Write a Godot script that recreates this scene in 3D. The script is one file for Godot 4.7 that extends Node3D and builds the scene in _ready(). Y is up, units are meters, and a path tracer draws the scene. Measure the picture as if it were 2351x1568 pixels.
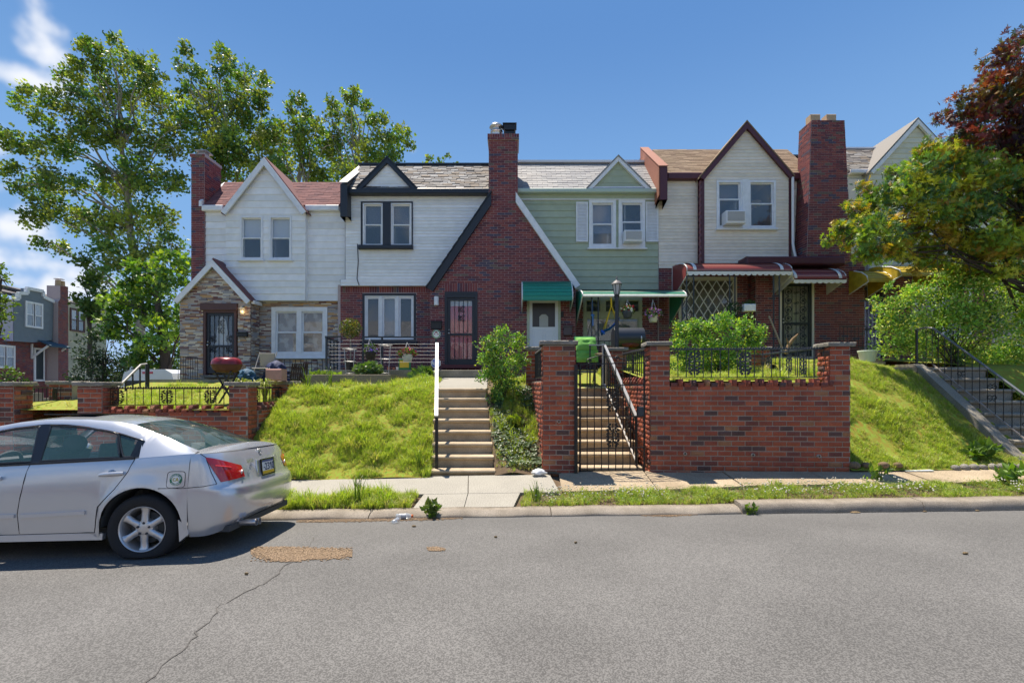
extends Node3D
# A row of brick and clapboard houses above a street. y up, metres; the camera looks along -z.

const F := 1118.0        # focal length in units of the 2351-wide picture the measurements were taken on
const EYE := 1.65
var M := {}              # materials by name
var org := {}            # thing -> where its base stands (its parts are built in world places)
var used_names := {}
var piles := {}          # pieces (bricks, slates, stones) gathered for a thing before they are set down
var rng := RandomNumberGenerator.new()

# ---------------------------------------------------------------- mesh building
class MB:
	var v := PackedVector3Array()
	var n := PackedVector3Array()
	var c := PackedColorArray()
	var col := Color.WHITE
	func tri_n(a: Vector3, b: Vector3, d: Vector3, na: Vector3, nb: Vector3, nd: Vector3) -> void:
		v.append(a); v.append(d); v.append(b)
		n.append(na); n.append(nd); n.append(nb)
		c.append(col); c.append(col); c.append(col)
	func tri(a: Vector3, b: Vector3, d: Vector3) -> void:
		var m := (b - a).cross(d - a).normalized()
		tri_n(a, b, d, m, m, m)
	func quad(a: Vector3, b: Vector3, d: Vector3, e: Vector3) -> void:
		tri(a, b, d)
		tri(a, d, e)
	func hexa(p: Array) -> MB:      # 0-3 front, ccw from outside; 4-7 behind them
		quad(p[0], p[1], p[2], p[3])
		quad(p[5], p[4], p[7], p[6])
		quad(p[4], p[5], p[1], p[0])
		quad(p[3], p[2], p[6], p[7])
		quad(p[1], p[5], p[6], p[2])
		quad(p[4], p[0], p[3], p[7])
		return self
	func box(o: Vector3, s: Vector3, b := Basis()) -> MB:
		var x := b.x * s.x / 2.0
		var y := b.y * s.y / 2.0
		var z := b.z * s.z / 2.0
		return hexa([o - x - y + z, o + x - y + z, o + x + y + z, o - x + y + z, o - x - y - z, o + x - y - z, o + x + y - z, o - x + y - z])
	func bevel(o: Vector3, s: Vector3, e: float, b := Basis()) -> MB:   # a box with its front and upright edges eased
		var q := []
		for k in 2:
			var zz := s.z / 2.0 * (1 - 2 * k)
			for p in [[-1, -1], [1, -1], [1, 1], [-1, 1]]:
				q.append(o + b * Vector3(p[0] * (s.x / 2 - e), p[1] * (s.y / 2 - e), zz))
		var r := []
		for k in 2:
			var zz := (s.z / 2.0 - e) * (1 - 2 * k)
			for p in [[-1, -1], [1, -1], [1, 1], [-1, 1]]:
				r.append(o + b * Vector3(p[0] * s.x / 2, p[1] * s.y / 2, zz))
		quad(q[0], q[1], q[2], q[3])
		quad(q[5], q[4], q[7], q[6])
		for k in 4:
			var j := (k + 1) % 4
			quad(r[k], r[j], q[j], q[k])
			quad(r[k + 4], r[j + 4], r[j], r[k])
			quad(q[k + 4], q[j + 4], r[j + 4], r[k + 4])
		return self
	func bar(a: Vector3, b: Vector3, w: float, h: float, up := Vector3.UP) -> MB:
		var f := (b - a).normalized()
		var s := f.cross(up).normalized()
		var u := s.cross(f)
		return box((a + b) / 2, Vector3(w, h, a.distance_to(b)), Basis(s, u, -f))
	func slab(poly: PackedVector2Array, zf: float, zb: float) -> MB:   # a polygon in x,y given a thickness in z
		var p := poly
		if Geometry2D.is_polygon_clockwise(p):
			p = poly.duplicate()
			p.reverse()
		var t := Geometry2D.triangulate_polygon(p)
		for k in range(0, t.size(), 3):
			var a := p[t[k]]
			var b := p[t[k + 1]]
			var d := p[t[k + 2]]
			if (b - a).cross(d - a) < 0:
				var s := b
				b = d
				d = s
			tri(Vector3(a.x, a.y, zf), Vector3(b.x, b.y, zf), Vector3(d.x, d.y, zf))
			tri(Vector3(a.x, a.y, zb), Vector3(d.x, d.y, zb), Vector3(b.x, b.y, zb))
		for k in p.size():
			var a := p[k]
			var b := p[(k + 1) % p.size()]
			quad(Vector3(a.x, a.y, zb), Vector3(b.x, b.y, zb), Vector3(b.x, b.y, zf), Vector3(a.x, a.y, zf))
		return self
	func prism(poly: Array, off: Vector3) -> MB:      # convex ring ccw from outside, pushed along off
		for k in range(1, poly.size() - 1):
			tri(poly[0], poly[k], poly[k + 1])
			tri(poly[0] + off, poly[k + 1] + off, poly[k] + off)
		for k in poly.size():
			var a: Vector3 = poly[k]
			var b: Vector3 = poly[(k + 1) % poly.size()]
			quad(a + off, b + off, b, a)
		return self
	func tube(path: Array, r, sides := 6, caps := true) -> MB:
		var ring := []
		var nor := []
		var s := Vector3.ZERO
		for k in path.size():
			var f: Vector3 = (path[mini(k + 1, path.size() - 1)] - path[maxi(k - 1, 0)]).normalized()
			if k == 0:
				s = f.cross(Vector3.UP if absf(f.y) < 0.9 else Vector3.RIGHT).normalized()
			else:
				s = (s - f * s.dot(f)).normalized()
			var u := s.cross(f)
			var rad: float = r[k] if r is Array else r
			var rr := []
			var nn := []
			for i in sides:
				var a := TAU * i / sides
				var d := s * cos(a) + u * sin(a)
				rr.append(path[k] + d * rad)
				nn.append(d)
			ring.append(rr)
			nor.append(nn)
		for k in path.size() - 1:
			for i in sides:
				var j := (i + 1) % sides
				tri_n(ring[k][i], ring[k + 1][j], ring[k][j], nor[k][i], nor[k + 1][j], nor[k][j])
				tri_n(ring[k][i], ring[k + 1][i], ring[k + 1][j], nor[k][i], nor[k + 1][i], nor[k + 1][j])
		if caps:
			for i in range(1, sides - 1):
				tri(ring[0][0], ring[0][i], ring[0][i + 1])
				var e: Array = ring[-1]
				tri(e[0], e[i + 1], e[i])
		return self
	func lathe(prof: Array, o: Vector3, segs := 16, b := Basis(), sq := 0.0) -> MB:   # prof: (radius, height) upward
		var rows := []
		var nrm := []
		for k in prof.size():
			var t: Vector2 = (prof[mini(k + 1, prof.size() - 1)] - prof[maxi(k - 1, 0)]).normalized()
			var rw := []
			var nw := []
			for i in segs:
				var a := TAU * (i + sq) / segs
				rw.append(o + b * Vector3(cos(a) * prof[k].x, prof[k].y, -sin(a) * prof[k].x))
				nw.append((b * Vector3(cos(a) * t.y, -t.x, -sin(a) * t.y)).normalized())
			rows.append(rw)
			nrm.append(nw)
		for k in prof.size() - 1:
			for i in segs:
				var j := (i + 1) % segs
				if segs <= 6:
					quad(rows[k][i], rows[k][j], rows[k + 1][j], rows[k + 1][i])
				else:
					tri_n(rows[k][i], rows[k][j], rows[k + 1][j], nrm[k][i], nrm[k][j], nrm[k + 1][j])
					tri_n(rows[k][i], rows[k + 1][j], rows[k + 1][i], nrm[k][i], nrm[k + 1][j], nrm[k + 1][i])
		return self
	func ball(o: Vector3, r: Vector3, segs := 12, rings := 8) -> MB:
		var pr := []
		for k in rings + 1:
			var a := -PI / 2 + PI * k / rings
			pr.append(Vector2(maxf(cos(a), 0.001), sin(a)))
		return lathe(pr, o, segs, Basis.from_scale(r))
	func grid(p: Array, flip := false) -> MB:          # rows of points as a smooth sheet
		var nn := []
		for i in p.size():
			var row := []
			for j in p[i].size():
				var du: Vector3 = p[mini(i + 1, p.size() - 1)][j] - p[maxi(i - 1, 0)][j]
				var dv: Vector3 = p[i][mini(j + 1, p[i].size() - 1)] - p[i][maxi(j - 1, 0)]
				var m := dv.cross(du).normalized()
				row.append(-m if flip else m)
			nn.append(row)
		for i in p.size() - 1:
			for j in p[i].size() - 1:
				var a := [p[i][j], p[i][j + 1], p[i + 1][j + 1], p[i + 1][j]]
				var b := [nn[i][j], nn[i][j + 1], nn[i + 1][j + 1], nn[i + 1][j]]
				if flip:
					tri_n(a[0], a[2], a[1], b[0], b[2], b[1])
					tri_n(a[0], a[3], a[2], b[0], b[3], b[2])
				else:
					tri_n(a[0], a[1], a[2], b[0], b[1], b[2])
					tri_n(a[0], a[2], a[3], b[0], b[2], b[3])
		return self
	func mesh() -> ArrayMesh:
		var a := []
		a.resize(Mesh.ARRAY_MAX)
		a[Mesh.ARRAY_VERTEX] = v
		a[Mesh.ARRAY_NORMAL] = n
		a[Mesh.ARRAY_COLOR] = c
		var m := ArrayMesh.new()
		m.add_surface_from_arrays(Mesh.PRIMITIVE_TRIANGLES, a)
		return m

# ---------------------------------------------------------------- nodes
func at(x: float, y: float, z: float) -> Vector3:     # measured picture place at its distance -> metres
	return Vector3((x - 1175.5) * z / F, EYE - (y - 884.0) * z / F, -z)

func ax(x: float, z: float) -> float: return (x - 1175.5) * z / F
func ay(y: float, z: float) -> float: return EYE - (y - 884.0) * z / F

func pl(pts: Array, z: float) -> PackedVector2Array:
	var p := PackedVector2Array()
	for q in pts:
		p.append(Vector2(ax(q[0], z), ay(q[1], z)))
	return p

func rc(x0: float, y0: float, x1: float, y1: float, z: float) -> Rect2:
	return Rect2(ax(x0, z), ay(y1, z), ax(x1, z) - ax(x0, z), ay(y0, z) - ay(y1, z))

func numbered(nm: String) -> String:
	var k: int = used_names.get(nm, 0)
	used_names[nm] = k + 1
	return nm if k == 0 else "%s_%03d" % [nm, k]

func tag(o: Node, label := "", category := "", group := "", kind := "") -> Node:
	if label: o.set_meta("label", label)
	if category: o.set_meta("category", category)
	if group: o.set_meta("group", group)
	if kind: o.set_meta("kind", kind)
	return o

func thing(nm: String, label: String, category: String, pos: Vector3, group := "", local := false) -> Node3D:
	var o := Node3D.new()
	o.name = numbered(nm)
	add_child(o)
	o.position = pos
	if not local: org[o] = pos
	tag(o, label, category, group)
	return o

func part(parent: Node, nm: String, shape, m: Material, label := "") -> MeshInstance3D:
	var o := MeshInstance3D.new()
	o.name = nm
	o.mesh = shape.mesh() if shape is MB else shape
	o.material_override = m
	parent.add_child(o, true)
	if org.has(parent): o.position = -org[parent]
	if label: o.set_meta("label", label)
	return o

func single(nm: String, label: String, category: String, shape, m: Material, group := "") -> MeshInstance3D:
	var o := part(self, numbered(nm), shape, m)
	tag(o, label, category, group)
	return o

func ground_sheet(nm: String, shape, m: Material) -> MeshInstance3D:
	var o := part(self, numbered(nm), shape, m)
	o.set_meta("kind", "structure")
	return o

func scatter(parent: Node, nm: String, mesh: Mesh, m: Material, xf: Array, cols: Array, stuff := false) -> MultiMeshInstance3D:
	var mm := MultiMesh.new()
	mm.transform_format = MultiMesh.TRANSFORM_3D
	mm.use_colors = true
	mm.mesh = mesh
	mm.instance_count = xf.size()
	for k in xf.size():
		mm.set_instance_transform(k, xf[k])
		mm.set_instance_color(k, cols[k % cols.size()])
	var o := MultiMeshInstance3D.new()
	o.name = nm
	o.multimesh = mm
	o.material_override = m
	parent.add_child(o, true)
	if org.has(parent): o.position = -org[parent]
	if stuff: o.set_meta("kind", "stuff")
	return o

func rnd(a: float, b: float) -> float: return rng.randf_range(a, b)
func gauss(s: float) -> float: return rng.randfn(0.0, s)
func rdir() -> Vector3:
	var p := Vector3(gauss(1), gauss(1), gauss(1))
	return p.normalized() if p.length() > 0.001 else Vector3.UP

# ---------------------------------------------------------------- materials
func lin(r: float, g: float, b: float, a := 1.0) -> Color:
	var c := Color(r, g, b).linear_to_srgb()
	c.a = a
	return c

func noise_tex(freq: float, lo: Color, hi: Color, oct := 4, kind := FastNoiseLite.TYPE_SIMPLEX_SMOOTH, sd := 1, size := 512, mid := -1.0) -> NoiseTexture2D:
	var f := FastNoiseLite.new()
	f.noise_type = kind
	f.frequency = freq
	f.fractal_octaves = oct
	f.seed = sd
	var t := NoiseTexture2D.new()
	t.width = size
	t.height = size
	t.seamless = true
	t.noise = f
	var g := Gradient.new()
	g.set_color(0, lo)
	g.set_color(1, hi)
	if mid >= 0.0:
		g.set_offset(0, mid - 0.12)
		g.set_offset(1, mid + 0.12)
	t.color_ramp = g
	return t

func mat(nm: String, c: Color, rough := 0.8, tex: Texture2D = null, scale := 1.0, o := {}) -> StandardMaterial3D:
	var m := StandardMaterial3D.new()
	m.resource_name = nm
	m.albedo_color = c
	m.roughness = rough
	if tex:
		m.albedo_texture = tex
		m.uv1_triplanar = true
		m.uv1_world_triplanar = o.get("world", true)
		m.uv1_scale = Vector3.ONE * scale
	if o.has("metal"): m.metallic = o.metal
	if o.has("spec"): m.metallic_specular = o.spec
	if o.has("vc"): m.vertex_color_use_as_albedo = true
	if o.has("back"):
		m.backlight_enabled = true
		m.backlight = o.back
	if o.has("bump"):
		m.heightmap_enabled = true
		m.heightmap_texture = o.bump
		m.heightmap_scale = o.get("depth", 1.0)
		m.uv1_triplanar = true
		m.uv1_world_triplanar = o.get("world", true)
		m.uv1_scale = Vector3.ONE * scale
	if o.has("detail"):
		m.detail_enabled = true
		m.detail_albedo = o.detail
		m.detail_blend_mode = BaseMaterial3D.BLEND_MODE_MUL
		m.detail_uv_layer = BaseMaterial3D.DETAIL_UV_2
		m.uv2_triplanar = true
		m.uv2_world_triplanar = true
		m.uv2_scale = Vector3.ONE * o.get("dscale", 0.2)
	if o.has("coat"):
		m.clearcoat_enabled = true
		m.clearcoat = o.coat
		m.clearcoat_roughness = 0.04
	if o.has("glass"):
		m.transparency = BaseMaterial3D.TRANSPARENCY_ALPHA
	M[nm] = m
	return m

# ---------------------------------------------------------------- pieces laid in courses
func span_at(poly: PackedVector2Array, y: float) -> Array:
	var xs := []
	for k in poly.size():
		var a := poly[k]
		var b := poly[(k + 1) % poly.size()]
		if (a.y <= y) != (b.y <= y):
			xs.append(a.x + (b.x - a.x) * (y - a.y) / (b.y - a.y))
	xs.sort()
	return xs

func lay(key: String, poly: PackedVector2Array, holes: Array, fr: Transform3D, o: Dictionary) -> void:
	# gathers boxes in running bond over a polygon of the frame's x,y plane; z is outward
	var pitch: float = o.pitch
	var course: float = o.course
	var joint: float = o.get("joint", 0.01)
	var deep: float = o.get("deep", 0.02)
	var lift: float = o.get("lift", 0.0)
	var lo := INF
	var hi := -INF
	for p in poly:
		lo = minf(lo, p.y)
		hi = maxf(hi, p.y)
	var row := 0
	var pile: Array = piles.get(key, [])
	var y := lo
	while y < hi - course * 0.25:
		var top := minf(y + course, hi)
		var xs := span_at(poly, (y + top) / 2)
		for s in range(0, xs.size() - 1, 2):
			var spans := [[xs[s], xs[s + 1]]]
			for h in holes:
				if h.position.y < top - 0.015 and h.end.y > y + 0.015:
					var cut := []
					for q in spans:
						if h.end.x <= q[0] or h.position.x >= q[1]:
							cut.append(q)
						else:
							if h.position.x > q[0]: cut.append([q[0], h.position.x])
							if h.end.x < q[1]: cut.append([h.end.x, q[1]])
					spans = cut
			for q in spans:
				var x: float = q[0]
				if o.has("vary"):
					x -= rnd(0, pitch)
				else:
					var off: float = o.get("start", 0.0) + (pitch * 0.5 if row % 2 else 0.0)
					x = off + floor((q[0] - off) / pitch) * pitch
				while x < q[1] - 0.005:
					var w := pitch
					if o.has("vary"): w = pitch * rnd(1.0 - o.vary, 1.0 + o.vary)
					var a := maxf(x, q[0])
					var b := minf(x + w, q[1])
					x += w
					if b - a < joint + 0.018: continue
					var bw := b - a - joint
					var bh: float = top - y - joint * o.get("bed", 1.0)
					if bh < 0.01: continue
					var jx: float = rnd(-1, 1) * o.get("jitter", 0.0)
					var jy: float = rnd(-1, 1) * o.get("jitter", 0.0)
					var d: float = deep * rnd(1.0 - o.get("uneven", 0.12), 1.0 + o.get("uneven", 0.12))
					var bs := Basis.from_scale(Vector3(bw, bh * (1.0 + o.get("over", 0.0)), d))
					if lift > 0.0: bs = Basis(Vector3.RIGHT, -lift) * bs
					if o.has("skew"): bs = Basis(Vector3.BACK, rnd(-1, 1) * o.skew) * bs
					var t := fr * Transform3D(bs, Vector3((a + b) / 2 + jx, (y + top) / 2 + jy, d / 2 + o.get("rise", 0.0)))
					pile.append([t, bw, rng.randf()])
		y += course
		row += 1
	piles[key] = pile

func pick_tone(weights: Array, r: float) -> int:
	var sum := 0.0
	for w in weights: sum += w
	var acc := 0.0
	for k in weights.size():
		acc += weights[k] / sum
		if r <= acc: return k
	return weights.size() - 1

func set_down(parent: Node, nm: String, key: String, shapes: Array, mats: Array, tints: Array, weights: Array, mass: Material, most := 300) -> void:
	# the nearest whole pieces become parts of their own, the rest one mass of the same pieces
	var pile: Array = piles.get(key, [])
	var eye := Vector3(0, EYE, 0)
	for q in pile: q.append((q[0].origin - eye).length() - q[1] * 6.0)
	pile.sort_custom(func(a, b): return a[3] < b[3])
	var xf := []
	var cols := []
	for k in pile.size():
		var q: Array = pile[k]
		var tone := pick_tone(weights, q[2])
		if k < most:
			var o := MeshInstance3D.new()
			o.name = nm
			o.mesh = shapes[k % shapes.size()]
			o.material_override = mats[tone]
			parent.add_child(o, true)
			o.transform = (q[0] as Transform3D)
			if org.has(parent): o.position -= org[parent]
		else:
			xf.append(q[0])
			var g: Color = tints[tone]
			cols.append(g)
	if xf.size():
		scatter(parent, nm, shapes[0], mass, xf, cols, true)
	piles.erase(key)

func tones(nm: String, list: Array, rough := 0.9, tex: Texture2D = null, scale := 3.0, o := {}) -> Array:
	var out := []
	for k in list.size():
		var c: Color = list[k]
		out.append(mat("%s_%d" % [nm, k], lin(c.r, c.g, c.b), rough, tex, scale, o))
	var oo := o.duplicate()
	oo.vc = true
	mat(nm + "_mass", Color.WHITE, rough, tex, scale, oo)
	return out

# ---------------------------------------------------------------- walls and boards
func pieces(poly: PackedVector2Array, holes: Array, y0: float, y1: float) -> Array:
	var band := PackedVector2Array([Vector2(-900, y0), Vector2(900, y0), Vector2(900, y1), Vector2(-900, y1)])
	var out: Array = []
	out.append_array(Geometry2D.intersect_polygons(poly, band))
	for h in holes:
		if h.position.y < y1 - 0.001 and h.end.y > y0 + 0.001:
			var r := PackedVector2Array([Vector2(h.position.x, h.position.y), Vector2(h.end.x, h.position.y), Vector2(h.end.x, h.end.y), Vector2(h.position.x, h.end.y)])
			var nx := []
			for p in out:
				nx.append_array(Geometry2D.clip_polygons(p, r))
			out = nx
	var good := []
	for p in out:
		if not Geometry2D.is_polygon_clockwise(p) and p.size() > 2: good.append(p)
	return good

func wall(parent: Node, nm: String, poly: PackedVector2Array, holes: Array, z: float, thick: float, m: Material) -> MeshInstance3D:
	var ys := []
	for p in poly: ys.append(p.y)
	for h in holes:
		ys.append(h.position.y)
		ys.append(h.end.y)
	ys.sort()
	var b := MB.new()
	for k in ys.size() - 1:
		if ys[k + 1] - ys[k] < 0.002: continue
		for p in pieces(poly, holes, ys[k], ys[k + 1]):
			b.slab(p, -z, -z - thick)
	return part(parent, nm, b, m)

func boards(parent: Node, nm: String, poly: PackedVector2Array, holes: Array, z: float, rowh: float, m: Material, out := 0.02, y_start := NAN) -> void:
	var lo := INF
	var hi := -INF
	for p in poly:
		lo = minf(lo, p.y)
		hi = maxf(hi, p.y)
	var y := lo if is_nan(y_start) else y_start
	while y < hi - 0.01:
		# a board over an opening is cut at the opening's edges first
		var cuts := [y, minf(y + rowh, hi)]
		for h in holes:
			for e in [h.position.y, h.end.y]:
				if e > y + 0.004 and e < cuts[-1] - 0.004: cuts.insert(cuts.size() - 1, e)
		cuts.sort()
		for k in cuts.size() - 1:
			for p in pieces(poly, holes, cuts[k], cuts[k + 1]):
				var b := MB.new()
				var q: PackedVector2Array = p
				var tr := Geometry2D.triangulate_polygon(q)
				var f := func(w: Vector2) -> Vector3: return Vector3(w.x, w.y, -z + 0.004 + out * (1.0 - (w.y - y) / rowh))
				for i in range(0, tr.size(), 3):
					var aa := q[tr[i]]
					var bb := q[tr[i + 1]]
					var cc := q[tr[i + 2]]
					if (bb - aa).cross(cc - aa) < 0:
						var sw := bb
						bb = cc
						cc = sw
					b.tri(f.call(aa), f.call(bb), f.call(cc))
				for i in q.size():
					var aa := q[i]
					var bb := q[(i + 1) % q.size()]
					b.quad(Vector3(aa.x, aa.y, -z), Vector3(bb.x, bb.y, -z), f.call(bb), f.call(aa))
				part(parent, nm, b, worn(m))
		y += rowh

func worn(m: StandardMaterial3D) -> StandardMaterial3D:      # boards weather one by one
	var k := rng.randi() % 4
	if k == 0: return m
	var nm := "%s_worn_%d" % [m.resource_name, k]
	if not M.has(nm):
		var w := m.duplicate() as StandardMaterial3D
		w.resource_name = nm
		var f: float = [1.0, 0.955, 0.975, 0.985][k]
		w.albedo_color = Color(m.albedo_color.r * f, m.albedo_color.g * f, m.albedo_color.b * (f - 0.01))
		w.uv1_offset = Vector3(k * 0.37, k * 0.21, 0)
		M[nm] = w
	return M[nm]

func frame_bars(b: MB, r: Rect2, w: float, zf: float, deep: float, sill := -1.0) -> MB:
	var bw := w if sill < 0 else sill
	var x0 := r.position.x
	var x1 := r.end.x
	var y0 := r.position.y
	var y1 := r.end.y
	b.box(Vector3((x0 + x1) / 2, y1 - w / 2, zf - deep / 2), Vector3(x1 - x0, w, deep))
	b.box(Vector3((x0 + x1) / 2, y0 + bw / 2, zf - deep / 2), Vector3(x1 - x0, bw, deep))
	for x in [x0 + w / 2, x1 - w / 2]:
		b.box(Vector3(x, (y0 + y1) / 2 + (bw - w) / 2, zf - deep / 2), Vector3(w, y1 - y0 - w - bw, deep))
	return b

func pane_box(r: Rect2, z: float) -> MB:
	return MB.new().box(Vector3(r.get_center().x, r.get_center().y, z), Vector3(r.size.x, r.size.y, 0.006))

func window(parent: Node, r: Rect2, z: float, o: Dictionary) -> MeshInstance3D:
	# r in metres on a wall whose face stands at distance z
	var fw: float = o.get("frame", 0.06)
	var fm: Material = o.get("mat", M.white_trim)
	var zf: float = -z + o.get("proud", 0.03)
	var win := part(parent, "window", frame_bars(MB.new(), r, fw, zf, 0.14), fm, o.get("label", ""))
	var inner := r.grow(-fw)
	var n: int = o.get("lights", 1)
	var mul: float = o.get("mullion", 0.08)
	var lw := (inner.size.x - mul * (n - 1)) / n
	for k in n:
		var q := Rect2(inner.position.x + k * (lw + mul), inner.position.y, lw, inner.size.y)
		if k > 0:
			part(win, "mullion", MB.new().box(Vector3(q.position.x - mul / 2, q.get_center().y, zf - 0.06), Vector3(mul, q.size.y, 0.13)), o.get("mullmat", fm))
		var sw: float = o.get("sash", 0.035)
		if o.get("hung", true):
			var hh: float = q.size.y * o.get("meet", 0.5)
			var up := Rect2(q.position.x, q.position.y + hh - 0.02, q.size.x, q.size.y - hh + 0.02)
			var dn := Rect2(q.position.x, q.position.y, q.size.x, hh + 0.02)
			part(win, "sash", frame_bars(MB.new(), up, sw, zf - 0.065, 0.03), o.get("sashmat", fm))
			part(win, "sash", frame_bars(MB.new(), dn, sw, zf - 0.03, 0.03), o.get("sashmat", fm))
			part(win, "pane", pane_box(up.grow(-sw * 0.8), zf - 0.08), M.glass)
			part(win, "pane", pane_box(dn.grow(-sw * 0.8), zf - 0.045), M.glass)
		else:
			part(win, "sash", frame_bars(MB.new(), q, sw, zf - 0.04, 0.035), o.get("sashmat", fm))
			part(win, "pane", pane_box(q.grow(-sw * 0.8), zf - 0.058), M.glass)
		if o.has("blind"):
			var bl: Array = o.blind[k % o.blind.size()]      # [share from the top, material, share from the bottom]
			if bl.size() and bl[0] > 0.0:
				var bh: float = q.size.y * bl[0]
				part(win, "blind", MB.new().box(Vector3(q.get_center().x, q.end.y - bh / 2, zf - 0.135), Vector3(q.size.x, bh, 0.012)), bl[1])
	if o.has("sill"):
		part(win, "sill", MB.new().bevel(Vector3(r.get_center().x, r.position.y - o.sill / 2, -z + 0.02), Vector3(r.size.x + 0.1, o.sill, 0.16), 0.012), o.get("sillmat", fm))
	room(win, r.grow(0.05), z + 0.11, o.get("roomdeep", 2.2), o.get("roommat", M.room))
	return win

func room(parent: Node, r: Rect2, z: float, deep: float, m: Material) -> void:
	var g := r.grow(0.25)
	var b := MB.new()
	var x0 := g.position.x
	var x1 := g.end.x
	var y0 := g.position.y
	var y1 := g.end.y
	b.box(Vector3((x0 + x1) / 2, (y0 + y1) / 2, -z - deep), Vector3(x1 - x0, y1 - y0, 0.05))
	for x in [x0, x1]: b.box(Vector3(x, (y0 + y1) / 2, -z - deep / 2), Vector3(0.05, y1 - y0, deep))
	for y in [y0, y1]: b.box(Vector3((x0 + x1) / 2, y, -z - deep / 2), Vector3(x1 - x0, 0.05, deep))
	part(parent, "room_wall", b, m)

func rail_run(parent: Node, nm: String, pts: Array, r: float, m: Material, sides := 5) -> MeshInstance3D:
	return part(parent, nm, MB.new().tube(pts, r, sides), m)

# ---------------------------------------------------------------- camera, sky, sun
func _ready() -> void:
	rng.seed = 20240611
	var cam := Camera3D.new()
	cam.name = "camera"
	cam.projection = Camera3D.PROJECTION_FRUSTUM
	cam.near = 0.05
	cam.far = 900.0
	cam.size = 0.05 * 1568.0 / F
	cam.frustum_offset = Vector2(0, 0.05 * 100.0 / F)
	cam.position = Vector3(0, EYE, 0)
	add_child(cam)
	cam.current = true
	var env := Environment.new()
	env.background_mode = Environment.BG_SKY
	env.tonemap_mode = Environment.TONE_MAPPER_LINEAR
	env.tonemap_exposure = EXPOSURE
	env.background_energy_multiplier = SKY_ENERGY
	env.sdfgi_enabled = true
	env.ssao_enabled = true
	env.ssil_enabled = true
	var pano := PanoramaSkyMaterial.new()
	pano.panorama = ImageTexture.create_from_image(sky_image())
	env.sky = Sky.new()
	env.sky.sky_material = pano
	var we := WorldEnvironment.new()
	we.name = "world_environment"
	we.environment = env
	add_child(we)
	var sun := DirectionalLight3D.new()
	sun.name = "sun"
	sun.light_energy = SUN_ENERGY
	sun.light_color = Color(1.0, 0.955, 0.89)
	sun.light_angular_distance = 0.55
	sun.shadow_enabled = true
	add_child(sun)
	sun.look_at_from_position(Vector3(-0.45, 2.05, -0.6) * 20.0, Vector3.ZERO, Vector3.UP)
	make_materials()
	build_ground()
	build_houses()
	build_opposite()
	build_walls()
	build_stairs()
	build_car()
	build_far()
	build_plants()
	build_yard()
	build_street()

const EXPOSURE := 2.45
const SKY_ENERGY := 0.455
const SUN_ENERGY := 1.15

func sky_image() -> Image:
	var w := 2048
	var h := 1024
	var im := Image.create(w, h, false, Image.FORMAT_RGBAF)
	var f := FastNoiseLite.new()
	f.seed = 7
	f.noise_type = FastNoiseLite.TYPE_SIMPLEX_SMOOTH
	f.frequency = 4.5
	f.fractal_octaves = 6
	f.fractal_gain = 0.55
	var wide := FastNoiseLite.new()
	wide.seed = 3
	wide.frequency = 1.1
	wide.fractal_octaves = 3
	# clouds standing in the sky: picture place, half width, half height
	var puffs := []
	for c in [[92, 80, 60, 50, 1.0], [60, 180, 130, 24, 0.95], [175, 205, 60, 16, 0.6], [15, 520, 75, 42, 1.0], [150, 660, 200, 40, 1.0], [40, 600, 120, 30, 0.8], [945, 345, 16, 9, 0.4], [-150, 300, 150, 60, 1.0], [-300, 560, 220, 70, 1.0], [-260, 60, 110, 45, 0.9]]:
		var d := Vector3((c[0] - 1175.5) / F, (884.0 - c[1]) / F, -1).normalized()
		puffs.append([atan2(d.x, -d.z), asin(d.y), c[2] / F * 0.55, c[3] / F * 0.6, c[4]])
	for k in 44:  # unseen clouds beyond the view, added to brighten the house fronts
		var az := rnd(-PI, PI)
		if az > -0.9 and az < 1.25: continue
		puffs.append([az, rnd(0.06, 0.62), rnd(0.06, 0.24), rnd(0.025, 0.075), rnd(0.6, 1.0)])
	for y in h:
		var el := PI * (0.5 - (y + 0.5) / h)
		var t := clampf(el / (PI / 2), 0.0, 1.0)
		var base := Vector3(0.40, 0.57, 0.84).lerp(Vector3(0.205, 0.40, 0.72), smoothstep(0.0, 0.2, t))
		base = base.lerp(Vector3(0.112, 0.262, 0.575), smoothstep(0.18, 0.42, t))
		base = base.lerp(Vector3(0.08, 0.20, 0.47), smoothstep(0.42, 1.0, t))
		var near := []
		for p in puffs:
			if absf(el - p[1]) < p[3] * 2.6: near.append(p)
		for x in w:
			var c := base
			if el < 0.0:
				c = Vector3(0.25, 0.25, 0.24)
			elif near.size():
				var az := TAU * (x + 0.5) / w
				if az > PI: az -= TAU
				var dir := Vector3(sin(az) * cos(el), sin(el), -cos(az) * cos(el))
				var den := 0.0
				for p in near:
					var da: float = az - p[0]
					if da > PI: da -= TAU
					if da < -PI: da += TAU
					var q: float = pow(da / p[2], 2) + pow((el - p[1]) / p[3], 2)
					if q < 6.0:
						den = maxf(den, p[4] * (1.0 - sqrt(q) * 0.55))
				if den > 0.0:
					var nz := f.get_noise_3dv(dir * 3.0) * 0.9 + wide.get_noise_3dv(dir * 5.0) * 0.3
					var a := smoothstep(0.28, 1.05, den + nz * 0.95)
					if a > 0.0:
						c = c.lerp(Vector3(0.88, 0.90, 0.95), a * 0.92)
			im.set_pixel(x, y, Color(c.x, c.y, c.z))
	return im

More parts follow.
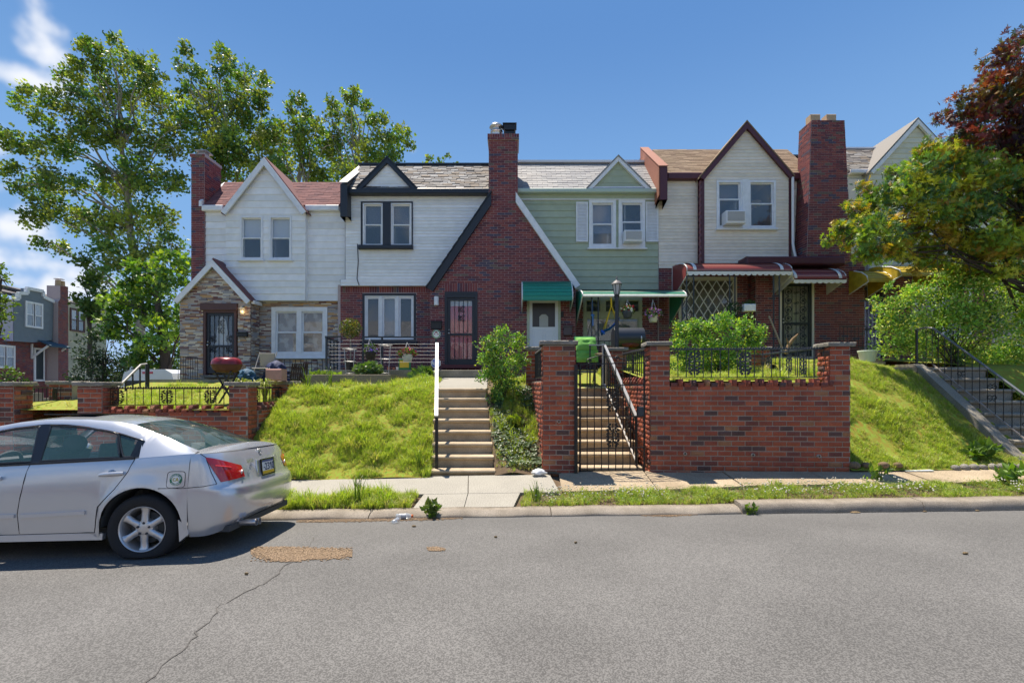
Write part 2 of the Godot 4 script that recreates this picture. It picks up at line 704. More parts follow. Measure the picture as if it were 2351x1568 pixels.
func make_materials() -> void:
	var T := {}
	T.fine = noise_tex(0.05, Color(0.86, 0.86, 0.86), Color(1, 1, 1), 5, FastNoiseLite.TYPE_SIMPLEX_SMOOTH, 1, 512, 0.5)
	T.soft = noise_tex(0.012, Color(0.93, 0.93, 0.93), Color(1, 1, 1), 4, FastNoiseLite.TYPE_SIMPLEX_SMOOTH, 5)
	T.blotch = noise_tex(0.008, Color(0.80, 0.79, 0.77), Color(1, 1, 1), 5, FastNoiseLite.TYPE_SIMPLEX_SMOOTH, 9)
	T.grain = noise_tex(0.42, Color(0.74, 0.74, 0.74), Color(1, 1, 1), 2, FastNoiseLite.TYPE_VALUE, 3, 1024, 0.5)
	T.rough = noise_tex(0.06, Color(0, 0, 0), Color(1, 1, 1), 5, FastNoiseLite.TYPE_SIMPLEX_SMOOTH, 13)
	T.wire = noise_tex(0.03, Color(0.80, 0.77, 0.77), Color(1, 1, 1), 4, FastNoiseLite.TYPE_SIMPLEX, 21)
	M["tex"] = T
	mat("white_trim", lin(0.78, 0.79, 0.82), 0.5, T.soft, 0.7)
	mat("white_siding", lin(0.88, 0.88, 0.89), 0.55, T.soft, 0.45)
	mat("white_siding_b", lin(0.89, 0.89, 0.90), 0.55, T.soft, 0.45)
	mat("green_siding", lin(0.42, 0.47, 0.34), 0.6, T.soft, 0.5)
	mat("green_frieze", lin(0.42, 0.47, 0.34), 0.6, T.soft, 0.5)
	mat("cream_siding", lin(0.86, 0.76, 0.64), 0.55, T.soft, 0.5)
	mat("black_trim", lin(0.016, 0.02, 0.03), 0.45, T.soft, 0.9)
	mat("maroon_trim", lin(0.085, 0.018, 0.028), 0.5, T.soft, 0.9)
	mat("brown_trim", lin(0.10, 0.045, 0.04), 0.6, T.soft, 0.9)
	mat("terracotta", lin(0.36, 0.14, 0.085), 0.7, T.soft, 0.8)
	mat("mortar", lin(0.52, 0.42, 0.41), 0.95, T.fine, 2.0)
	mat("mortar_grey", lin(0.38, 0.32, 0.27), 0.95, T.fine, 2.0)
	mat("stone_back", lin(0.10, 0.08, 0.07), 0.95)
	mat("room", lin(0.34, 0.33, 0.31), 0.9)
	mat("room_red", lin(0.30, 0.02, 0.025), 0.5)
	mat("blind", lin(0.62, 0.64, 0.68), 0.8)
	mat("curtain", lin(0.55, 0.47, 0.38), 0.9, noise_tex(0.006, Color(0.78, 0.72, 0.68), Color(1, 1, 1), 2, FastNoiseLite.TYPE_CELLULAR, 4, 512, 0.5), 1.1)
	mat("curtain_dark", lin(0.12, 0.13, 0.16), 0.9)
	mat("lace", lin(0.75, 0.75, 0.74), 0.9)
	var g := mat("glass", Color(0.5, 0.55, 0.6, 0.12), 0.02, null, 1.0, {"glass": 1, "spec": 0.9})
	g.metallic_specular = 0.9
	mat("metal_white", lin(0.75, 0.75, 0.76), 0.4)
	mat("metal_bright", lin(0.55, 0.55, 0.57), 0.3, null, 1.0, {"metal": 0.9})
	mat("iron", lin(0.012, 0.013, 0.015), 0.45, T.fine, 3.0)
	mat("iron_blue", lin(0.035, 0.045, 0.06), 0.5, T.fine, 3.0)
	mat("rust_iron", lin(0.05, 0.025, 0.018), 0.8, T.fine, 3.0)
	mat("concrete", lin(0.36, 0.33, 0.27), 0.9, T.fine, 1.3, {"detail": T.blotch, "dscale": 0.35})
	mat("concrete_new", lin(0.37, 0.35, 0.30), 0.9, T.fine, 1.6, {"detail": T.soft, "dscale": 0.2})
	mat("concrete_tan", lin(0.56, 0.45, 0.31), 0.92, T.grain, 0.5, {"detail": T.blotch, "dscale": 0.25})
	mat("step_concrete", lin(0.60, 0.48, 0.33), 0.9, T.fine, 2.0, {"detail": T.blotch, "dscale": 0.5})
	mat("kerb_concrete", lin(0.40, 0.35, 0.29), 0.95, T.grain, 0.7, {"detail": T.blotch, "dscale": 0.6, "bump": T.grain, "depth": 0.6})
	mat("cap_stone", lin(0.46, 0.43, 0.38), 0.95, T.fine, 2.5, {"bump": T.rough, "depth": 2.0, "detail": T.blotch, "dscale": 0.8})
	mat("asphalt", lin(0.178, 0.174, 0.168), 0.92, T.grain, 0.38, {"detail": noise_tex(0.007, Color(0.86, 0.86, 0.86), Color(1.0, 1.0, 1.0), 6, FastNoiseLite.TYPE_SIMPLEX_SMOOTH, 31, 1024), "dscale": 0.075, "bump": T.grain, "depth": 0.25})
	mat("soil", lin(0.16, 0.11, 0.065), 1.0, T.fine, 2.0, {"detail": T.blotch, "dscale": 0.6})
	mat("turf", lin(0.32, 0.36, 0.09), 1.0, noise_tex(0.02, Color(0.9, 0.62, 0.45), Color(0.75, 1.0, 0.6), 5, FastNoiseLite.TYPE_SIMPLEX_SMOOTH, 17), 1.0)
	mat("shingle_maroon", lin(0.17, 0.07, 0.07), 0.95)
	mat("roof_felt", lin(0.12, 0.11, 0.11), 0.95, T.fine, 1.0)
	mat("tin_green", lin(0.02, 0.26, 0.165), 0.4, T.soft, 1.2)
	mat("tin_green_pale", lin(0.30, 0.45, 0.36), 0.55, T.blotch, 1.0)
	mat("tin_red", lin(0.27, 0.05, 0.045), 0.45, T.soft, 1.2)
	mat("tin_white", lin(0.78, 0.77, 0.76), 0.45, T.soft, 1.2)
	mat("tin_yellow", lin(0.60, 0.43, 0.03), 0.5, T.blotch, 1.0)
	mat("bark", lin(0.36, 0.32, 0.26), 0.95, T.blotch, 0.9)
	mat("bark_dark", lin(0.07, 0.055, 0.045), 0.95, T.fine, 1.0)
	mat("wood_grey", lin(0.27, 0.22, 0.16), 0.9, T.fine, 1.5)
	mat("leaf", Color.WHITE, 0.45, null, 1.0, {"vc": 1, "back": Color(0.9, 0.92, 0.5)})
	mat("blade", Color.WHITE, 0.5, null, 1.0, {"vc": 1, "back": Color(0.9, 0.92, 0.5)})
	mat("painted", Color.WHITE, 0.55, null, 1.0, {"vc": 1})
	mat("plastic", Color.WHITE, 0.35, null, 1.0, {"vc": 1})
	M["house_brick"] = tones("house_brick", [Color(0.23, 0.0567, 0.0607), Color(0.182, 0.0459, 0.0567), Color(0.277, 0.0743, 0.0675), Color(0.081, 0.0675, 0.115), Color(0.162, 0.115, 0.0945), Color(0.128, 0.0378, 0.054)], 0.85, T.fine, 4.0)
	M["wall_brick"] = tones("wall_brick", [Color(0.60, 0.165, 0.08), Color(0.53, 0.135, 0.068), Color(0.45, 0.12, 0.07), Color(0.17, 0.095, 0.085), Color(0.50, 0.24, 0.12), Color(0.30, 0.10, 0.075)], 0.9, T.wire, 2.2, {"bump": T.wire, "depth": 1.6, "detail": T.blotch, "dscale": 0.55})
	M["ledge_stone"] = tones("ledge_stone", [Color(0.522, 0.435, 0.377), Color(0.362, 0.246, 0.189), Color(0.406, 0.392, 0.406), Color(0.609, 0.377, 0.189), Color(0.217, 0.102, 0.102), Color(0.725, 0.652, 0.536), Color(0.246, 0.217, 0.232)], 0.85, T.fine, 5.0)
	M["slate_old"] = tones("slate_old", [Color(0.264, 0.246, 0.222), Color(0.192, 0.174, 0.162), Color(0.336, 0.33, 0.318), Color(0.24, 0.198, 0.156), Color(0.144, 0.138, 0.138)], 0.9, T.fine, 3.0)
	M["slate_grey"] = tones("slate_grey", [Color(0.30, 0.30, 0.30), Color(0.25, 0.25, 0.26), Color(0.34, 0.33, 0.32)], 0.7, T.fine, 3.0)
	M["shingle_red"] = tones("shingle_red", [Color(0.20, 0.085, 0.085), Color(0.16, 0.07, 0.075), Color(0.24, 0.105, 0.10)], 0.95, T.fine, 4.0)
	M["shingle_brown"] = tones("shingle_brown", [Color(0.26, 0.18, 0.11), Color(0.22, 0.145, 0.09), Color(0.30, 0.21, 0.135)], 0.95, T.fine, 4.0)
	M["brick_tint"] = [Color(0.23, 0.0567, 0.0607), Color(0.182, 0.0459, 0.0567), Color(0.277, 0.0743, 0.0675), Color(0.081, 0.0675, 0.115), Color(0.162, 0.115, 0.0945), Color(0.128, 0.0378, 0.054)]
	M["wall_tint"] = [Color(0.60, 0.165, 0.08), Color(0.53, 0.135, 0.068), Color(0.45, 0.12, 0.07), Color(0.17, 0.095, 0.085), Color(0.50, 0.24, 0.12), Color(0.30, 0.10, 0.075)]
	M["stone_tint"] = [Color(0.522, 0.435, 0.377), Color(0.362, 0.246, 0.189), Color(0.406, 0.392, 0.406), Color(0.609, 0.377, 0.189), Color(0.217, 0.102, 0.102), Color(0.725, 0.652, 0.536), Color(0.246, 0.217, 0.232)]
	M["slate_old_tint"] = [Color(0.264, 0.246, 0.222), Color(0.192, 0.174, 0.162), Color(0.336, 0.33, 0.318), Color(0.24, 0.198, 0.156), Color(0.144, 0.138, 0.138)]
	M["slate_grey_tint"] = [Color(0.30, 0.30, 0.30), Color(0.25, 0.25, 0.26), Color(0.34, 0.33, 0.32)]
	M["red_tint"] = [Color(0.20, 0.085, 0.085), Color(0.16, 0.07, 0.075), Color(0.24, 0.105, 0.10)]
	M["brown_tint"] = [Color(0.26, 0.18, 0.11), Color(0.22, 0.145, 0.09), Color(0.30, 0.21, 0.135)]
	var unit := BoxMesh.new()
	M["unit"] = [unit]
	# rough-faced bricks: a box whose front is broken up into ridges
	var rugged := []
	for k in 4:
		var b := MB.new()
		var rows := []
		for j in 4:
			var row := []
			for i in 7:
				var edge := j == 0 or j == 3 or i == 0 or i == 6
				row.append(Vector3(-0.5 + i / 6.0, -0.5 + j / 3.0 + (0.0 if edge else rnd(-0.05, 0.05)), 0.34 if edge else rnd(0.42, 0.58)))
			rows.append(row)
		for j in 3:
			for i in 6:
				b.quad(rows[j][i], rows[j][i + 1], rows[j + 1][i + 1], rows[j + 1][i])
		var c := [rows[0][0], rows[0][6], rows[3][6], rows[3][0]]
		var d := []
		for p in c: d.append(Vector3(p.x, p.y, -0.5))
		for i in 4:
			var j := (i + 1) % 4
			b.quad(d[i], d[j], c[j], c[i])
		rugged.append(b.mesh())
	M["rugged"] = rugged
	# old slates: an uneven lower edge
	var slates := []
	for k in 4:
		var b := MB.new()
		var pts := PackedVector2Array([Vector2(-0.5, -0.5 + rnd(0, 0.14)), Vector2(rnd(-0.2, 0.2), -0.5 + rnd(-0.08, 0.08)), Vector2(0.5, -0.5 + rnd(0, 0.14)), Vector2(0.5, 0.5), Vector2(-0.5, 0.5)])
		b.slab(pts, 0.5, -0.5)
		slates.append(b.mesh())
	M["slates"] = slates

# ---------------------------------------------------------------- ground
func road_y(x: float, z: float) -> float:
	var t := clampf((z - 3.0) / 3.43, 0.0, 1.0)
	return 0.013 * clampf(x, -25, 25) + 0.065 - 0.165 * pow(t, 2.5)

const KERB := 6.43
func kerb_h(x: float) -> float:
	return 0.07 if x < 3.05 else 0.125

func walk_y(x: float, z: float) -> float:
	var xx := clampf(x, -14, 14)
	var lo := -0.10 + 0.013 * xx + lerpf(0.075, 0.13, smoothstep(2.6, 3.6, x))
	return lerpf(lo, 0.135 + 0.02 * xx, clampf((z - 6.68) / 1.62, 0.0, 1.15))

func prof(pts: Array, z: float) -> float:
	if z <= pts[0][0]: return pts[0][1]
	for k in pts.size() - 1:
		if z <= pts[k + 1][0]:
			var t: float = (z - pts[k][0]) / (pts[k + 1][0] - pts[k][0])
			return lerpf(pts[k][1], pts[k + 1][1], t)
	return pts[-1][1]

func lawn_y(x: float, z: float) -> float:          # the bank between the left wall and the gate pillar
	return prof([[8.1, 0.08 + 0.012 * x], [8.55, 0.28], [9.3, 0.86], [10.3, 1.48], [11.3, 1.66], [12.4, 1.84], [14.0, 2.0]], z) + 0.02 * sin(x * 3.1 + z * 1.7)

func yard_y(x: float, z: float) -> float:          # behind the left wall
	var h := prof([[8.7, 1.2], [10.5, 1.34], [12.4, 1.6], [13.4, 1.78], [15.5, 1.85]], z)
	return lerpf(h, -0.4, smoothstep(-9.8, -13.0, x))

func yard_r(x: float, z: float) -> float:          # behind the right wall
	return prof([[8.2, 1.70], [10.5, 1.95], [12.6, 2.35], [14.6, 2.5]], z)

func bank_r(x: float, z: float) -> float:          # the open lawn right of the brick wall
	return prof([[7.95, 0.23 + 0.01 * (x - 5.5)], [8.4, 0.45], [9.4, 1.38], [10.3, 2.08], [11.2, 2.2], [14.5, 2.5]], z) - 0.16 * smoothstep(7.4, 8.6, x) * smoothstep(8.2, 9.2, z)

func sheet(fx: Callable, x0: float, x1: float, z0: float, z1: float, nx: int, nz: int) -> MB:
	var rows := []
	for i in nz + 1:
		var r := []
		for j in nx + 1:
			var x := lerpf(x0, x1, float(j) / nx)
			var z := lerpf(z0, z1, float(i) / nz)
			r.append(Vector3(x, fx.call(x, z), -z))
		rows.append(r)
	return MB.new().grid(rows)

func sheet_between(fx: Callable, xl: Callable, xr: Callable, z0: float, z1: float, nx: int, nz: int) -> MB:
	var rows := []
	for i in nz + 1:
		var z := lerpf(z0, z1, float(i) / nz)
		var r := []
		for j in nx + 1:
			var x: float = lerpf(xl.call(z), xr.call(z), float(j) / nx)
			r.append(Vector3(x, fx.call(x, z), -z))
		rows.append(r)
	return MB.new().grid(rows)

func step_left(z: float) -> float: return -1.375 - 0.131 * clampf(z - 8.33, 0.0, 2.3)
func step_right(z: float) -> float: return -0.292 - 0.131 * clampf(z - 8.33, 0.0, 2.3)

func slab_piece(x0: float, x1: float, z0: float, z1: float, lean0 := 0.0, lean1 := 0.0, lift := 0.0) -> MB:
	var p := []
	for q in [[x0, z0], [x1, z0], [x1 + lean1, z1], [x0 + lean0, z1]]:
		p.append(Vector3(q[0], walk_y(q[0], q[1]) + lift, -q[1]))
	var b := MB.new()
	var e := []
	for q in p: e.append(q - Vector3(0, 0.12, 0))
	return b.hexa([p[0], p[1], p[2], p[3], e[0], e[1], e[2], e[3]])

func build_ground() -> void:
	ground_sheet("ground", sheet(func(x, z): return -0.9 - 0.02 * absf(z), -260, 260, -160, 420, 8, 8), M.turf)
	ground_sheet("road", sheet(road_y, -30, 30, -11, KERB + 0.02, 60, 50), M.asphalt)
	ground_sheet("side_street", sheet(func(x, z): return -0.55 - 0.012 * (z - 9.0), -34, -12.6, 6.0, 60.0, 6, 20), M.asphalt)
	# the kerb, in lengths
	var kerb := Node3D.new()
	kerb.name = "kerb"
	kerb.set_meta("kind", "structure")
	add_child(kerb)
	var x := -14.0
	while x < 14.0:
		var x1 := x + 2.42
		if x < 3.05 and x1 > 2.0: x1 = 3.05
		var rows := []
		for j in 9:
			var xx := lerpf(x + 0.006, x1 - 0.006, j / 8.0)
			var h := kerb_h(minf(xx, x1 - 0.01) if x < 3.0 else xx)
			var y := -0.10 + 0.013 * xx
			var col := []
			var wob := 0.012 * sin(xx * 7.0) + 0.008 * sin(xx * 17.3)
			var round := 0.09 if x < 3.0 else 0.045
			for p in [[0.0, -0.2], [0.0, 0.0], [0.02, h * 0.5], [round, h * 0.93], [round + 0.05, h], [0.26, h + 0.01], [0.26, -0.2]]:
				col.append(Vector3(xx, y + p[1] + (wob * 0.35 if p[1] > 0.03 else 0.0), -(KERB + p[0] + (wob if p[0] < 0.1 else 0.0))))
			rows.append(col)
		var b := MB.new().grid(rows, true)
		for e in [0, 8]:
			var ring: Array = rows[e]
			for k in range(1, ring.size() - 1):
				if e == 0: b.tri(ring[0], ring[k + 1], ring[k])
				else: b.tri(ring[0], ring[k], ring[k + 1])
		part(kerb, "kerb_stone", b, M.kerb_concrete)
		x = x1
	# the sidewalk: newer slabs by the house with the red door, older tan ones along the brick wall
	var walk := Node3D.new()
	walk.name = "sidewalk"
	walk.set_meta("kind", "structure")
	add_child(walk)
	ground_sheet("walk_bed", sheet(func(xx, z): return walk_y(xx, z) - 0.05, -14, 14, 6.6, 8.45, 40, 6), M.soil)
	var cuts := [-13.0, -10.6, -8.2, -6.3, -4.3, -2.45, -0.66, 0.72]
	for k in cuts.size() - 1:
		part(walk, "paving_slab", slab_piece(cuts[k] + 0.006, cuts[k + 1] - 0.006, 7.30, 8.24, -0.08, -0.08), M.concrete_new)
	part(walk, "paving_slab", slab_piece(-1.36, -0.665, 6.70, 7.288, 0.04, 0.0), M.concrete_new)
	part(walk, "paving_slab", slab_piece(-0.655, 0.02, 6.70, 7.288, 0.0, 0.1), M.concrete_new)
	cuts = [0.74, 2.2, 3.5, 4.9, 6.4, 7.9, 9.5, 11.4, 13.4]
	for k in cuts.size() - 1:
		part(walk, "paving_slab", slab_piece(cuts[k] + 0.012, cuts[k + 1] - 0.012, 7.34 + rnd(-0.02, 0.02), 8.34, 0.05, 0.05, rnd(-0.008, 0.006)), M.concrete_tan)
	# banks and yards
	ground_sheet("bank", sheet_between(lawn_y, func(z): return -4.82, step_left, 8.16, 12.5, 40, 48), M.turf)
	ground_sheet("bank", sheet_between(func(xx, z): return lawn_y(xx, z) + 0.02 * sin(xx * 9 + z * 4), step_right, func(z): return 1.02, 8.22, 12.5, 18, 48), M.soil)
	ground_sheet("yard", sheet(yard_y, -13.5, -4.84, 8.75, 15.3, 30, 20), M.turf)
	ground_sheet("yard", sheet(yard_r, 2.38, 5.6, 8.32, 14.7, 16, 20), M.turf)
	ground_sheet("yard", sheet(func(xx, z): return prof([[10.55, 1.58], [12.5, 1.95], [14.9, 2.05]], z), 0.5, 2.5, 10.5, 14.9, 6, 12), M.turf)
	ground_sheet("bank", sheet(bank_r, 5.58, 9.0, 7.98, 14.6, 26, 40), M.turf)
	ground_sheet("bank", sheet(func(xx, z): return bank_r(xx, z) + 0.1, 9.98, 20.0, 7.98, 15.6, 16, 30), M.turf)

# ---------------------------------------------------------------- houses
const BRICK := {"pitch": 0.2167, "course": 0.0697, "joint": 0.0125, "deep": 0.03, "rise": -0.02}

func face(z: float) -> Transform3D: return Transform3D(Basis(), Vector3(0, 0, -z))

func side_face(x: float, z: float, right := true) -> Transform3D:   # a wall along z; u runs with depth (right) or against it
	if right: return Transform3D(Basis(Vector3(0, 0, -1), Vector3.UP, Vector3(1, 0, 0)), Vector3(x, 0, -z))
	return Transform3D(Basis(Vector3(0, 0, 1), Vector3.UP, Vector3(-1, 0, 0)), Vector3(x, 0, -z))

func rect_poly(r: Rect2) -> PackedVector2Array:
	return PackedVector2Array([r.position, Vector2(r.end.x, r.position.y), r.end, Vector2(r.position.x, r.end.y)])

func strip(parent: Node, nm: String, a: Array, b: Array, w: float, z: float, out: float, thick: float, m: Material) -> MeshInstance3D:
	# a board from a to b (picture places at distance z), w wide in metres below that line
	var p := Vector2(ax(a[0], z), ay(a[1], z))
	var q := Vector2(ax(b[0], z), ay(b[1], z))
	var d := (q - p).normalized()
	var n := Vector2(d.y, -d.x)
	if n.y > 0: n = -n
	var inner := Vector2(p.x, p.y - w / maxf(absf(d.x), 0.2)) if absf(d.y) > 0.2 else p + n * w      # sloping boards meet on an upright joint
	return part(parent, nm, MB.new().slab(PackedVector2Array([p, q, q + n * w, inner]), -z + out, -z + out - thick), m)

func roof_plane(parent: Node, key: String, nm: String, xs: Array, z0: float, y0: float, z1: float, y1: float, under: Material, o: Dictionary) -> void:
	# xs: polygon [x in metres, share of the slope]
	var up := Vector3(0, y1 - y0, -(z1 - z0))
	var len := up.length()
	up = up / len
	var nor := Vector3(1, 0, 0).cross(up).normalized()
	var fr := Transform3D(Basis(Vector3(1, 0, 0), up, nor), Vector3(0, y0, -z0))
	var poly := PackedVector2Array()
	for q in xs: poly.append(Vector2(q[0], q[1] * len))
	var b := MB.new()
	b.slab(poly, 0.0, -0.06)
	var me := part(parent, "roof", b, under)
	me.transform = fr
	if org.has(parent): me.position -= org[parent]
	lay(key, poly, [], fr, o)

func fin(parent: Node, nm: String, x0: float, x1: float, prof_zy: Array, m: Material) -> MeshInstance3D:
	var ring := []
	for p in prof_zy: ring.append(Vector3(x1, p[1], -p[0]))
	return part(parent, nm, MB.new().prism(ring, Vector3(x0 - x1, 0, 0)), m)

func awning(parent: Node, x0: float, x1: float, z: float, pr: Array, mats: Array, ends: Array, sides: Material, nm := "awning") -> MeshInstance3D:
	# pr: [distance out from the wall, height] from the wall to the lip; each pair of points is one slat
	var top := MB.new()
	top.tube([Vector3(x0, pr[0][1], -z + pr[0][0]), Vector3(x1, pr[0][1], -z + pr[0][0])], 0.015, 5)
	var aw := part(parent, nm, top, sides)
	for k in pr.size() - 1:
		var a := Vector3(x0, pr[k][1], -z + pr[k][0])
		var b := Vector3(x0, pr[k + 1][1] + 0.012, -z + pr[k + 1][0])
		var w := Vector3(x1 - x0, 0, 0)
		var t := Vector3(0, -0.008, 0)
		var lip := Vector3(0, -0.03, 0.0)
		var m := MB.new().hexa([b, b + w, a + w, a, b + t, b + w + t, a + w + t, a + t])
		m.hexa([b + lip, b + lip + w, b + w, b, b + lip + Vector3(0, 0, -0.012), b + lip + w + Vector3(0, 0, -0.012), b + w + Vector3(0, 0, -0.012), b + Vector3(0, 0, -0.012)])
		part(aw, "slat", m, mats[k % mats.size()])
	for e in ends:                                   # straps across the slats
		var rows := []
		var p := []
		for k in pr.size(): p.append(Vector3(e[0], pr[k][1] + 0.022, -z + pr[k][0] + 0.01))
		for xx in [e[0], e[0] + e[1]]:
			var r := []
			for k in p.size(): r.append(Vector3(xx, p[k].y, p[k].z))
			rows.append(r)
		part(aw, "strap", MB.new().grid(rows, true), M.tin_white)
	return aw

func awning_side(parent: Node, x: float, z: float, pts: Array, m: Material, edge: Material) -> void:
	var ring := []
	for p in pts: ring.append(Vector3(x + 0.008, p[1], -z + p[0]))
	var s := part(parent, "side_panel", MB.new().prism(ring, Vector3(-0.016, 0, 0)), m)
	var path := []
	for p in pts: path.append(Vector3(x, p[1], -z + p[0]))
	part(s, "edge", MB.new().tube(path, 0.018, 5), edge)

func valance(parent: Node, x0: float, x1: float, y: float, z: float, h: float, m: Material) -> void:
	var n := int((x1 - x0) / 0.16)
	var p := PackedVector2Array()
	p.append(Vector2(x0, y))
	for k in n:
		var a := lerpf(x0, x1, float(k) / n)
		var b := lerpf(x0, x1, float(k + 1) / n)
		p.append(Vector2(a, y - h * 0.7))
		p.append(Vector2(lerpf(a, b, 0.3), y - h))
		p.append(Vector2(lerpf(a, b, 0.7), y - h))
	p.append(Vector2(x1, y - h * 0.7))
	p.append(Vector2(x1, y))
	part(parent, "valance", MB.new().slab(p, -z, -z - 0.008), m)

func scroll(b: MB, c: Vector3, r: float, turns: float, dir: float, start: float, t := 0.008) -> void:
	var path := []
	for k in 15:
		var f := k / 14.0
		var a := start + dir * f * turns * TAU
		path.append(c + Vector3(cos(a), sin(a), 0) * r * (1.0 - 0.72 * f))
	b.tube(path, t, 4)

func storm_door(parent: Node, r: Rect2, z: float, m: Material, fancy: int) -> MeshInstance3D:
	var d := part(parent, "storm_door", frame_bars(MB.new(), r, 0.085, -z + 0.02, 0.05, 0.16), m)
	var inn := Rect2(r.position.x + 0.085, r.position.y + 0.16, r.size.x - 0.17, r.size.y - 0.245)
	part(d, "pane", pane_box(inn, -z - 0.015), M.glass)
	var mid := inn.position.y + inn.size.y * 0.42
	part(d, "rail", MB.new().box(Vector3(inn.get_center().x, mid, -z), Vector3(inn.size.x, 0.06, 0.04)), m)
	var n := 4 if fancy < 2 else 5
	for k in n:
		var x := lerpf(inn.position.x, inn.end.x, (k + 1.0) / (n + 1))
		part(d, "bar", MB.new().tube([Vector3(x, inn.position.y, -z + 0.005), Vector3(x, inn.end.y, -z + 0.005)], 0.009, 4), m)
	var b := MB.new()
	if fancy == 2:
		for side in [0.2, 0.8]:
			for k in 7:
				var c := Vector3(lerpf(inn.position.x, inn.end.x, side), lerpf(inn.position.y, inn.end.y, (k + 0.6) / 7.2), -z + 0.008)
				scroll(b, c, inn.size.x * 0.17, 1.4, 1.0 if k % 2 else -1.0, PI / 2 if k % 2 else -PI / 2, 0.011)
				b.ball(c + Vector3(0, 0, 0), Vector3(0.028, 0.03, 0.012), 6, 4)
		for k in 6:
			var c := Vector3(inn.get_center().x, lerpf(inn.position.y, inn.end.y, (k + 0.6) / 6.2), -z + 0.008)
			for s in [-1, 1]: scroll(b, c + Vector3(0.04 * s, 0, 0), 0.04, 1.2, s, 0, 0.008)
	else:
		for q in [[0.5, 0.70], [0.5, 0.85]] if fancy == 1 else [[0.5, 0.72], [0.5, 0.86], [0.15, 0.56], [0.85, 0.56], [0.15, 0.36], [0.85, 0.36]]:
			var c := Vector3(lerpf(inn.position.x, inn.end.x, q[0]), lerpf(inn.position.y, inn.end.y, q[1]), -z + 0.008)
			for s in [-1, 1]:
				scroll(b, c + Vector3(0.05 * s, 0.05, 0), 0.055, 1.3, s, 0)
				scroll(b, c + Vector3(0.05 * s, -0.05, 0), 0.055, 1.3, -s, 0)
	part(d, "scrollwork", b, m)
	part(d, "handle", MB.new().ball(Vector3(r.position.x + 0.05, mid + 0.03, -z + 0.05), Vector3(0.03, 0.03, 0.03), 8, 6).ball(Vector3(r.position.x + 0.05, mid + 0.13, -z + 0.04), Vector3(0.025, 0.025, 0.02), 8, 6), M.metal_bright)
	return d

func soldier(key: String, x0: float, x1: float, y0: float, y1: float, z: float, pitch := 0.0745) -> void:
	var pile: Array = piles.get(key, [])
	var n := int(round((x1 - x0) / pitch))
	for k in n:
		var w := (x1 - x0) / n
		pile.append([Transform3D(Basis.from_scale(Vector3(w - 0.012, y1 - y0 - 0.012, 0.03)), Vector3(x0 + w * (k + 0.5), (y0 + y1) / 2, -z - 0.005)), 0.1, rng.randf()])
	piles[key] = pile

func brick_set(parent: Node, key: String) -> void:
	set_down(parent, "brick", key, M.unit, M.house_brick, M.brick_tint, [5, 4, 3, 1.3, 0.9, 2], M.house_brick_mass)

func body(parent: Node, x0: float, x1: float, y0: float, y1: float, z0: float, z1: float, m: Material) -> void:
	# the house behind its front: two party walls, a back wall and a flat roof
	var b := MB.new()
	for x in [x0 + 0.06, x1 - 0.06]:
		b.box(Vector3(x, (y0 + y1 - 1.7) / 2, -(z0 + z1) / 2), Vector3(0.12, y1 - 1.7 - y0, z1 - z0))
		b.box(Vector3(x, y1 - 0.85, -(z0 + 1.5 + z1) / 2), Vector3(0.118, 1.7, z1 - z0 - 1.5))
	b.box(Vector3((x0 + x1) / 2, (y0 + y1) / 2, -z1 - 0.06), Vector3(x1 - x0, y1 - y0, 0.12))
	part(parent, "outer_wall", b, m)
	part(parent, "flat_roof", MB.new().box(Vector3((x0 + x1) / 2, y1 + 0.03, -(z0 + z1) / 2 - 0.8), Vector3(x1 - x0, 0.06, z1 - z0 - 1.6)), M.roof_felt)

func flue_cap(parent: Node, p: Vector3, r: float, m: Material) -> void:
	part(parent, "flue_cap", MB.new().lathe([Vector2(r, 0), Vector2(r, 0.12), Vector2(r * 1.35, 0.13), Vector2(r * 1.35, 0.17), Vector2(r * 0.9, 0.18), Vector2(r * 0.9, 0.27), Vector2(r * 1.6, 0.28), Vector2(r * 1.2, 0.36), Vector2(0.01, 0.4)], p, 14), m)

func mailbox(label: String, p: Vector3, s: Vector3, m: Material) -> void:
	var t := thing("mailbox", label, "mailbox", p)
	part(t, "box", MB.new().bevel(p, s, 0.012), m)
	part(t, "lid", MB.new().bevel(p + Vector3(0, s.y * 0.42, 0.02), Vector3(s.x * 1.06, s.y * 0.22, s.z), 0.012), m)

func air_conditioner(label: String, r: Rect2, z: float) -> void:
	var c := r.get_center()
	var t := thing("air_conditioner", label, "air conditioner", Vector3(c.x, r.position.y, -z))
	part(t, "case", MB.new().bevel(Vector3(c.x, c.y, -z + 0.06), Vector3(r.size.x, r.size.y, 0.5), 0.015), M.metal_white)
	part(t, "grille", MB.new().box(Vector3(c.x, c.y + r.size.y * 0.04, -z + 0.315), Vector3(r.size.x * 0.86, r.size.y * 0.72, 0.01)), mat_once("grille_dark", lin(0.22, 0.22, 0.23)))
	for k in 9:
		part(t, "fin", MB.new().box(Vector3(c.x, lerpf(r.position.y + r.size.y * 0.2, r.end.y - r.size.y * 0.12, k / 8.0), -z + 0.325), Vector3(r.size.x * 0.86, 0.01, 0.014)), M.metal_white)

func mat_once(nm: String, c: Color, rough := 0.7, tex: Texture2D = null, sc := 1.0, o := {}) -> StandardMaterial3D:
	return M[nm] if M.has(nm) else mat(nm, c, rough, tex, sc, o)

func build_houses() -> void:
	house_stone_porch()
	house_red_door()
	house_cream()
	house_far_right()

